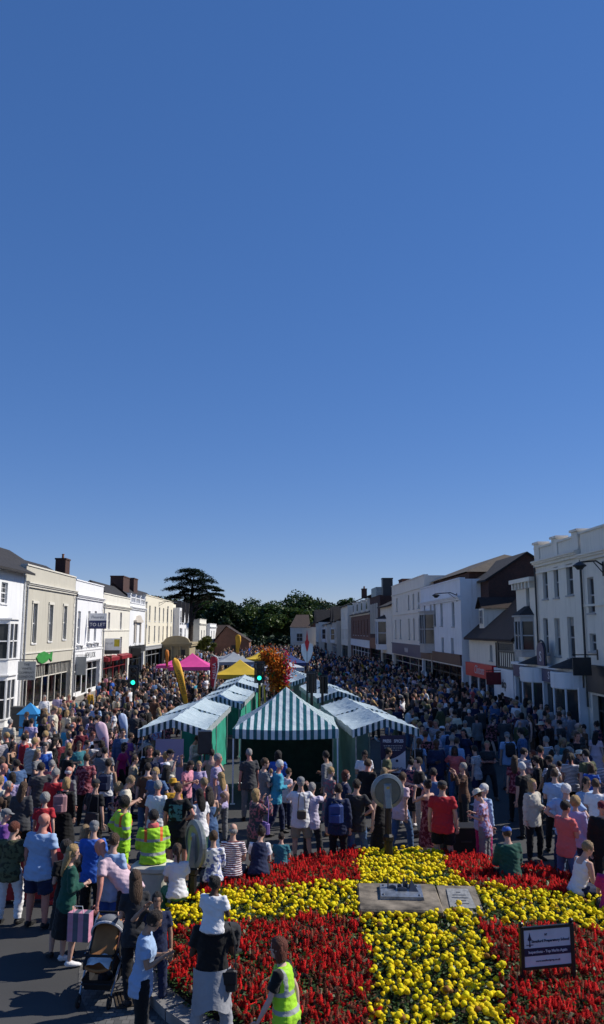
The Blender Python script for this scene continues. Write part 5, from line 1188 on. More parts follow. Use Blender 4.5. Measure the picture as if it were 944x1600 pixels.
# ================================================================== market stalls
ROOFST = stripe_mat('awning_stripes_sheen', (.76, .84, .88), (.32, .48, .54), .15, 'Y', .2); VAL = stripe_mat('valance_stripes', (.74, .80, .82), (.008, .06, .075), .17, 'X', .1); VALY = stripe_mat('valance_stripes_side', (.74, .80, .82), (.008, .06, .075), .17, 'Y', .1)  # canopy stripes paled so their colour carries the sheen off the canvas
TENTST = stripe_mat('tent_stripes', (.76, .84, .86), (.010, .13, .15), .21, 'X', .15); TENTSY = stripe_mat('tent_stripes_side', (.76, .84, .86), (.010, .13, .15), .21, 'Y', .15)
GREENC = mat('green_canvas', (.02, .28, .19), .7, var=.12, scale=2.2, bump=.5, bscale=3); PGREEN = mat('pale_green_canvas', (.16, .26, .23), .7, var=.1, scale=2); LILACP = mat('lilac_panel', (.36, .30, .44), .6, var=.08, scale=1.5); GALV = mat('galvanised_tube', (.42, .43, .44), .4, .6)
def sheet(nx, ny, fn):
    v = []; f = []
    for j in range(ny+1):
        for i in range(nx+1): v.append(fn(i/nx, j/ny))
    for j in range(ny):
        for i in range(nx): a = j*(nx+1)+i; f.append((a, a+1, a+nx+2, a+nx+1))
    return v, f
def gable_stall(xc, y0, w, ln, ang, label, wall_side=1, panel=False, wallm=None, ze=2.12, zr=2.42, back=True, bays=2):
    t = empty('market_stall', (xc, y0, 0), R(ang), label, 'market stall', 'striped market stalls')
    for s in (-1, 1):
        sag = lambda a, b: -.035*math.sin(math.pi*a)-.085*abs(math.sin(math.pi*b*bays))*math.sin(math.pi*a)
        v, f = sheet(6, 16, lambda a, b: (s*(w/2+.12)*a, -.12+(ln+.24)*b, zr+(ze-zr)*a+sag(a, b)+.016*math.sin(a*9+b*40)+.012*math.sin(a*23-b*31)))
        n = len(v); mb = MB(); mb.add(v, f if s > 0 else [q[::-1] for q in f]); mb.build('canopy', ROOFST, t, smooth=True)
        mb = MB(); vv, ff = sheet(1, 30, lambda a, b: (s*(w/2+.125), -.12+(ln+.24)*b, ze-.20*a+.01*math.sin(b*60))); mb.add(vv, ff); mb.build('side_valance', VALY, t)
    for yy in ((-.125,) if bays < 2 else (-.125, ln/2, ln+.125)):
        mb = MB(); h = w/2+.12
        v = []
        K = 16
        for i in range(K+1):
            x = -h+2*h*i/K; z = ze+(zr-ze)*(1-abs(x)/h)+(.015 if yy == ln/2 else 0); v += [(x, yy, z), (x, yy-.02*math.sin(i*1.9), z-(.23 if yy != ln/2 else .07)+.012*math.sin(i*2.3))]
        mb.add(v, [(2*i, 2*i+1, 2*i+3, 2*i+2) for i in range(K)]); mb.build('front_valance', VAL, t)
    mb = MB()
    for x in (-w/2, w/2):
        for yy in (0, ln/2, ln): mb.tube([(x, yy, 0), (x, yy, ze-.03)], .02, 6)
        mb.tube([(x, 0, ze-.05), (x, ln, ze-.05)], .018, 6)
    mb.tube([(0, 0, zr-.05), (0, ln, zr-.05)], .018, 6); mb.build('frame', GALV, t)
    wm = wallm or GREENC; x = wall_side*(w/2-.03)
    v, f = sheet(30, 5, lambda a, b: (x+.06*math.sin(a*34+b*3+math.sin(b*9+a*5))*(1-b*.7), .05+(ln-.1)*a, .05+(ze-.13)*b)); mb = MB(); mb.add(v, f); mb.build('side_wall', wm, t, smooth=True)
    v, f = sheet(12, 4, lambda a, b: (-w/2+.05+(w-.1)*a, ln-.04+.03*math.sin(a*20), .05+(ze-.1)*b)); mb = MB(); mb.add(v, f); mb.build('back_wall', wm, t, smooth=True)
    if panel:
        mb = MB(); mb.box(-w/2+.38, w/2-.55, .02, .06, .1, ze-.28); mb.build('panel', LILACP, t)
    mb = MB(); mb.box(-w/2+.1, w/2-.1, .7, 1.3, .72, .76); 
    for xx in (-w/2+.15, w/2-.15): mb.tube([(xx, .75, 0), (xx, .75, .72)], .02, 5); mb.tube([(xx, 1.25, 0), (xx, 1.25, .72)], .02, 5)
    mb.build('trestle_table', mat('table_cloth_dark', (.05, .06, .07), .8), t)
    return t
gable_stall(-2.98, 23.3, 1.75, 6.9, -2.5, 'striped gable stall with green side sheet and lilac end panel beside the lone loudspeaker', 1, True)
gable_stall(-2.25, 31.2, 1.7, 6.0, -3, 'second striped gable stall with green side sheet, behind the one with the lilac panel', 1)
gable_stall(-1.85, 39.4, 1.8, 6.0, -1, 'third striped gable stall just in front of the yellow gazebo', 1)
gable_stall(3.25, 23.2, 1.75, 7.0, 4, 'striped gable stall with pale green sheet and the navy banner at its end', -1, wallm=PGREEN)
gable_stall(2.72, 33.6, 1.65, 7.2, 4, 'second striped gable stall on the shaded row behind the navy banner', -1, wallm=PGREEN)
gable_stall(1.75, 43.5, 1.5, 8.5, 4, 'third striped gable stall on the shaded row past the flower tower', -1, wallm=PGREEN)
# pyramid tent
t = empty('pyramid_tent', (.36, 24.85, 0), R(-1.5), 'green and white striped pyramid tent at the centre of the market', 'market stall', 'striped market stalls')
W = 1.56; ZE = 2.12; ZA = 3.22
for k in range(4):
    a = k*math.pi/2; M_ = Matrix.Rotation(a, 4, 'Z')
    def fn(p, q): x = (-1+2*p)*W*(1-q); y = -W*(1-q); z = ZE+(ZA-ZE)*q-.09*math.sin(math.pi*q)*.9-.045*math.sin(math.pi*p)*(1-q); return (x, y, z)
    v, f = sheet(12, 10, fn); mb = MB(); mb.M = M_; mb.add(v, f); mb.build('canopy', TENTST if k % 2 == 0 else TENTSY, t, smooth=True)
    v, f = sheet(20, 1, lambda p, q: ((-1+2*p)*W, -W-.005-.01*math.sin(p*50), ZE-.045*math.sin(math.pi*p)-.27*q)); mb = MB(); mb.M = M_; mb.add(v, f); mb.build('valance', TENTST if k % 2 == 0 else TENTSY, t)
for sx in (-1, 1):
    for sy in (-1, 1):
        mb = MB(); mb.box(sx*(W-.03)-.022, sx*(W-.03)+.022, sy*(W-.03)-.022, sy*(W-.03)+.022, 0, ZE-.03); mb.box(sx*(W-.03)-.07, sx*(W-.03)+.07, sy*(W-.03)-.07, sy*(W-.03)+.07, 0.001, .012); mb.build('post', WHITE, t)
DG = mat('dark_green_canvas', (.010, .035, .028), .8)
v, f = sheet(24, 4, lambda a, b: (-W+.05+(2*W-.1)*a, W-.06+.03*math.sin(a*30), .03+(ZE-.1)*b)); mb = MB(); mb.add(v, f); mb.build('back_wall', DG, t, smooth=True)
# gazebos
def gazebo(x, y, w, ze, za, m, label, ang=0, fill=None, group=None):
    t = empty('gazebo', (x, y, 0), R(ang), label, 'gazebo', group)
    mb = MB()
    for k in range(4):
        mb.M = Matrix.Rotation(k*math.pi/2, 4, 'Z'); W = w/2
        v, f = sheet(6, 6, lambda p, q: ((-1+2*p)*W*(1-q), -W*(1-q), ze+(za-ze)*q-.10*math.sin(math.pi*q))); mb.add(v, f)
    mb.M = None; mb.build('canopy', m, t, smooth=True)
    mb = MB()
    for k in range(4):
        mb.M = Matrix.Rotation(k*math.pi/2, 4, 'Z'); v, f = sheet(10, 1, lambda p, q: ((-1+2*p)*W, -W-.004, ze-.02-.22*q)); mb.add(v, f)
    mb.M = None; mb.build('valance', m, t)
    for sx in (-1, 1):
        for sy in (-1, 1): mb = MB(); mb.tube([(sx*(W-.03), sy*(W-.03), 0), (sx*(W-.03), sy*(W-.03), ze)], .025, 6); mb.build('post', GALV, t)
    return t
def canv(n, c): return mat(n, c, .6, var=.08, scale=1.5, bump=.3, bscale=2)
YELC = canv('yellow_canvas', (.62, .42, .03)); PNK = canv('pink_canvas', (.72, .07, .30)); WHC = canv('white_canvas', (.55, .58, .62)); GRC = canv('grey_canvas', (.30, .33, .36)); BLC = canv('blue_canvas', (.04, .07, .2))
gazebo(-2.15, 48.2, 2.9, 2.35, 3.2, YELC, 'bright yellow pyramid gazebo behind the striped stalls'); gazebo(-6.1, 58, 3.1, 2.35, 3.3, PNK, 'bright pink pyramid gazebo behind the tall yellow feather flag')
gazebo(-8.6, 66, 2.4, 2.1, 2.5, PNK, 'low pink canopy half hidden behind the yellow feather flag')
gazebo(-3.6, 68, 3.2, 2.3, 3.1, GRC, 'grey canopy beyond the red feather flag', 12); gazebo(-1.2, 74, 3.0, 2.3, 3.1, YELC, 'distant small yellow canopy in the market row', 5); gazebo(.5, 58, 3.0, 2.3, 3.0, WHC, 'white canopy beside the orange flower tower', 5); gazebo(1.2, 66, 3.0, 2.3, 3.0, BLC, 'navy canopy beyond the orange flower tower', 5); gazebo(-4.8, 84, 3, 2.1, 2.5, GRC, 'flat grey canopy far down the sunny row', 0); gazebo(-.8, 92, 3, 2.3, 3.0, GRC, 'pale grey canopy far down the market row', 0)
# navy banner
t = empty('roller_banner', (3.38, 22.55, 0), R(-2), 'tall navy and white printed roller banner at the stall end', 'banner')
mb = MB(); mb.box(-.36, .36, -.012, 0, .12, 2.02); bn = mb.build('sheet', SIGNN, t); mb = MB(); mb.box(-.38, .38, -.06, .06, 0, .11, bev=.01); mb.build('base', GREYM, t)
c_ = [(-.345, 1.16)]+[(-.345+.69*i/10, 1.40+.22*(i/10)**2.2) for i in range(11)][::1]; poly = [(-.345, 1.02), (.2, .98), (.3, 1.0), (.345, 1.06)]+[(-.345+.69*i/10, 1.34+.26*(i/10)**2.4) for i in range(10, -1, -1)]
mb = MB(); mb.prism(poly, -.0165, -.0125); pp = mb.build('printed_panel', SIGNW, bn)
text_mesh('PRESS   SPICES', .115, SIGNW, bn, (0, -.0135, 1.86), depth=.002, bold=.004, sx=.82)
mb = MB()
for i, (z, w) in enumerate(((1.72, .27), (1.66, .25), (1.60, .2), (.90, .2), (.84, .24), (.78, .22), (.68, .24), (.62, .22), (.56, .25), (.50, .2))):
    x = -w
    while x < w: l = random.uniform(.03, .08); mb.box(x, min(x+l, w), -.0145, -.0125, z, z+.022); x += l+.018
mb.build('printed_lines', FRAMEG, bn)
mb = MB()
for i in range(16): mb.box(-.28+i*.036, -.26+i*.036, -.0185, -.017, 1.07, 1.12+.015*((i*7) % 3))
mb.prism([(.10+.04*math.cos(a), 1.32+.04*math.sin(a)) for a in np.linspace(0, 6.0, 10)], -.0185, -.017); mb.prism([(-.16, 1.2), (-.08, 1.2), (-.12, 1.27)], -.0185, -.017); mb.build('printed_marks', SIGNN, bn)
# feather flags
def feather(x, y, zb, zt, w, m, label, ang=0, lean=0.0, tmat=None, txt=None, trim=None):
    t = empty('feather_flag', (x, y, 0), R(ang), label, 'flag', 'feather flags')
    H = zt-zb; P = []
    mb = MB(); v = []; f = []; n = 24
    for i in range(n+1):
        s = i/n; hf = .5*w*min(1, .5+.8*s)*math.sqrt(max(0, 1-(max(0, s-.84)/.16)**2)); cx_ = w*.5*min(1, .5+.8*s)-lean*s
        for q in range(5): b = q/4; v.append((cx_-hf+2*hf*b, .05*math.sin(b*3+s*5), zb+H*s-(.15*b*(1-s) if s < .1 else 0)))
    for i in range(n):
        for q in range(4): a = i*5+q; f.append((a, a+1, a+6, a+5))
    mb.add(v, f); sail = mb.build('sail', m, t, smooth=True)
    so = sail.modifiers.new('s', 'SOLIDIFY'); so.thickness = .01
    mb = MB(); mb.tube([(0, 0, 0), (0, 0, zb)]+[(-lean*i/8-.012+(w*.22 if i == 8 else 0), 0, zb+H*i/8) for i in range(1, 9)], .016, 6); mb.build('pole', BLACK, t)
    mb = MB(); mb.box(-.3, .3, -.03, .03, 0.01, .04); mb.box(-.03, .03, -.3, .3, .0415, .06); mb.build('base', GREYM, t)
    if txt:
        o = text_mesh(txt, w*.55, tmat, sail, (w*.48-lean*.5, -.055, zb+H*.5), (R(90), R(-90-math.degrees(math.atan2(lean, H))), 0), depth=.002)
    if trim:
        mb = MB(); mb.tube([(v[i*5+4][0]-.03, -.02, v[i*5+4][2]) for i in range(n+1)], .045, 5); mb.build('trim', trim, sail)
    return t
YFL = canv('yellow_flag', (.85, .44, .03)); RFL = canv('red_flag', (.55, .03, .05)); PFL = canv('pink_flag', (.66, .46, .56)); BFL = canv('pale_blue_flag', (.42, .52, .72))
feather(-4.15, 36.5, 1.5, 3.72, .36, YFL, 'tall yellow feather flag with brown lettering above the stall roofs', 0, .68, mat('brown_ink', (.2, .1, .02), .6), 'EMPANADAS')
feather(-3.75, 46, 1.75, 3.5, .5, RFL, 'red and white feather flag beside the pink gazebo', 0, .05, WHITE, 'PAELLA', WHITE)
feather(-5.15, 24.2, .95, 2.25, .34, PFL, 'pale pink feather flag with maroon lettering standing in the crowd', 0, .32, mat('maroon_ink', (.2, .03, .08), .6), 'Pinka')
feather(-5.2, 27.5, 1.0, 2.15, .28, BFL, 'plain pale blue feather flag just behind the pale pink one', 0, .22)
feather(-5.0, 100, 2.2, 4.4, .7, YFL, 'far off yellow flag against the brick bungalow', 0, .1)
feather(-7.75, 56, 2.5, 3.6, .26, canv('orange_flag', (.65, .2, .02)), 'small orange flag beside the pink gazebo peak', 0, .1)
# traffic lights
LENSG = bpy.data.materials.new('green_lamp'); LENSG.use_nodes = True; b = LENSG.node_tree.nodes['Principled BSDF']; b.inputs['Base Color'].default_value = (.0, .3, .2, 1); b.inputs['Emission Color'].default_value = (.02, .85, .55, 1); b.inputs['Emission Strength'].default_value = 1.3
LENSD = mat('dark_lens', (.03, .015, .012), .2)
def signal(x, y, zc, label, lit=True, ang=0, s=1.0, back=False):
    t = empty('traffic_light', (x, y, 0), R(ang), label, 'traffic light')
    mb = MB(); mb.tube([(0, .12, 0), (0, .12, zc+.3)], .055, 8); mb.build('pole', BLACK, t)
    mb = MB(); mb.box(-.17*s, .17*s, -.10, .06, zc-.45*s, zc+.45*s, bev=.02); hd = mb.build('signal_head', BLACK, t)
    mb = MB(); e = .05; mb.box(-.26*s, -.175*s, -.02, .0, zc-.54*s, zc+.54*s); mb.box(.175*s, .26*s, -.02, .0, zc-.54*s, zc+.54*s); mb.box(-.175*s, .175*s, -.02, .0, zc+.455*s, zc+.54*s); mb.box(-.175*s, .175*s, -.02, .0, zc-.54*s, zc-.455*s); mb.build('backing_board', CHAR, hd)
    for i in range(3):
        z = zc+(.28-.28*i)*s
        mb = MB(); n = 14; v = [(0, -.112, z)]+[(.105*s*math.cos(2*math.pi*q/n), -.106, z+.105*s*math.sin(2*math.pi*q/n)) for q in range(n)]; mb.add(v, [(0, q+1, (q+1) % n+1) for q in range(n)]); mb.build('lamp_lens', LENSG if (i == 2 and lit) else LENSD, hd)
        mb = MB(); v = []
        for yy in (-.10, -.26):
            for q in range(9): a = math.pi*q/8; v.append((.125*s*math.cos(a), yy, z+.125*s*math.sin(a)-(.0 if yy > -.2 else 0)))
        mb.add(v, [(q, q+1, q+10, q+9) for q in range(8)]); mb.build('hood', BLACK, hd)
    return t
signal(-6.8, 38, 2.78, 'traffic light showing green on a pole beside the sunny pavement'); signal(-.62, 31.5, 3.32, 'traffic light showing green between the stall rows beside the flower tower', s=.8)
mb = MB(); x, y = -.55, 31.55; mb.tube([(x-.05, y-.1, 1.2), (x-.05, y-.1, 2.8)], .035, 6); mb.tube([(x+.22, y, 1.3), (x+.12, y, 2.8)], .03, 6); tag(mb.build('warning_tape', canv('yellow_tape', (.7, .5, .02))), 'yellow tape strips wrapped round the traffic light pole by the flower tower', 'tape')
signal(1.45, 31.0, 2.95, 'traffic light seen from behind, left dark, beneath the white wing sign', lit=False, ang=180, s=.78)
signal(1.95, 31.3, 2.85, 'second dark traffic light from behind, next to the grey control box', lit=False, ang=150, s=.68)
mb = MB(); mb.box(-.16, .16, -.12, .12, 0, 1.9, bev=.02) ; mb.box(-.2, .2, -.15, .15, 1.901, 1.95); tag(mb.build('control_box', canv('pale_grey_box', (.35, .37, .38)), loc=(1.75, 30.4, 0)), 'pale grey upright control cabinet between the dark traffic lights', 'cabinet')
# winged heart sign
t = empty('winged_sign', (1.28, 31.2, 0), 0, 'white winged heart emblem with a red crest standing above the dark traffic lights', 'sign')
mb = MB(); mb.tube([(0, .04, 0), (0, .04, 4.1)], .03, 6); mb.build('pole', BLACK, t)
for s in (-1, 1):
    mb = MB(); mb.prism([(s*.01, 3.68), (s*.14, 3.85), (s*.24, 4.15), (s*.23, 4.42), (s*.13, 4.47), (s*.03, 4.36), (s*.01, 4.1)], -.03, .0); mb.build('wing', WHITE, t)
mb = MB(); mb.prism([(-.07, 4.38), (-.09, 4.52), (-.04, 4.6), (-.03, 4.75), (0, 5.0), (.03, 4.75), (.04, 4.6), (.09, 4.52), (.07, 4.38), (.02, 4.15), (-.02, 4.15)], -.05, -.032); mb.build('crest', RED, t)
# loudspeaker on stand
t = empty('loudspeaker', (-1.95, 22.3, 0), R(8), 'black box loudspeaker on a thin stand beside the green side sheet', 'loudspeaker')
mb = MB(); mb.box(-.19, .19, -.17, .17, 1.58, 2.2, bev=.02); sp_ = mb.build('cabinet', BLACK, t); mb = MB(); mb.box(-.165, .165, -.18, -.171, 1.62, 2.16); mb.build('grille', CHAR, sp_)
mb = MB(); mb.tube([(0, 0, .5), (0, 0, 1.58)], .022, 8); mb.build('pole', BLACK, t)
for k in range(3): a = k*2.09; mb = MB(); mb.tube([(0, 0, .85), (.5*math.cos(a), .5*math.sin(a), .02)], .014, 5); mb.build('leg', BLACK, t)
# round sign backs
SGN = mat('sign_back_grey', (.13, .155, .15), .4, .2, var=.08); SGR = mat('sign_rim_grey', (.26, .29, .29), .35, .3)
def round_sign(x, y, zc, r, ang, label):
    t = empty('round_road_sign', (x, y, 0), R(ang), label, 'road sign', 'round illuminated road signs')
    mb = MB(); mb.M = Matrix.Translation((0, .06, zc)) @ Matrix.Rotation(R(90), 4, 'X'); mb.lathe([(r*.96, -.0), (r, .03), (r, .06), (r*.97, .08), (r*.78, .105), (r*.75, .09), (.0001, .09)], 32); mb.build('disc', SGN, t, smooth=False)
    mb = MB(); mb.M = Matrix.Translation((0, .06, zc)) @ Matrix.Rotation(R(90), 4, 'X'); v = []; n = 32
    for rr, z in ((r*.80, .107), (r*1.0, .082), (r*1.01, .04)):
        for q in range(n): a = 2*math.pi*q/n; v.append((rr*math.cos(a), rr*math.sin(a), z+.002))
    mb.add(v, [(i*n+q, i*n+(q+1) % n, i*n+n+(q+1) % n, i*n+n+q) for i in range(2) for q in range(n)]); mb.build('rim', SGR, t)
    mb = MB(); mb.add([(-.10, -.031, zc-r*.95), (.10, -.031, zc-r*.95), (.08, -.031, zc+r*.45), (-.08, -.031, zc+r*.45), (-.06, -.15, zc-r*.9), (.06, -.15, zc-r*.9), (.03, -.07, zc+r*.35), (-.03, -.07, zc+r*.35)], [(0, 1, 5, 4), (1, 2, 6, 5), (2, 3, 7, 6), (3, 0, 4, 7), (4, 5, 6, 7)]); mb.build('lamp_housing', SGR, t)
    mb = MB(); mb.box(-.03, .03, -.082, -.076, zc+r*.15, zc+r*.30); mb.build('sticker', mat('sticker', (.5, .35, .08), .5), t)
    mb = MB(); mb.lathe([(.12, 0), (.12, .12), (.085, .2), (.085, .75), (.11, .77), (.11, .85), (.07, .9), (.06, zc-r*.75)], 8, c=(0, -.04, 0)); mb.build('post', BLACK, t)
x, y = atz(607, 1338, .45); round_sign(x, y, 1.72, .34, 3, 'grey back of a round road sign on a black post behind the yellow flowers')
x, y = atz(303, 1418, .2); round_sign(x, y, 1.26, .40, -62, 'grey round road sign seen almost edge on, beside the hi-vis steward')
# black box, concrete plinth, barrier, bins
x, y = atz(727, 1331, .05)
t = empty('black_case', (x, y, 0), R(-2), 'long black equipment case behind the red flowers', 'case'); mb = MB(); mb.box(-.52, .52, -.2, .3, .03, .62, bev=.015); mb.build('case_body', mat('case_black', (.008, .008, .009), .6), t)
for sx in (-1, 1):
    for z in (.05, .55): mb = MB(); mb.box(sx*.525-.02, sx*.525+.02, -.215, -.17, z, z+.06); mb.build('corner_fitting', CHAR, t)
mb = MB(); mb.box(-.12, .12, -.222, -.204, .3, .34); mb.build('carry_handle', CHAR, t)
x, y = atz(233, 1432, 0); PLX, PLY = x, y+.25
t = empty('concrete_plinth', (PLX, PLY, 0), R(-10), 'smooth cream concrete plinth under the seated hi-vis steward', 'plinth')
mb = MB(); pr = []; n = 28
def rr(w, d, k_, z): 
    o = []
    for q in range(n): a = 2*math.pi*q/n; c, s = math.cos(a), math.sin(a); o.append((w*math.copysign(abs(c)**k_, c), d*math.copysign(abs(s)**k_, s), z))
    return o
v = rr(.34, .30, .55, 0)+rr(.32, .28, .55, .70)+rr(.36, .32, .55, .74)+rr(.36, .32, .55, .80)+rr(.30, .26, .55, .83); mb.add(v, [(i*n+q, i*n+(q+1) % n, i*n+n+(q+1) % n, i*n+n+q) for i in range(4) for q in range(n)]+[tuple(range(4*n, 5*n))]); mb.build('block', mat('cream_concrete', (.66, .63, .52), .8, var=.12, scale=3, bump=.2), t)
t = empty('barrier', (-4.75, 15.35, 0), R(6), 'dull red plastic barrier behind the white trousers and navy shorts', 'barrier'); RP = mat('red_plastic', (.30, .012, .02), .5, var=.15)
mb = MB(); mb.prism([(-1.0, .08), (1.0, .08), (1.0, .85), (.9, .9), (-.9, .9), (-1, .85)], -.12, .12); mb.build('panel', RP, t); mb = MB(); mb.box(-.95, -.6, -.26, .26, 0, .1, bev=.02); mb.box(.6, .95, -.26, .26, 0, .1, bev=.02); mb.build('foot', RP, t)
mb = MB()
for i in range(4): mb.box(-.8+i*.45, -.55+i*.45, -.127, -.121, .3, .7)
mb.build('recess_shade', mat('shaded_red_plastic', (.20, .01, .015), .5), t)  # flat plates in darker red paint the shade of moulded hollows
def bin_(x, y, label, m, h=1.05):
    t = empty('litter_bin', (x, y, .12), 0, label, 'bin'); mb = MB(); mb.box(-.27, .27, -.27, .27, 0, h-.3, bev=.02); mb.build('body', m, t); mb = MB(); mb.box(-.27, .27, -.27, -.22, h-.3, h-.05); mb.box(-.27, .27, .22, .27, h-.3, h-.05); mb.box(-.3, .3, -.3, .3, h-.05, h+.05, bev=.02); mb.build('lid', m, t); return t
x, y = atz(27, 1142, .1); bin_(x, y, 'black square litter bin against the bright white building', CHAR, 1.1)
t = empty('blue_kiosk', (*atz(45, 1150, .1), .12), 0, 'small bright blue peaked hood stand beside the litter bin', 'kiosk'); BLP = canv('bright_blue', (.03, .25, .55))
mb = MB(); mb.box(-.38, .38, -.3, .3, 0, 1.05); mb.add([(-.5, -.42, 1.0), (.5, -.42, 1.0), (.5, .42, 1.0), (-.5, .42, 1.0), (0, 0, 1.5)], [(0, 1, 4), (1, 2, 4), (2, 3, 4), (3, 0, 4)]); mb.build('hood', BLP, t)
# flower tower
t = empty('flower_tower', (.05, 32.0, 0), 0, 'tall post smothered in orange and red trailing begonias behind the striped tent', 'flower tower')
mb = MB(); mb.tube([(0, 0, 0), (0, 0, 3.6)], .06, 8); mb.build('post', BLACK, t)
def clump(n, c, s): return RNG.normal(0, 1, (n, 3))*np.array(s)/1.9+np.array(c)
P3 = np.concatenate([clump(1500, (-.38, 0, 3.90), (.42, .4, .30)), clump(2200, (.12, 0, 3.55), (.52, .45, .42)), clump(2200, (.16, 0, 3.0), (.42, .4, .55)), clump(600, (-.15, 0, 3.1), (.3, .3, .4)), clump(700, (.35, -.1, 2.6), (.22, .25, .28))])
n = len(P3); pv = np.array([(-.5, 0, 0), (0, -.5, .15), (.5, 0, 0), (0, .5, .15)]); V, Fs = scatter(pv, np.array([(0, 1, 2, 3)]), P3, RNG.uniform(.05, .12, n), rotmats(n, 1.2))
tt = RNG.random(n); c = np.stack([.55+.2*tt, .12+.12*tt, .02+.0*tt], -1); q = (P3[:, 0] > .33) & (tt < .75); c[q] = np.stack([.45+.2*tt[q], .02+0*tt[q], .07+.05*tt[q]], -1); q = (P3[:, 2] < 2.8) & (P3[:, 0] > .15) & (tt > .4); c[q] = (.7, .42, .03); q = RNG.random(n) < .22; c[q] = (.04, .09, .02); q = RNG.random(n) < .12; c[q] = (.2, .02, .015)
V[:, 0] = (V[:, 0]-.05)*.84+.05; V[:, 2] = (V[:, 2]-3.3)*1.02+3.3; link('flowers', arrays_mesh('flowers', V, Fs, PETAL, c), t)

# ================================================================== pushchairs, bags
TANF = mat('tan_fabric', (.38, .17, .06), .8, var=.12); CHROME = mat('alloy_tube', (.35, .36, .38), .3, .8); RUB = mat('rubber', (.015, .015, .015), .8)
def pushchair(x, y, ang, label, hood=(.16, .17, .19), seat=None, s=1.0):
    t = empty('pushchair', (x, y, 0), R(ang), label, 'pushchair', 'pushchairs in the crowd'); t.scale = (s,)*3
    HM = mat('hood_%d' % (hood[0]*1000), hood, .8, var=.1); BK = mat('pushchair_black', (.012, .012, .014), .7)
    for sx in (-1, 1):
        mb = MB(); mb.tube([(sx*.24, -.38, .12), (sx*.27, .05, .52), (sx*.27, .42, 1.0), (sx*.26, .52, 1.06)], .017, 7); mb.tube([(sx*.29, .38, .16), (sx*.27, .05, .52), (sx*.26, -.1, .66)], .015, 7); mb.build('frame', CHROME, t)
        for yy, r_, x_ in ((-.40, .095, .24), (.38, .155, .30)):
            mb = MB(); mb.M = Matrix.Translation((sx*x_, yy, r_+.002)) @ Matrix.Rotation(R(90), 4, 'Y')
            n = 20; v = []
            for q in range(n):
                a = 2*math.pi*q/n
                for k_ in range(6): bb = 2*math.pi*k_/6; v.append(((r_-.022+.022*math.cos(bb))*math.cos(a), (r_-.022+.022*math.cos(bb))*math.sin(a), .022*math.sin(bb)))
            mb.add(v, [(q*6+k_, ((q+1) % n)*6+k_, ((q+1) % n)*6+(k_+1) % 6, q*6+(k_+1) % 6) for q in range(n) for k_ in range(6)]); wh = mb.build('wheel', RUB, t)
            mb = MB(); mb.M = Matrix.Translation((sx*x_, yy, r_+.002)) @ Matrix.Rotation(R(90), 4, 'Y')
            for q in range(5): a = 2*math.pi*q/5; mb.tube([(0, 0, 0), ((r_-.03)*math.cos(a), (r_-.03)*math.sin(a), 0)], .008, 5)
            mb.lathe([(.025, -.02), (.025, .02)], 8); mb.build('rim', GREYM, wh)
    mb = MB(); mb.tube([(-.26, .52, 1.06), (.26, .52, 1.06)], .022, 8); mb.build('handle', BK, t)
    mb = MB()  # seat shell
    v, f = sheet(8, 10, lambda a, b: ((-.20+.4*a)*(1-.08*b), -.30+.40*b*(1.0)+(.0 if b < .5 else (b-.5)*.35)-.05*math.sin(math.pi*a)*-1*0, (.50 if b < .45 else .50+(b-.45)*1.0)+.06*(2*a-1)**2)); mb.add(v, f); ob = mb.build('seat', seat or TANF, t, smooth=True); so = ob.modifiers.new('s', 'SOLIDIFY'); so.thickness = .04
    for sx in (-1, 1):
        mb = MB(); mb.add([(sx*.225, -.3, .5), (sx*.225, -.3, .60), (sx*.225, .0, .72), (sx*.225, .28, 1.02), (sx*.225, .34, .96), (sx*.225, .12, .48)], [(0, 1, 2, 5), (2, 3, 4, 5)]); ob = mb.build('side_wing', BK, t); so = ob.modifiers.new('s', 'SOLIDIFY'); so.thickness = .03
    mb = MB(); n = 14; v = []; f = []
    for j in range(6):
        th = R(58+j*21)
        for q in range(n+1): a = math.pi*q/n; rr_ = .255; v.append((rr_*math.cos(a), .20-.30*math.sin(a)*math.cos(th)*-1*-1, .80+.30*math.sin(a)*math.sin(th)+.02))
    for j in range(5):
        for q in range(n): a = j*(n+1)+q; f.append((a, a+1, a+n+2, a+n+1))
    mb.add(v, f); ob = mb.build('hood', HM, t, smooth=True); so = ob.modifiers.new('s', 'SOLIDIFY'); so.thickness = .012
    mb = MB(); rim = [(.262*math.cos(math.pi*q/n), .20-.305*math.sin(math.pi*q/n)*math.cos(R(58)), .82+.305*math.sin(math.pi*q/n)*math.sin(R(58))) for q in range(n+1)]; mb.tube(rim, .02, 6); mb.build('hood_trim', mat('pale_trim', (.5, .52, .56), .6), ob)
    mb = MB(); mb.tube([(-.23, -.1, .66), (-.22, -.28, .70), (.22, -.28, .70), (.23, -.1, .66)], .02, 8); mb.build('bumper_bar', BK, t)
    mb = MB(); v, f = sheet(8, 6, lambda a, b: (-.19+.38*a, -.12-.22*b, .60-.05*b+.07*math.sin(math.pi*a)+.02*math.sin(a*11+b*7))); mb.add(v, f); mb.build('blanket', WHITE if seat is None else HM, t, smooth=True)
    mb = MB(); mb.add([(-.2, -.25, .2), (.2, -.25, .2), (.22, .3, .2), (-.22, .3, .2), (-.24, -.3, .36), (.24, -.3, .36), (.26, .36, .38), (-.26, .36, .38)], [(3, 2, 1, 0), (0, 1, 5, 4), (1, 2, 6, 5), (2, 3, 7, 6), (3, 0, 4, 7)]); mb.ball((.04, .0, .3), .12, .16, .08, mi=0); mb.build('basket', BK, t)
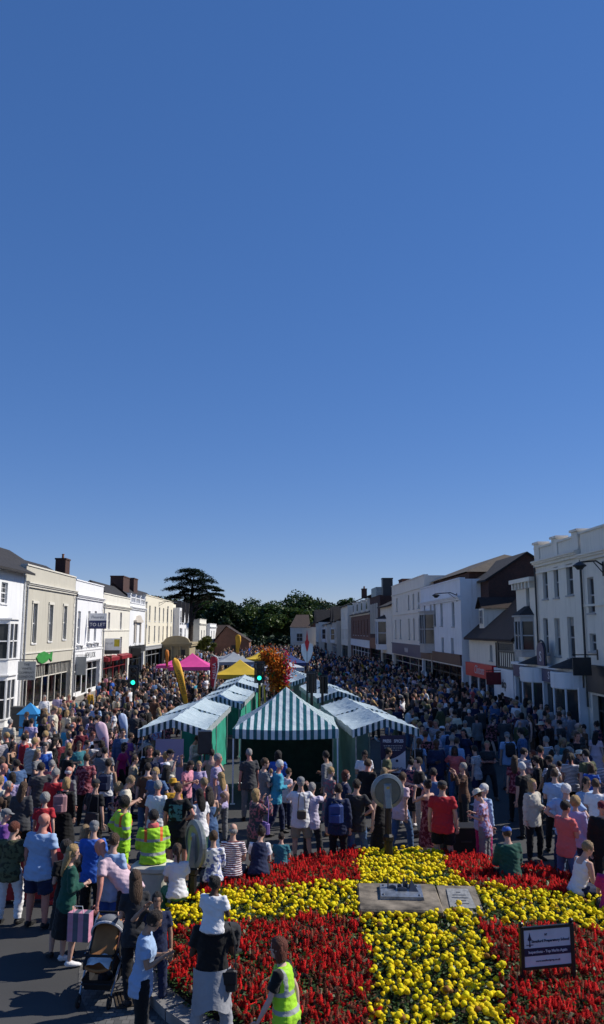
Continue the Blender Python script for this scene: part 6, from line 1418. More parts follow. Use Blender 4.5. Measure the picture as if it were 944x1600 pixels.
    mb = MB(); mb.tube([(-.24, -.3, .30), (.24, -.3, .30)], .014, 6); mb.tube([(-.29, .38, .16), (.29, .38, .16)], .014, 6); mb.tube([(-.24, -.38, .2), (-.24, -.44, .1), (-.24, -.40, .06)], .015, 5); mb.tube([(.24, -.38, .2), (.24, -.44, .1), (.24, -.40, .06)], .015, 5); mb.build('axle', BK, t)
    return t
x, y = atz(160, 1556, 0); pushchair(x, y-.02, -6, 'pushchair with grey hood, tan seat and white blanket beside the person in grey tee', hood=(.15, .16, .18), s=.88)
x, y = atz(42, 1232, 0); pushchair(x, y, 60, 'black pushchair in the crowd near the person with folded arms', hood=(.02, .02, .022), seat=mat('dark_fabric', (.02, .02, .025), .8))
x, y = atz(232, 1222, 0); pushchair(x, y, 35, 'pushchair with beige ribbed hood beside the lilac stall panel', hood=(.33, .31, .28), seat=mat('dark_fabric', (.02, .02, .025), .8), s=1.1)
x, y = atz(918, 1345, 0); pushchair(x, y, -60, 'pushchair with pale grey hood behind the seated man in the white vest', hood=(.30, .31, .32), seat=mat('dark_fabric', (.02, .02, .025), .8), s=1.05)
def shoulder_bag(x, y, z, m, label, w=.26, h=.2, d=.1, ang=0, strap=.5, name='shoulder_bag', fm=None):
    t = empty(name, (x, y, z), R(ang), label, 'bag'); mb = MB(); mb.box(-w/2, w/2, -d/2, d/2, 0, h, bev=.025); mb.box(-w/2+.01, w/2-.01, -d/2-.012, -d/2-.001, h*.4, h-.01, bev=.005); mb.build('bag_body', m, t)
    mb = MB(); mb.tube([(-w/2+.02, 0, h-.02), (-w*.3, .04, h+strap*.6), (0, .06, h+strap), (w*.3, .04, h+strap*.6), (w/2-.02, 0, h-.02)], .01, 6); mb.build('strap', fm or m, t); return t
def backpack(x, y, z, m, label, ang=0):
    t = empty('backpack', (x, y, z), R(ang), label, 'backpack'); mb = MB(); mb.box(-.15, .15, -.16, .0, 0, .42, bev=.05); mb.build('bag_body', m, t); mb = MB(); mb.box(-.11, .11, -.21, -.155, .04, .22, bev=.02); mb.build('pocket', m, t); mb = MB(); mb.tube([(-.04, -.08, .42), (0, -.09, .46), (.04, -.08, .42)], .01, 5)
    for s in (-1, 1): mb.tube([(s*.09, 0, .38), (s*.11, .08, .42), (s*.12, .16, .3), (s*.11, .1, .05)], .016, 5)
    mb.build('strap', CHAR, t); return t

# ================================================================== trees
TRUNK = mat('bark', (.06, .045, .035), .95, var=.3, scale=2, bump=.8)
def leafmesh(name, C, sz, pal, seed=0, tilt=1.0, flat=False):
    n = len(C); lvv = np.array([(-.5, -.3, 0), (.5, -.35, .12), (.45, .4, 0), (-.4, .45, .1)]); V, Fs = scatter(lvv, np.array([(0, 1, 2, 3)]), C, RNG.uniform(sz*.6, sz*1.4, n), rotmats(n, .25 if flat else tilt))
    t = RNG.random(n); c = np.array(pal[0])[None]*(1-t[:, None])+np.array(pal[1])[None]*t[:, None]
    return arrays_mesh(name, V, Fs, LEAF, c)
def tree(x, y, h, w, pal, label, trunk=.25, dens=1.0, cat='tree', lobes=9, seed=1, group='trees closing the far end of the street', sz=.42):
    rng = np.random.default_rng(seed); t = empty('broadleaf_tree', (x, y, 0), 0, label, cat, group)
    mb = MB(); mb.tube([(0, 0, 0), (.1, 0, h*.25), (0, .1, h*.55), (.05, 0, h*.8)], [trunk, trunk*.8, trunk*.5, trunk*.2], 8)
    for i in range(6): a = i*1.1; mb.tube([(0, 0, h*(.25+.07*i)), (w*.2*math.cos(a), w*.2*math.sin(a), h*(.45+.06*i)), (w*.36*math.cos(a), w*.36*math.sin(a), h*(.55+.06*i))], [trunk*.4, trunk*.25, .04], 5)
    mb.build('trunk', TRUNK, t); Cs = []
    for i in range(lobes*3):
        a = rng.uniform(0, 6.28); e = rng.uniform(-.55, 1); rad = w*.36*math.sqrt(max(.05, 1-e*e))*rng.uniform(.5, 1.1)
        c = np.array([rad*math.cos(a), rad*math.sin(a), h*.58+e*h*.34]); s = rng.uniform(.11, .2)*w
        d = rng.normal(0, 1, (int(150*dens), 3)); d /= np.linalg.norm(d, axis=1)[:, None]; d *= (s*rng.uniform(.6, 1.08, len(d)))[:, None]; d[:, 2] *= .8; Cs.append(c+d)
    link('crown', leafmesh('crown', np.concatenate(Cs), sz, pal), t); return t
G1 = ((.018, .040, .010), (.055, .10, .022)); G2 = ((.032, .066, .014), (.10, .145, .03)); G3 = ((.014, .028, .011), (.038, .07, .022)); G4 = ((.05, .07, .01), (.16, .17, .03))
TL = [(-36, 215, 13, 15, G3), (-27, 200, 14, 14, G1), (-19, 205, 14.5, 15, G1), (-12.5, 195, 12.5, 12, G3), (-6, 210, 11.5, 14, G2), (0, 200, 12.5, 13, G1), (6, 215, 15.5, 17, G1), (4, 190, 11.5, 10, G2), (14, 205, 12, 13, G3), (21, 215, 14, 14, G1), (29, 210, 12.5, 13, G2), (-44, 200, 13, 14, G3), (-1.5, 186, 9, 7, G2), (38, 220, 14, 15, G1), (-8, 230, 14, 18, G3), (12, 235, 15, 18, G3), (-24, 232, 15, 18, G3)]
words_ = ['dark broad tree at the shaded edge of the wood beyond the cedar', 'tall dark tree just behind the cedar trunk', 'full green tree between the cedar and the brick bungalow roof', 'dark narrow tree directly behind the brick bungalow', 'rounded mid green tree beyond the bungalow gable', 'dark green tree behind the far end of the crowd', 'largest round crowned tree at the end of the street', 'pale olive tree standing in front of the largest round one', 'dark tree above the white fronted brick gabled house', 'tall tree behind the chimneys of the shaded terrace', 'mid green tree partly hidden by the shaded terrace roofs', 'dark tree far over the sunny side roofs', 'short bushy conical tree by the bungalow roof slope', 'tree behind the tall cream gable building', 'dark leaved tree at the back of the wood, behind the bungalow', 'dark leaved tree at the back behind the largest round one', 'dark leaved tree at the back behind the cedar']
for i, ((x, y, h, w, p), lb) in enumerate(zip(TL, words_)): tree(x, y, h*.94, w, p, lb, seed=i+3, lobes=9, dens=1.7, sz=.5)
tree(-11.3, 128, 4.6, 3.6, G4, 'small yellow green street tree before the brick bungalow', trunk=.1, lobes=5, seed=40, group=None, sz=.25)
# hedge closing far street
C = np.stack([RNG.uniform(-30, 16, 5000), RNG.uniform(181, 184, 5000), RNG.uniform(0, 3.4, 5000)], -1); o = link('hedge', leafmesh('hedge', C, .5, G3)); tag(o, 'dark hedge closing the far end of the street under the trees', 'hedge')
# cedar: layered flat plates
t = empty('cedar_tree', (-14.2, 130, 0), 0, 'tall cedar with flat layered dark branches above the sunny roofs', 'tree'); t.scale = (.82, .82, .98); mb = MB()
mb.tube([(0, 0, 0), (.3, 0, 6), (.1, 0, 10), (.6, 0, 14.2)], [.55, .42, .3, .1], 9); mb.tube([(.2, 0, 5), (-1.1, 0, 8), (-1.3, 0, 12.5)], [.35, .25, .06], 8); mb.tube([(.2, 0, 6), (1.2, .3, 8.5), (1.9, .3, 11.5)], [.3, .2, .06], 8)
PL = [(-.2, 15.3, 2.6, .9), (.9, 14.6, 3.0, 1.0), (-2.4, 13.9, 2.6, .8), (2.6, 13.6, 2.6, .9), (.3, 13.2, 3.4, 1.0), (-2.8, 12.3, 2.6, .7), (3.6, 12.4, 2.6, .8), (.8, 11.9, 3.0, .8), (-1.4, 11.1, 2.6, .7), (4.6, 11.2, 2.4, .7), (2.6, 10.9, 2.4, .7), (4.9, 10.3, 1.7, .5), (-3.4, 10.6, 1.6, .5), (.3, 10.2, 1.8, .5), (5.6, 11.8, 1.2, .4)]
Cs = []
for x, z, r, k_ in PL:
    mb.tube([(x*.15, 0, z-2.4), (x*.55, .1, z-1.0), (x, 0, z-.2)], [.16, .11, .04], 6)
    for yy in (-.5, .5):
        n = int(620*r/2.4); a = RNG.uniform(0, 6.28, n); q = np.sqrt(RNG.random(n))*r*(1+.22*np.sin(a*5+x)); C = np.stack([x+q*np.cos(a), yy*r+q*np.sin(a)*.9, z-.06*q*q+RNG.normal(0, .16*k_, n)], -1); Cs.append(C)
mb.build('trunk', TRUNK, t); link('crown', leafmesh('crown', np.concatenate(Cs), .30, ((.008, .018, .010), (.022, .042, .02)), flat=True), t)
tree(-25, 140, 11.8, 8, G3, 'dark evergreen tree showing between chimneys and the cedar', seed=60, group=None); tree(-21, 136, 11.2, 6, G3, 'small dark evergreen tree close beside the cedar', seed=61, group=None)
# ================================================================== the crowd, one person at a time
GP = 'people gathered in the street'
placed = []
def Q(px, py, face, pose, sex, top, bot, hair, label, h=None, skin='l', z=0.0, **kw):
    h = h or (1.76 if sex == 'm' else 1.66)
    if isinstance(top, str): top = ('tee', top)
    if isinstance(bot, str): bot = ('trousers', bot)
    if isinstance(top[0], str) and len(top) == 3: kw['pat'] = top[2]
    o = person_at(px, py, face, pose, h=h, z=z, sex=sex, top=top, bot=bot, hair=hair, skin=skin, label=label, group=GP, **kw)
    placed.append((o.location.x, o.location.y)); return o
def at_person(o, dx, dy, z):   # a point beside a person, in the person's own frame
    a = o.rotation_euler.z; return o.location.x+math.cos(a)*dx-math.sin(a)*dy, o.location.y+math.sin(a)*dx+math.cos(a)*dy, o.location.z+z
def bag_on(o, dx, dy, z, m, label, ang=None, **kw):
    return shoulder_bag(*at_person(o, dx, dy, z), m, label, ang=(math.degrees(o.rotation_euler.z) if ang is None else ang), **kw)
def pack_on(o, m, label, z=1.0): return backpack(*at_person(o, 0, -.155, z), m, label, ang=math.degrees(o.rotation_euler.z))
BM = lambda n, c: mat(n, c, .6, var=.12)
# near, lower edge
p = Q(24, 1283, 10, 'relax', 'f', ('mid', 'olive', 'camo'), ('trousers', 'white'), ('short', 'auburn'), 'person in mottled olive blouse and white trousers in front of the red barrier', w=1.12)
p = Q(70, 1270, 20, 'stand', 'm', 'pale blue', ('shorts', 'navy'), ('bald', ''), 'bald person in big pale blue t-shirt and navy shorts by the red barrier', h=1.82, skin='r', w=1.2)
p = Q(117, 1319, 60, 'relax', 'f', ('long', 'dark green'), ('skirt', 'black'), ('long', 'blond'), 'person with long blond hair in dark green top carrying a white shoulder bag', h=1.70, shoe='white')
bag_on(p, -.24, .06, .95, BM('white_bag', (.62, .60, .56)), 'white shoulder bag on the person in the dark green top')
x, y, z = at_person(p, .30, .12, .42); t = empty('shopping_bag', (x, y, z), R(-10), 'pink and grey striped paper shopping bag by the dark green top', 'bag')
mb = MB(); mb.box(-.17, .17, -.08, .08, 0, .40); mb.build('bag_body', stripe_mat('bag_stripes', (.62, .28, .38), (.10, .12, .16), .16, 'X', 0), t); mb = MB(); mb.tube([(-.08, -.08, .4), (-.06, -.08, .5), (.06, -.08, .5), (.08, -.08, .4)], .006, 5); mb.build('handle', WHITE, t)
Q(103, 1313, -30, 'phone', 'f', ('tee', 'black'), ('skirt', 'black'), ('curly', 'dark'), 'person with dark curly hair in black beside the long blond hair', h=1.68)
Q(152, 1312, -70, 'bend', 'm', ('tee', 'pale pink'), ('shorts', 'black'), ('bald', ''), 'bald person in pale pink polo bending down over the pushchair', h=1.84, skin='r')
Q(180, 1301, 20, 'stand', 'm', ('tee', 'pale blue'), ('shorts', 'blue'), ('short', 'brown'), 'person in pale blue tee and blue shorts behind the bending bald one', h=1.72)
Q(211, 1358, -20, 'push', 'f', ('tee', 'charcoal'), 'black', ('long', 'brown'), 'person in grey tee with long brown hair next to the pushchair', h=1.66)
Q(246, 1394, 170, 'brow', 'm', ('tee', 'navy'), 'navy', ('short', 'black'), 'child with hand shading the brow, in front of the yellow marigolds', h=1.45, skin='t')
Q(250, 1424, 85, 'phone', 'f', ('tee', 'pale blue'), 'black', ('pony', 'dark'), 'person in pale tee and black trousers with dark ponytail, clasped hands', h=1.66, skin='t')
# parent with child on the shoulders
x, y = atz(337, 1600, .2); par = person(x-.02, y-.45, -2, 'holdlegs', 'm', 1.80, ('tee', 'black'), ('trousers', 'silver'), ('short', 'black'), 'd', 'white', 'person in black tee and grey joggers carrying a child on the shoulders', GP); placed.append((x, y))
k = skeleton('holdlegs', 'm'); zz = k['tor'](0, 0, .5).z*1.80/1.74
cx, cy, _ = at_person(par, 0, -.09, 0); ck = skeleton('ride', 'm'); person(cx, cy, 22, 'ride', 'm', 1.18, ('tee', 'white'), ('trousers', 'charcoal'), ('bun', 'black'), 'd', 'black', 'small child in white tee with a hair bun riding on shoulders', GP, z=zz-ck['hip'].z*1.18/1.74+.03, w=1.12)
bag_on(par, .20, -.10, .80, BM('black_bag', (.015, .015, .017)), 'small black cross body bag on the person in grey joggers', w=.2, h=.24)
mb = MB(); v, f = sheet(14, 8, lambda a, b: (.215*math.cos(math.pi+math.pi*a), .175*math.sin(math.pi+math.pi*a)*(1+.35*b)-.01, 1.02-.42*b-.05*math.sin(a*9)*b)); mb.add(v, f); o = mb.build('tied_jumper', CLOTH, par, smooth=True); o.color = (*COLS['silver'], 1)
st = Q(433, 1463, -72, 'walk', 'f', [('tee', 'black'), ('vest', 'lime', 'vest')], 'black', ('bob', 'auburn'), 'steward in lime reflective vest walking past the red flowers', h=1.64, skin='p')
x, y, z = at_person(st, .25, .05, .35); mb = MB(); mb.M = Matrix.Rotation(R(180), 4, 'X'); mb.lathe([(.04, -.35), (.085, -.05), (.09, 0)], 12); tag(mb.build('loudhailer', canv('orange_red_plastic', (.7, .06, .02)), loc=(x, y, z)), 'orange red plastic cone held low by the steward in the vest', 'cone')
s2 = Q(241, 1264, -12, 'sit', 'm', ('jacket', 'lime', 'hivis_seated'), 'navy', ('short', 'black'), 'steward in hi-vis jacket sitting on the cream concrete plinth', h=1.76, skin='t', z=.36, w=1.12)
s2.location.x, s2.location.y = PLX, PLY
mb = MB(); mb.lathe([(.075, 0), (.095, .03), (.085, .09), (.07, .1)], 12, c=tuple(skeleton('sit', 'm')['neck']+V3((0, 0, -.05)))); o = mb.build('collar', CLOTH, s2, smooth=True); o.color = (*COLS['coral'], 1)
Q(196, 1243, 55, 'hips', 'm', ('jacket', 'lime', 'hivis'), 'lime', ('curly', 'black'), 'steward in full hi-vis suit with black curly hair, hands on hips', h=1.76, skin='t')
# sitting on the rim of the bed
for a in ((277, 1317, -15, 'sit', 'f', 'white', 'green', ('pony', 'brown'), 'person in white top sitting beside the edge-on round sign'), (334, 1297, -5, 'sit', 'f', ('mid', 'white', 'floral'), 'navy', ('short', 'brown'), 'person in white floral blouse sitting on the flower bed rim'),
          (365, 1286, 8, 'sit', 'm', ('tee', 'maroon', 'stripe'), 'grey', ('fringe', 'grey'), 'person in maroon striped tee sitting next to the floral blouse'), (410, 1290, 5, 'sitfold', 'f', [('tee', 'white'), ('vest', 'navy')], 'black', ('bun', 'dark'), 'person with dark bun in white sleeves sitting behind red salvias'),
          (440, 1300, 10, 'sit', 'm', 'teal', 'navy', ('short', 'dark'), 'small child in teal tee sitting beside the dark bun'), (791, 1290, -5, 'sit', 'm', ('jacket', 'dark green'), 'black', ('cap', 'blue'), 'person in dark green jacket and blue cap sitting beside the black case'),
          (922, 1314, 75, 'sitfold', 'm', ('tank', 'white'), 'navy', ('short', 'fair'), 'person in white vest top sitting on the bed rim near the pale pushchair'), (950, 1335, 20, 'sit', 'f', 'magenta', 'black', ('bob', 'dark'), 'person in magenta top sitting beside the white vest top')):
    hh = 1.25 if 'small child' in a[8] else (1.74 if a[4] == 'm' else 1.66); Q(*a, h=hh, z=.06)
# in front of the striped tent
p = Q(470, 1213, 2, 'photo', 'm', 'white', ('shorts', 'khaki'), ('cap', 'grey'), 'person in white tee, khaki shorts and grey cap with a slung bag', h=1.80); bag_on(p, .02, -.20, .98, BM('olive_bag', (.10, .085, .06)), 'olive cross body bag hanging on the white tee', w=.2, h=.18, strap=.45)
Q(488, 1222, 10, 'point', 'f', ('tee', 'lilac', 'check'), ('trousers', 'charcoal'), ('short', 'grey'), 'person with short grey hair in checked tee pressed beside the grey cap')
p = Q(400, 1232, 60, 'photo', 'f', ('jacket', 'dark grey', 'print'), ('skirt', 'dark grey'), ('bob', 'blond'), 'person with blond bob in patterned grey coat holding up a camera'); bag_on(p, .2, .1, .8, BM('purple_bag', (.22, .14, .40)), 'purple and white handbag below the patterned grey coat', w=.3, h=.24)
Q(439, 1187, 75, 'walkb', 'm', ('long', 'turquoise'), ('trousers', 'navy'), ('short', 'white'), 'person with white hair in turquoise sweater striding under the tent', h=1.80, skin='r')
Q(452, 1200, 60, 'stand', 'm', ('tee', 'pale pink', 'check'), 'navy', ('short', 'brown'), 'child in pale checked shirt following the turquoise sweater', h=1.45)
Q(389, 1169, -15, 'stand', 'm', ('tee', 'dark grey'), 'grey', ('crop', 'grey'), 'person in dark grey tee with cropped hair at the tent corner', h=1.82, skin='r')
cp = Q(415, 1184, 70, 'carry', 'm', ('tee', 'grey'), 'grey', ('short', 'brown'), 'person in light grey tee holding a small child up', h=1.80)
x, y, z = at_person(cp, -.12, .22, .72); person(x, y, -60, 'ride', 'm', .98, ('tee', 'pale blue'), ('shorts', 'navy'), ('short', 'fair'), 'p', 'white', 'small fair haired child held in arms below the tent corner', GP, z=z)
p = Q(508, 1173, -60, 'bent' if False else 'relax', 'm', ('long', 'grey'), 'charcoal', ('short', 'dark'), 'person in grey long sleeves in the shade under the tent', skin='t')
p = Q(529, 1224, 15, 'stand', 'm', ('jacket', 'navy'), 'black', ('short', 'dark'), 'person in navy hooded jacket with a blue backpack', h=1.74); pack_on(p, BM('blue_pack', (.02, .05, .2)), 'dark blue backpack on the navy hooded jacket')
Q(558, 1217, 12, 'onehip', 'm', 'charcoal', 'denim blue', ('short', 'dark'), 'person in charcoal tee and blue jeans beside the navy hooded jacket', h=1.8)
Q(571, 1174, 170, 'phone', 'm', 'white', 'denim blue', ('short', 'dark'), 'person in white tee and jeans facing us before the navy banner', skin='t')
Q(601, 1199, 60, 'bag', 'f', ('tank', 'tan'), 'black', ('long', 'fair'), 'person with long fair hair and bare shoulders beside the round sign')
Q(590, 1224, -40, 'stand', 'f', ('sundress', 'black'), None, ('bun', 'fair'), 'person in low backed black sundress behind the yellow flowers', skin='p', w=1.1)
p = Q(630, 1206, 50, 'walk', 'f', 'pale pink', 'denim blue', ('short', 'brown'), 'person in pale top and jeans half hidden by the round sign', h=1.78)
Q(691, 1219, 20, 'stand', 'm', 'red', ('shorts', 'black'), ('cap', 'charcoal'), 'person in bright red tee, black shorts and dark cap', h=1.80, w=1.15)
Q(668, 1218, -35, 'photo', 'f', ('sundress', 'maroon', 'print'), None, ('bun', 'dark'), 'person in patterned maroon sundress holding a camera up', h=1.66)
Q(742, 1234, -60, 'phone', 'f', ('tee', 'lilac', 'print'), 'grey', ('sunhat', 'cream'), 'person in cream sun hat and patterned top beside the blue blouse')
Q(757, 1224, 60, 'stand', 'f', ('long', 'pale blue'), ('trousers', 'magenta'), ('short', 'white'), 'person with white hair in blue blouse and magenta trousers', w=1.12)
p = Q(655, 1153, 20, 'walk', 'f', ('dress', 'pale blue'), None, ('pony', 'brown'), 'person in pale blue dress in the shade beyond the navy banner', h=1.72); pack_on(p, BM('black_pack', (.012, .012, .014)), 'black backpack on the pale blue dress beyond the banner')
Q(832, 1217, 150, 'bag', 'f', ('jacket', 'stone'), ('trousers', 'black'), ('bob', 'blond'), 'blond person in cream cardigan and black trousers by the bed', h=1.7)
Q(884, 1224, 30, 'hips', 'm', 'pale blue', 'navy', ('short', 'white'), 'broad person with white hair in pale blue polo, hand on hip', h=1.78, w=1.2)
Q(884, 1250, 60, 'fold', 'm', 'coral', 'denim blue', ('short', 'dark'), 'person in coral tee and jeans with folded arms behind the red salvias', h=1.74, skin='r')
Q(899, 1243, 35, 'stand', 'f', ('long', 'lilac'), 'navy', ('curly', 'blond'), 'person with curly blond hair in lilac cardigan behind the coral tee')
Q(917, 1214, 160, 'walk', 'm', 'pale blue', 'grey', ('short', 'dark'), 'dark haired person in open pale blue shirt facing this way', h=1.8, skin='t')
Q(930, 1216, 20, 'stand', 'm', 'white', 'navy', ('short', 'brown'), 'person in white tee beside the open pale blue shirt', h=1.76)
Q(941, 1251, 190, 'stand', 'm', ('jacket', 'black'), 'black', ('flatcap', 'maroon'), 'person in black jacket and dark flat cap at the edge of the crowd')
Q(714, 1152, 30, 'walk', 'm', ('long', 'pale blue'), 'denim blue', ('short', 'brown'), 'person in pale blue shirt and jeans walking in the shade'); Q(706, 1148, 10, 'stand', 'm', ('long', 'denim blue'), 'grey', ('short', 'grey'), 'person in denim shirt with grey hair walking in the shade')
p = Q(792, 1143, 0, 'stand', 'm', 'pale blue', 'grey', ('cap', 'grey'), 'person in pale blue tee with small black backpack in the shade'); pack_on(p, MC['black_pack'], 'small black backpack on a pale blue tee in the shade', z=1.05)
Q(866, 1200, 10, 'fold', 'm', ('tee', 'pale blue'), 'black', ('short', 'brown'), 'tall person in pale blue tee standing behind the broad polo', h=1.82); Q(852, 1150, -30, 'stand', 'm', ('tee', 'charcoal', 'stripe'), 'black', ('short', 'grey'), 'person in dark striped tee below the white bow window')
Q(804, 1180, 5, 'relax', 'f', ('tee', 'maroon', 'print'), 'black', ('long', 'brown'), 'person in dark patterned top with long brown hair in the shade'); Q(814, 1190, -30, 'stand', 'm', 'black', 'charcoal', ('short', 'white'), 'white haired person in black tee in the shade of the terrace')
# middle left, beside the stall with lilac panel
Q(209, 1213, 80, 'phone', 'm', 'cream', ('trousers', 'denim blue'), ('short', 'fair'), 'person in cream shirt and jeans beside the full hi-vis suit', h=1.78)
Q(248, 1219, 15, 'stand', 'm', ('tee', 'white'), 'red', ('short', 'grey'), 'grey haired person in white tee above the seated steward', h=1.74, skin='r')
p = Q(280, 1222, 5, 'onehip', 'm', 'black', ('shorts', 'charcoal'), ('crop', 'brown'), 'person in black tee printed with teal picture behind the round sign', h=1.84, skin='r')
mb = MB(); v, f = sheet(6, 8, lambda a, b: (-.13+.26*a, -.158+.02*(2*a-1)**2-.02*math.sin(b*3), 1.08+.30*b)); mb.add(v, f); pr_ = mb.build('shirt_print', objcol_mat('print_cloth', 'blotch', (.01, .012, .012), scale=14), p, smooth=True); pr_.color = (.08, .2, .2, 1)
Q(270, 1216, -30, 'stand', 'f', ('dress', 'mustard'), None, ('strawhat', 'mustard'), 'person in straw hat and mustard dress before the lilac panel'); Q(266, 1170, 110, 'photo', 'm', ('tee', 'grey'), 'black', ('cap', 'black'), 'person in black cap looking through a camera before lilac panel')
Q(301, 1190, 120, 'phone', 'f', ('tee', 'pink'), 'navy', ('bob', 'dark'), 'person in pink top with dark bob near the stand loudspeaker'); Q(318, 1214, -60, 'relax', 'm', 'maroon', 'navy', ('crop', 'fair'), 'person in maroon tee with cropped fair hair in the middle of the crowd', skin='r')
Q(342, 1177, 90, 'stand', 'm', ('tee', 'purple', 'check'), ('trousers', 'khaki'), ('short', 'grey'), 'person in purple checked shirt and khaki trousers at the tent post', h=1.86, skin='r')
Q(345, 1206, -40, 'bag', 'f', ('tank', 'lilac'), 'grey', ('long', 'blond'), 'person with very long blond hair in lilac top before the checked shirt', h=1.6)
Q(326, 1229, -20, 'phone', 'f', ('sundress', 'denim blue'), None, ('long', 'dark'), 'person in denim sundress with bare shoulders and long dark hair'); Q(311, 1232, -40, 'stand', 'f', ('tee', 'white'), 'dark green', ('long', 'black'), 'person with long black hair in white top and green trousers')
Q(356, 1236, 80, 'bend', 'm', ('long', 'black'), 'black', ('fringe', 'fair'), 'person in black stooping forward in front of the tent post', h=1.7)
Q(331, 1170, 0, 'hips', 'm', ('tank', 'khaki'), ('shorts', 'white'), ('short', 'dark'), 'person in khaki vest top and white shorts under the loudspeaker', h=1.7)
Q(312, 1150, 110, 'phone', 'm', ('long', 'white'), 'navy', ('short', 'dark'), 'stallholder in white shirt standing at the green stall sheet', h=1.78); Q(230, 1165, -30, 'push', 'f', ('long', 'white'), 'tan', ('long', 'blond'), 'person with long blond hair in white pushing the ribbed pushchair')
Q(222, 1196, 130, 'sit', 'f', 'brown', 'tan', ('bob', 'fair'), 'small child in brown sitting low beside the ribbed pushchair', h=1.2); Q(212, 1180, 80, 'stand', 'm', ('tee', 'khaki'), 'navy', ('short', 'brown'), 'boyish person in khaki tee behind the long blond hair', h=1.6)
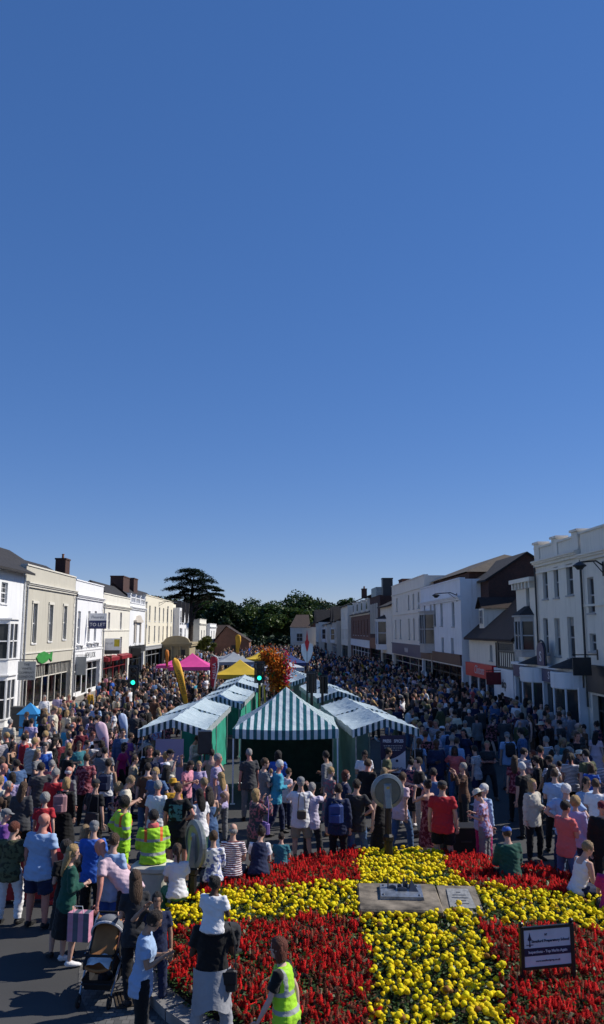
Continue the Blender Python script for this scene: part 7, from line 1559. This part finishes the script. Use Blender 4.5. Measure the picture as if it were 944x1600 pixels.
# left crowd
L_ = [
 (8, 1192, 60, 'relax', 'm', 'royal blue', 'navy', ('bald', ''), 'bald person in royal blue tee at the edge of the crowd', 1.78, 'r'),
 (20, 1206, -10, 'stand', 'f', 'lilac', 'navy', ('bob', 'dark'), 'person in lilac tee with dark bob carrying a white paper bag', 1.64, 'l'),
 (60, 1171, 100, 'fold', 'f', 'grey', 'white', ('long', 'fair'), 'person with fair long hair, folded arms, grey top and white trousers', 1.68, 'l'),
 (37, 1147, -10, 'stand', 'f', ('tank', 'blue'), 'black', ('bun', 'fair'), 'person in bright blue vest top near the black pushchair', 1.68, 't'),
 (22, 1160, 110, 'push', 'f', ('tank', 'black'), 'denim blue', ('bun', 'dark'), 'tanned person pushing the black pushchair', 1.66, 't'),
 (79, 1144, 110, 'phone', 'm', ('tee', 'maroon', 'stripe'), 'navy', ('cap', 'grey'), 'person in grey cap and maroon striped tee with hands together', 1.74, 'l'),
 (82, 1187, 10, 'stand', 'f', 'coral', 'grey', ('short', 'grey'), 'grey haired person in coral top next to the maroon sweater', 1.62, 'p'),
 (89, 1200, 15, 'relax', 'm', ('long', 'red'), 'charcoal', ('short', 'grey'), 'grey haired person in wide dark red sweater', 1.80, 'r'),
 (109, 1197, 20, 'stand', 'f', ('long', 'grey'), 'navy', ('fringe', 'white'), 'balding white haired person in grey beside the dark red sweater', 1.74, 'r'),
 (105, 1214, 10, 'stand', 'f', ('long', 'black'), ('long_skirt', 'black'), ('bob', 'blond'), 'blond person in long black clothes with a pink backpack', 1.68, 'l'),
 (71, 1238, -10, 'walk', 'f', 'red', 'black', ('curly', 'grey'), 'person in red shirt with curly grey hair behind the bald one', 1.68, 'l'),
 (136, 1177, -5, 'stand', 'm', ('tee', 'maroon', 'print'), 'black', ('short', 'brown'), 'person in patterned maroon shirt and black trousers', 1.76, 'l'),
 (150, 1216, 30, 'bag', 'm', 'black', ('shorts', 'black'), ('cap', 'charcoal'), 'person in black tee and black cap with a slung bag', 1.78, 'l'),
 (170, 1185, 5, 'stand', 'm', ('tank', 'white'), 'navy', ('short', 'dark'), 'person in white vest top with a navy backpack', 1.74, 't'),
 (182, 1223, -60, 'phone', 'f', ('tee', 'black', 'print'), 'grey', ('curly', 'fair'), 'person in black patterned top beside the hi-vis suit', 1.64, 'l'),
 (12, 1263, 60, 'relax', 'f', ('jacket', 'purple'), 'lilac', ('cap', 'grey'), 'person in purple jacket and grey cap behind the olive blouse', 1.62, 'l'),
 (2, 1212, 30, 'stand', 'm', ('tee', 'cream'), 'khaki', ('short', 'fair'), 'person in cream tee cut by the edge of the view', 1.7, 'l'),
 (70, 1121, 0, 'stand', 'f', ('long', 'black'), 'black', ('bob', 'fair'), 'fair haired person in black on the beige paving', 1.62, 'l'),
 (17, 1123, 20, 'stand', 'm', ('jacket', 'stone'), 'khaki', ('short', 'grey'), 'person in stone jacket beside the black litter bin', 1.78, 'l'),
 (50, 1122, 0, 'walk', 'm', ('tee', 'lilac'), ('shorts', 'maroon'), ('short', 'dark'), 'person in lilac tee and maroon shorts beside the blue hood stand', 1.78, 'l'),
 (70, 1086, 160, 'stand', 'm', ('long', 'white'), 'black', ('short', 'grey'), 'person in white shirt and black trousers at the beige shop door', 1.76, 'l'),
 (91, 1083, 0, 'stand', 'm', ('tee', 'purple', 'check'), 'navy', ('short', 'brown'), 'person in dark checked shirt outside the beige shop', 1.78, 'l'),
 (98, 1087, 100, 'relax', 'f', ('tee', 'maroon', 'print'), 'navy', ('bob', 'brown'), 'person in maroon print top outside the beige shop', 1.62, 'l'),
 (108, 1085, 180, 'stand', 'f', ('tank', 'coral'), ('skirt', 'turquoise'), ('pony', 'fair'), 'person in coral top and turquoise skirt on the pavement', 1.66, 'r'),
 (116, 1088, 20, 'stand', 'm', ('tee', 'teal'), 'navy', ('short', 'dark'), 'person in teal tee close to the coral top', 1.74, 'l'),
 (128, 1096, 10, 'stand', 'f', ('jacket', 'black'), ('long_skirt', 'black'), ('long', 'black'), 'person in long black coat with long black hair', 1.72, 'l'),
 (140, 1076, 0, 'stand', 'm', ('long', 'mustard'), 'black', ('short', 'brown'), 'person in mustard sweater before the lettered white shop', 1.76, 'l'),
 (152, 1099, 10, 'relax', 'm', ('tee', 'pale blue', 'plain'), 'grey', ('short', 'brown'), 'person in pale blue shirt back to us on the kerb', 1.80, 'l'),
 (143, 1101, -10, 'stand', 'f', ('tee', 'stone'), 'grey', ('short', 'white'), 'white haired person in stone top beside the pale blue shirt', 1.72, 'l'),
 (163, 1080, 0, 'stand', 'm', ('jacket', 'khaki'), 'khaki', ('short', 'grey'), 'person in khaki jacket by the white shop windows', 1.76, 'l'),
 (167, 1100, 0, 'stand', 'm', 'dark grey', 'charcoal', ('short', 'dark'), 'person in dark grey tee behind the pink feather flag', 1.76, 'l'),
 (181, 1107, 70, 'walk', 'f', 'white', 'cream', ('curly', 'auburn'), 'auburn haired person in white striding past the pale flags', 1.68, 'l'),
 (106, 1131, 10, 'stand', 'f', ('long', 'turquoise'), ('trousers', 'grey'), ('short', 'brown'), 'person in pale turquoise top with brown hair, broad back', 1.66, 'l'),
 (116, 1128, 40, 'relax', 'm', 'black', 'charcoal', ('fringe', 'white'), 'balding person in black tee beside the turquoise top', 1.72, 'r'),
 (127, 1134, -10, 'stand', 'm', ('tee', 'maroon'), 'black', ('crop', 'brown'), 'person in plain maroon tee behind the pale pink flag', 1.76, 'r'),
 (146, 1143, 150, 'walkb', 'm', ('long', 'pale blue'), 'navy', ('short', 'auburn'), 'person in pale blue shirt walking towards us by the pink flag', 1.78, 'r'),
 (160, 1157, 30, 'hips', 'm', ('tank', 'black'), 'khaki', ('bun', 'dark'), 'person in black vest top next to the pink flag base', 1.76, 't'),
 (108, 1142, 100, 'photo', 'f', ('tee', 'pale pink'), 'black', ('bob', 'fair'), 'fair haired person in pale pink raising a phone', 1.6, 'l'),
 (108, 1160, 0, 'stand', 'f', ('long', 'olive'), 'black', ('long', 'blond'), 'person with long blond hair in olive top in mid crowd', 1.66, 'l'),
 (112, 1172, 30, 'phone', 'f', ('tee', 'black'), 'charcoal', ('bun', 'brown'), 'person with brown bun in black top in mid crowd', 1.62, 'l'),
 (124, 1158, 140, 'relax', 'm', ('tee', 'teal'), 'navy', ('short', 'dark'), 'person in teal tee facing the viewer in mid crowd', 1.72, 't'),
 (76, 1131, 60, 'stand', 'f', ('jacket', 'charcoal'), 'black', ('bob', 'fair'), 'fair haired person in charcoal jacket behind the grey cap', 1.64, 'l'),
 (196, 1160, 100, 'walk', 'f', ('tee', 'magenta'), 'black', ('bob', 'dark'), 'person in magenta tee in front of the stall corner', 1.68, 'l'),
 (206, 1145, 60, 'relax', 'm', ('tee', 'purple'), 'charcoal', ('short', 'brown'), 'person in purple tee at the stall corner', 1.74, 'l'),
 (135, 1288, 20, 'stand', 'f', ('tee', 'charcoal', 'stripe'), 'black', ('bob', 'fair'), 'person with fair bob in striped charcoal tee behind the bending one', 1.6, 'l'),
 (148, 1281, 0, 'stand', 'm', ('tee', 'blue'), 'black', ('cap', 'grey'), 'person in grey cap and blue tee behind the bending one', 1.7, 'l'),
 (45, 1244, 40, 'stand', 'f', ('tee', 'orange'), 'brown', ('short', 'auburn'), 'child in orange tee between the olive blouse and red shirt', 1.3, 'l'),
]
pt = {}
for a in L_: pt[a[8]] = Q(*a[:9], h=a[9], skin=a[10])
p = pt['blond person in long black clothes with a pink backpack']; pack_on(p, BM('pink_pack', (.36, .20, .22)), 'dusty pink backpack on the blond person in black', z=.98)
p = pt['person in white vest top with a navy backpack']; pack_on(p, BM('navy_pack', (.02, .03, .07)), 'navy backpack on the person in a white vest top', z=1.02)
p = pt['person in lilac tee with dark bob carrying a white paper bag']; x, y, z = at_person(p, .25, .06, .38); t = empty('paper_bag', (x, y, z), R(5), 'white paper carrier bag with a small dark logo in the crowd', 'bag')
mb = MB(); mb.box(-.13, .13, -.06, .06, 0, .32, bev=.004); mb.build('bag_body', WHITE, t); mb = MB(); mb.ball((0, -.066, .17), .035, .004, .05); mb.build('printed_logo', CHAR, t); mb = MB(); mb.tube([(-.05, -.06, .32), (-.04, -.06, .4), (.04, -.06, .4), (.05, -.06, .32)], .006, 5); mb.build('handle', WHITE, t)
p = pt['person in black tee and black cap with a slung bag']; bag_on(p, .14, -.18, .88, BM('grey_bag', (.03, .03, .035)), 'dark grey slung bag on the person in black tee and cap', w=.32, h=.28)

# ---- everyone else who can be told apart
rnd = random.Random(5)
TOPS = ['navy', 'black', 'white', 'grey', 'dark grey', 'pale blue', 'maroon', 'denim blue', 'red', 'charcoal', 'cream', 'olive', 'pink', 'teal', 'lilac', 'green', 'brown', 'pale pink', 'mustard', 'turquoise', 'khaki', 'purple', 'stone', 'coral', 'blue']
WT = [14, 18, 9, 7, 10, 7, 4, 8, 3.5, 10, 3.5, 3, 1, 3, 2, 1.5, 4, 1.6, 1, 1.2, 3, 2, 2.5, 1, 3]
WD = [w_*(2.2 if q_ in ('navy', 'black', 'charcoal', 'dark grey', 'brown', 'olive', 'denim blue') else .75) for w_, q_ in zip(WT, TOPS)]  # dark tops drawn more often, so clothing colour stands in for deeper shade
BOTS = ['navy', 'black', 'denim blue', 'charcoal', 'khaki', 'grey', 'stone', 'brown']; WB = [7, 9, 7, 6, 3, 3, 2, 1]
HS = {'m': [('short', 8), ('crop', 1.2), ('fringe', .6), ('bald', .5), ('cap', 1.4)], 'f': [('bob', 3), ('long', 3), ('pony', 2.5), ('bun', 1.5), ('short', 1.5), ('sunhat', .5)]}
HCs = ['dark', 'brown', 'fair', 'blond', 'grey', 'white', 'auburn', 'black']; WH = [7, 6.5, 2.6, 2.4, 2, .8, 1, 4]
PZ = ['stand', 'relax', 'bag', 'fold', 'onehip', 'walk', 'walkb', 'phone', 'hips', 'photo']; WP = [4, 4, 3, 1.5, 2, 4, 4, 2, 1, 1]
obst = [(-3.9, -1.9, 23, 30.5), (-3.2, -1.3, 31, 37.5), (-2.8, -.9, 39, 46), (2.2, 4.4, 23, 30.3), (1.6, 3.9, 33.4, 41), (.8, 2.6, 43, 52.5), (-1.1, 1.9, 23.8, 26.5), (-1, 2.2, 30.5, 33)]
def blocked(x, y):
    if any(a < x < b and c < y < d for a, b, c, d in obst): return True
    u, v = bed_rt(x, y)[:2]
    if (u/(BA+.5))**2+(v/(BB+.5))**2 < 1: return True
    return False
def zone_words(x, y):
    if x < -4.2:
        if y < 20: return 'near the red barrier'
        if y < 27: return 'near the pale feather flags'
        if x < -10: return ('on the paving outside the beige shop' if y < 56 else 'outside the lettered white shop' if y < 66 else 'under the red shop canopies')
        if y < 34: return 'left of the sunny row of stalls'.replace('left of', 'beside')
        if y < 42: return 'by the green pavement traffic light'
        if y < 50: return 'by the tall yellow feather flag'
        if y < 60: return 'before the pink gazebo'
        return 'beyond the pink gazebo'
    if x > 3.8:
        if y < 21: return 'near the cream cardigan'
        if y < 26: return 'near the cream sun hat, shaded'
        if y < 31: return 'below the rounded white shop bows'
        if y < 36: return 'below the tall three storey building'
        if y < 42: return 'facing the slate roofed bay'
        if y < 50: return 'before the red script shop'
        if y < 60: return 'before the bright white shops'
        return 'before the navy shop fascia'
    if y < 23: return 'between flower bed and striped tent'
    if y < 34: return 'behind the striped tent'
    if y < 50: return 'between the two stall rows'
    return 'past the yellow gazebo'
regions = [  # x0,x1,y0,y1,count, spacing
 (-1.8, 4.4, 18.6, 22.6, 9, .62), (-3.8, -1.2, 18.5, 22.6, 8, .6), (4.6, 9.4, 19.5, 26.5, 34, .66), (-12, -4.4, 16.2, 27, 44, .62), (4.7, 11.8, 26, 33, 56, .66), (-10, -4.0, 27, 36, 40, .62), (-.9, 2.0, 26.5, 30, 2, .8), (-13.5, -10, 44, 58, 6, 1.4), (4.4, 11.6, 33, 39, 60, .72)]
seen = set(); total = NPEOPLE
for x0, x1, y0, y1, cnt, sp in regions:
    k = 0; tries = 0; gang = []
    while k < cnt and tries < 4000 and NPEOPLE < 312:
        tries += 1; x, y = rnd.uniform(x0, x1), rnd.uniform(y0, y1)
        if blocked(x, y): continue
        # only places the camera sees
        if not (-.405*y-.3 < x < .39*y+.3 if False else (math.atan2(x, y) > math.atan(-.358)-.02 and math.atan2(x, y) < math.atan(.43)+.02)): continue
        if x < -10 and y < 36: continue
        if gang and rnd.random() < .6:   # friends and families stand together
            gx, gy, gf = rnd.choice(gang); an = rnd.uniform(0, 6.28); rr_ = rnd.uniform(.44, .62); x, y = gx+rr_*math.cos(an), gy+rr_*math.sin(an)
            if blocked(x, y) or not (x0 < x < x1 and y0 < y < y1) or any((x-a)**2+(y-b)**2 < .17 for a, b in placed): continue
        elif any((x-a)**2+(y-b)**2 < (sp*1.1)**2 for a, b in placed): continue
        # thin out on the clear strip before the flags
        if -4.6 < x < -3.9 and 16 < y < 22 and rnd.random() < .7: continue
        zw = zone_words(x, y)
        for _ in range(60):
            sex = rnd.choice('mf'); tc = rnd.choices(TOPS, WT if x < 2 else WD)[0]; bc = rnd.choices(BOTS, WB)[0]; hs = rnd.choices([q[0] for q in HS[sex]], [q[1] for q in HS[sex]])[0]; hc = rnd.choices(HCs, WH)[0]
            kind = rnd.choices(['tee', 'long', 'jacket', 'tank', 'dress'], [6, 3, 1.5, .8 if sex == 'f' else .2, 1 if sex == 'f' else 0])[0]
            if hs == 'bald': hw = 'bald'
            elif hs == 'cap': hc = rnd.choice(['black', 'navy', 'grey', 'red', 'white']); hw = hc+' capped'
            elif hs == 'sunhat': hc = rnd.choice(['cream', 'stone']); hw = hc+' sun hatted'
            else: hw = {'dark': 'dark', 'brown': 'brown', 'black': 'black'}.get(hc, hc)+' haired'
            tn = {'tee': 't-shirt', 'long': 'long-sleeved top', 'jacket': 'jacket', 'tank': 'vest top', 'dress': 'dress'}[kind]
            bt = rnd.choices(['trousers', 'shorts', 'skirt'], [6, 2.2, 1.2 if sex == 'f' else 0])[0] if kind != 'dress' else None
            lab_ = '%s person in %s %s%s, %s' % (hw, tc, tn, '' if bt is None else ', %s %s' % (bc, bt), zw)
            if len(lab_.split()) > 15: lab_ = '%s person in %s %s, %s' % (hw, tc, tn, zw)
            if lab_ not in seen and len(lab_.split()) <= 16: break
        seen.add(lab_)
        if y < 23: fc = rnd.gauss(0, 45)
        elif x > 4: fc = rnd.choice([rnd.gauss(0, 35), rnd.gauss(180, 35), rnd.gauss(-60, 40)])
        else: fc = rnd.choice([rnd.gauss(0, 50), rnd.gauss(0, 50), rnd.gauss(90, 40), rnd.gauss(180, 40)])
        if rnd.random() < .22: fc = rnd.uniform(0, 360)
        pz = rnd.choices(PZ, WP)[0]; hgt = rnd.gauss(1.76, .06) if sex == 'm' else rnd.gauss(1.65, .05)
        if rnd.random() < .07: hgt *= .76
        z = .12 if (x < -10 and y > 26.5) or (x > 9.1 and y > 26.5) else 0
        pt_ = rnd.choices(['plain', 'stripe', 'print', 'check'], [8, .6, .5, .6])[0]
        person(x, y, fc, pz, sex, hgt, (kind, tc), (None if bt is None else (bt, bc)), (hs, hc), rnd.choices('lprtd', [6, 4, 3, 2, .5])[0], rnd.choice(['black', 'white', 'brown']), lab_, 'people packed along the %s side of the street' % ('sunny' if x < 0 else 'shaded'), z, rnd.uniform(.96, 1.14), pat=pt_, detail=y < 24)
        placed.append((x, y)); gang.append((x, y, fc)); gang = gang[-14:]; k += 1
# ---- the packed crowd further down the street, too many and too small to tell apart
def small_person():
    mb = MB(); k = skeleton('relax', 'm')
    parts = []
    def mark(i): parts.extend([i]*(len(mb.f)-len(parts)))
    def L4(c, rx, ry, n=6):
        v = []; 
        for (x, y, z), a, b in zip(c, rx, ry):
            for q in range(n): t = 2*math.pi*q/n; v.append((x+a*math.cos(t), y+b*math.sin(t), z))
        f = [(i*n+q, i*n+(q+1) % n, i*n+n+(q+1) % n, i*n+n+q) for i in range(len(c)-1) for q in range(n)]
        mb.add(v, f+[tuple([(len(c)-1)*n+q for q in (0, 1, 2, 3)]), tuple([(len(c)-1)*n+q for q in (0, 3, 4, 5)])])
    for s in (-1, 1): L4([(s*.10, 0, 0), (s*.10, 0, .45), (s*.09, 0, .9)], (.06, .07, .1), (.08, .07, .1))
    mark(1)
    L4([(0, 0, .82), (0, 0, 1.1), (0, 0, 1.4), (0, 0, 1.48)], (.19, .16, .21, .08), (.14, .12, .13, .07))
    for s in (-1, 1): L4([(s*.26, .05, .95), (s*.25, -.02, 1.15), (s*.19, 0, 1.42)], (.035, .045, .07), (.035, .045, .07))
    mark(0)
    L4([(0, 0, 1.46), (0, .02, 1.54), (0, .02, 1.66), (0, 0, 1.72)], (.05, .07, .08, .05), (.05, .09, .1, .06)); mark(2)
    L4([(0, -.03, 1.54), (0, -.03, 1.64), (0, -.015, 1.73), (0, -.01, 1.765)], (.082, .094, .085, .03), (.07, .09, .1, .03)); mark(3)
    return np.array(mb.v), np.array(mb.f), np.array(parts)
SVV, SFF, SPT = small_person(); far = []
def fill(x0, x1, y0, y1, n, sp):
    global far_n
    tries = 0; k = 0
    while k < n and tries < n*40:
        tries += 1; x, y = rnd.uniform(x0, x1), rnd.uniform(y0, y1)
        if blocked(x, y): continue
        if any(abs(x-a) < sp and (x-a)**2+(y-b)**2 < sp*sp for a, b in placed): continue
        placed.append((x, y)); far.append((x, y)); k += 1
fill(4.2, 11.8, 33, 46, 90, .62); fill(-10.0, -3.6, 36, 50, 80, .72); fill(4.2, 11.8, 44, 62, 190, .68); fill(2.8, 11.8, 60, 100, 210, .7); fill(-12.0, -3.4, 50, 75, 150, .72); fill(-12, -1, 75, 120, 160, .8); fill(-1.5, 3.5, 54, 120, 120, .9); fill(1, 9, 100, 175, 160, 1.0); fill(-9, 3, 120, 175, 150, 1.1)
def tris(me):
    me.calc_loop_triangles(); T = np.empty(len(me.loop_triangles)*3, np.int32); me.loop_triangles.foreach_get('vertices', T)
    C = np.empty(len(me.vertices)*3, np.float32); me.vertices.foreach_get('co', C); return C.reshape(-1, 3), T.reshape(-1, 3)
def shopper(pose, sex, tk, bk, hs):
    """one simplified figure for the mass of the crowd: same shapes, coarser surface; part index per face"""
    k = skeleton(pose, sex); Vs, Ts, Ps = [], [], []; n = 0
    srcs = [(body_mesh(pose, sex)[0], 2), (garment(pose, sex, tk), 0)]+([(garment(pose, sex, bk), 1)] if bk else [])+[(hair_mesh(hs), 3)]
    for me, p in srcs:
        o = bpy.data.objects.new('tmp', me); COL.objects.link(o); md = None
        if p != 3: md = o.modifiers.new('d', 'DECIMATE'); md.ratio = .10 if p != 2 else .08
        bpy.context.view_layer.update(); m2 = bpy.data.meshes.new_from_object(o.evaluated_get(bpy.context.evaluated_depsgraph_get())); C, T = tris(m2); bpy.data.objects.remove(o); bpy.data.meshes.remove(m2)
        if p == 3: C = C @ np.array(k['headR'].to_3x3()).T + np.array(k['head'])
        Vs.append(C); Ts.append(T+n); Ps.append(np.full(len(T), p)); n += len(C)
    return np.concatenate(Vs), np.concatenate(Ts), np.concatenate(Ps)
KITS = [shopper(*q) for q in (('relax', 'f', 'tee', 'trousers', 'bob'), ('stand', 'm', 'tee', 'trousers', 'short'), ('walk', 'm', 'long', 'trousers', 'short'), ('phone', 'f', 'long', 'trousers', 'long'), ('walkb', 'f', 'tee', 'shorts', 'pony'), ('fold', 'm', 'jacket', 'trousers', 'short'), ('onehip', 'm', 'tee', 'shorts', 'crop'))]
def palette(n):
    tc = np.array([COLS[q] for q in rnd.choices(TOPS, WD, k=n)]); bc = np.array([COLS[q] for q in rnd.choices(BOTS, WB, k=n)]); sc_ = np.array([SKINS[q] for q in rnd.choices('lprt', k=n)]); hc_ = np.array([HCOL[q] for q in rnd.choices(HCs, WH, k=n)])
    return np.stack([tc, bc, sc_, hc_], 1)
fa = np.array(far); near = fa[:, 1] < 64; VV, FF, CC = [], [], []; off = 0
def put(P, kit):
    global off
    n = len(P)
    if not n: return
    v0, f0, p0 = kit; a = RNG.uniform(0, 6.28, n); ca, sa = np.cos(a), np.sin(a); Z = np.zeros(n); O = np.ones(n); Rz = np.stack([ca, -sa, Z, sa, ca, Z, Z, Z, O], -1).reshape(n, 3, 3)
    V, Fs = scatter(v0, f0, np.concatenate([P, np.where((P[:, :1] < -10.15) | (P[:, :1] > 9.15), .12, 0.0)], 1), RNG.uniform(.90, 1.05, n), Rz)
    VV.append(V); FF.append(Fs+off); CC.append(palette(n)[:, p0, :].reshape(-1, 3)); off += len(V)
idx = RNG.integers(0, len(KITS), len(fa))
for i, kt in enumerate(KITS): put(fa[near & (idx == i)], kt)
S3 = np.concatenate([SFF[:, [0, 1, 2]], SFF[:, [0, 2, 3]]]); put(fa[~near], (SVV, S3, np.concatenate([SPT, SPT])))
V = np.concatenate(VV); Fs = np.concatenate(FF); cols = np.concatenate(CC); n = len(fa)
o = link('distant_crowd', arrays_mesh('distant_crowd', V, Fs, attr_mat('crowd_clothes', .85), cols, smooth=False)); tag(o, 'packed far crowd filling the street beyond the nearer shoppers', 'crowd', kind='stuff')
print('PEOPLE', NPEOPLE, 'far', n)
# ================================================================== sky, sun, camera
SUN_EL = R(40); SAZ = 15.0   # sun stands over the shaded terrace, slightly ahead of the viewer
sd = Vector((math.cos(SUN_EL)*math.cos(R(SAZ)), math.cos(SUN_EL)*math.sin(R(SAZ)), math.sin(SUN_EL)))
w = bpy.data.worlds.new('World'); scn.world = w; w.use_nodes = True; nt = w.node_tree; bg = nt.nodes['Background']
sky = nt.nodes.new('ShaderNodeTexSky'); sky.sky_type = 'NISHITA'; sky.sun_disc = False; sky.sun_elevation = SUN_EL; sky.sun_rotation = math.atan2(sd.x, sd.y)
sky.altitude = 1500; sky.air_density = 1.0; sky.dust_density = 0; sky.ozone_density = 6
gm = nt.nodes.new('ShaderNodeGamma'); gm.inputs[1].default_value = .52; hs = nt.nodes.new('ShaderNodeHueSaturation'); hs.inputs['Saturation'].default_value = 1.56; hs.inputs['Hue'].default_value = .508   # the camera's flat, saturated rendering of a clear sky
nt.links.new(sky.outputs['Color'], gm.inputs[0]); nt.links.new(gm.outputs[0], hs.inputs['Color']); wb = mixrgb(nt, 1.0, hs.outputs[0], (.93, .93, 1.13), 'MULTIPLY'); nt.links.new(wb, bg.inputs['Color']); bg.inputs['Strength'].default_value = .145
sun = bpy.data.lights.new('sun', 'SUN'); sun.energy = 3.6; sun.angle = R(.53); sun.color = (1.0, .94, .85); so = bpy.data.objects.new('sun', sun); COL.objects.link(so)
so.rotation_euler = sd.to_track_quat('Z', 'Y').to_euler(); so.location = (30, 10, 40)
cam = bpy.data.cameras.new('camera'); cam.sensor_fit = 'VERTICAL'; cam.sensor_height = 24; cam.lens = 18.0; cam.clip_end = 5000; cam.clip_start = .1
co = bpy.data.objects.new('camera', cam); COL.objects.link(co); co.location = (0, 0, EYE); co.rotation_euler = (R(90)+PITCH, 0, -YAW); scn.camera = co
vs = scn.view_settings; vs.view_transform = 'Standard'; vs.look = 'None'; vs.exposure = .55; vs.gamma = 1; vs.use_curve_mapping = False
scn.cycles.max_bounces = 5; scn.cycles.diffuse_bounces = 2; scn.cycles.glossy_bounces = 2; scn.cycles.transparent_max_bounces = 6; scn.cycles.use_denoising = True
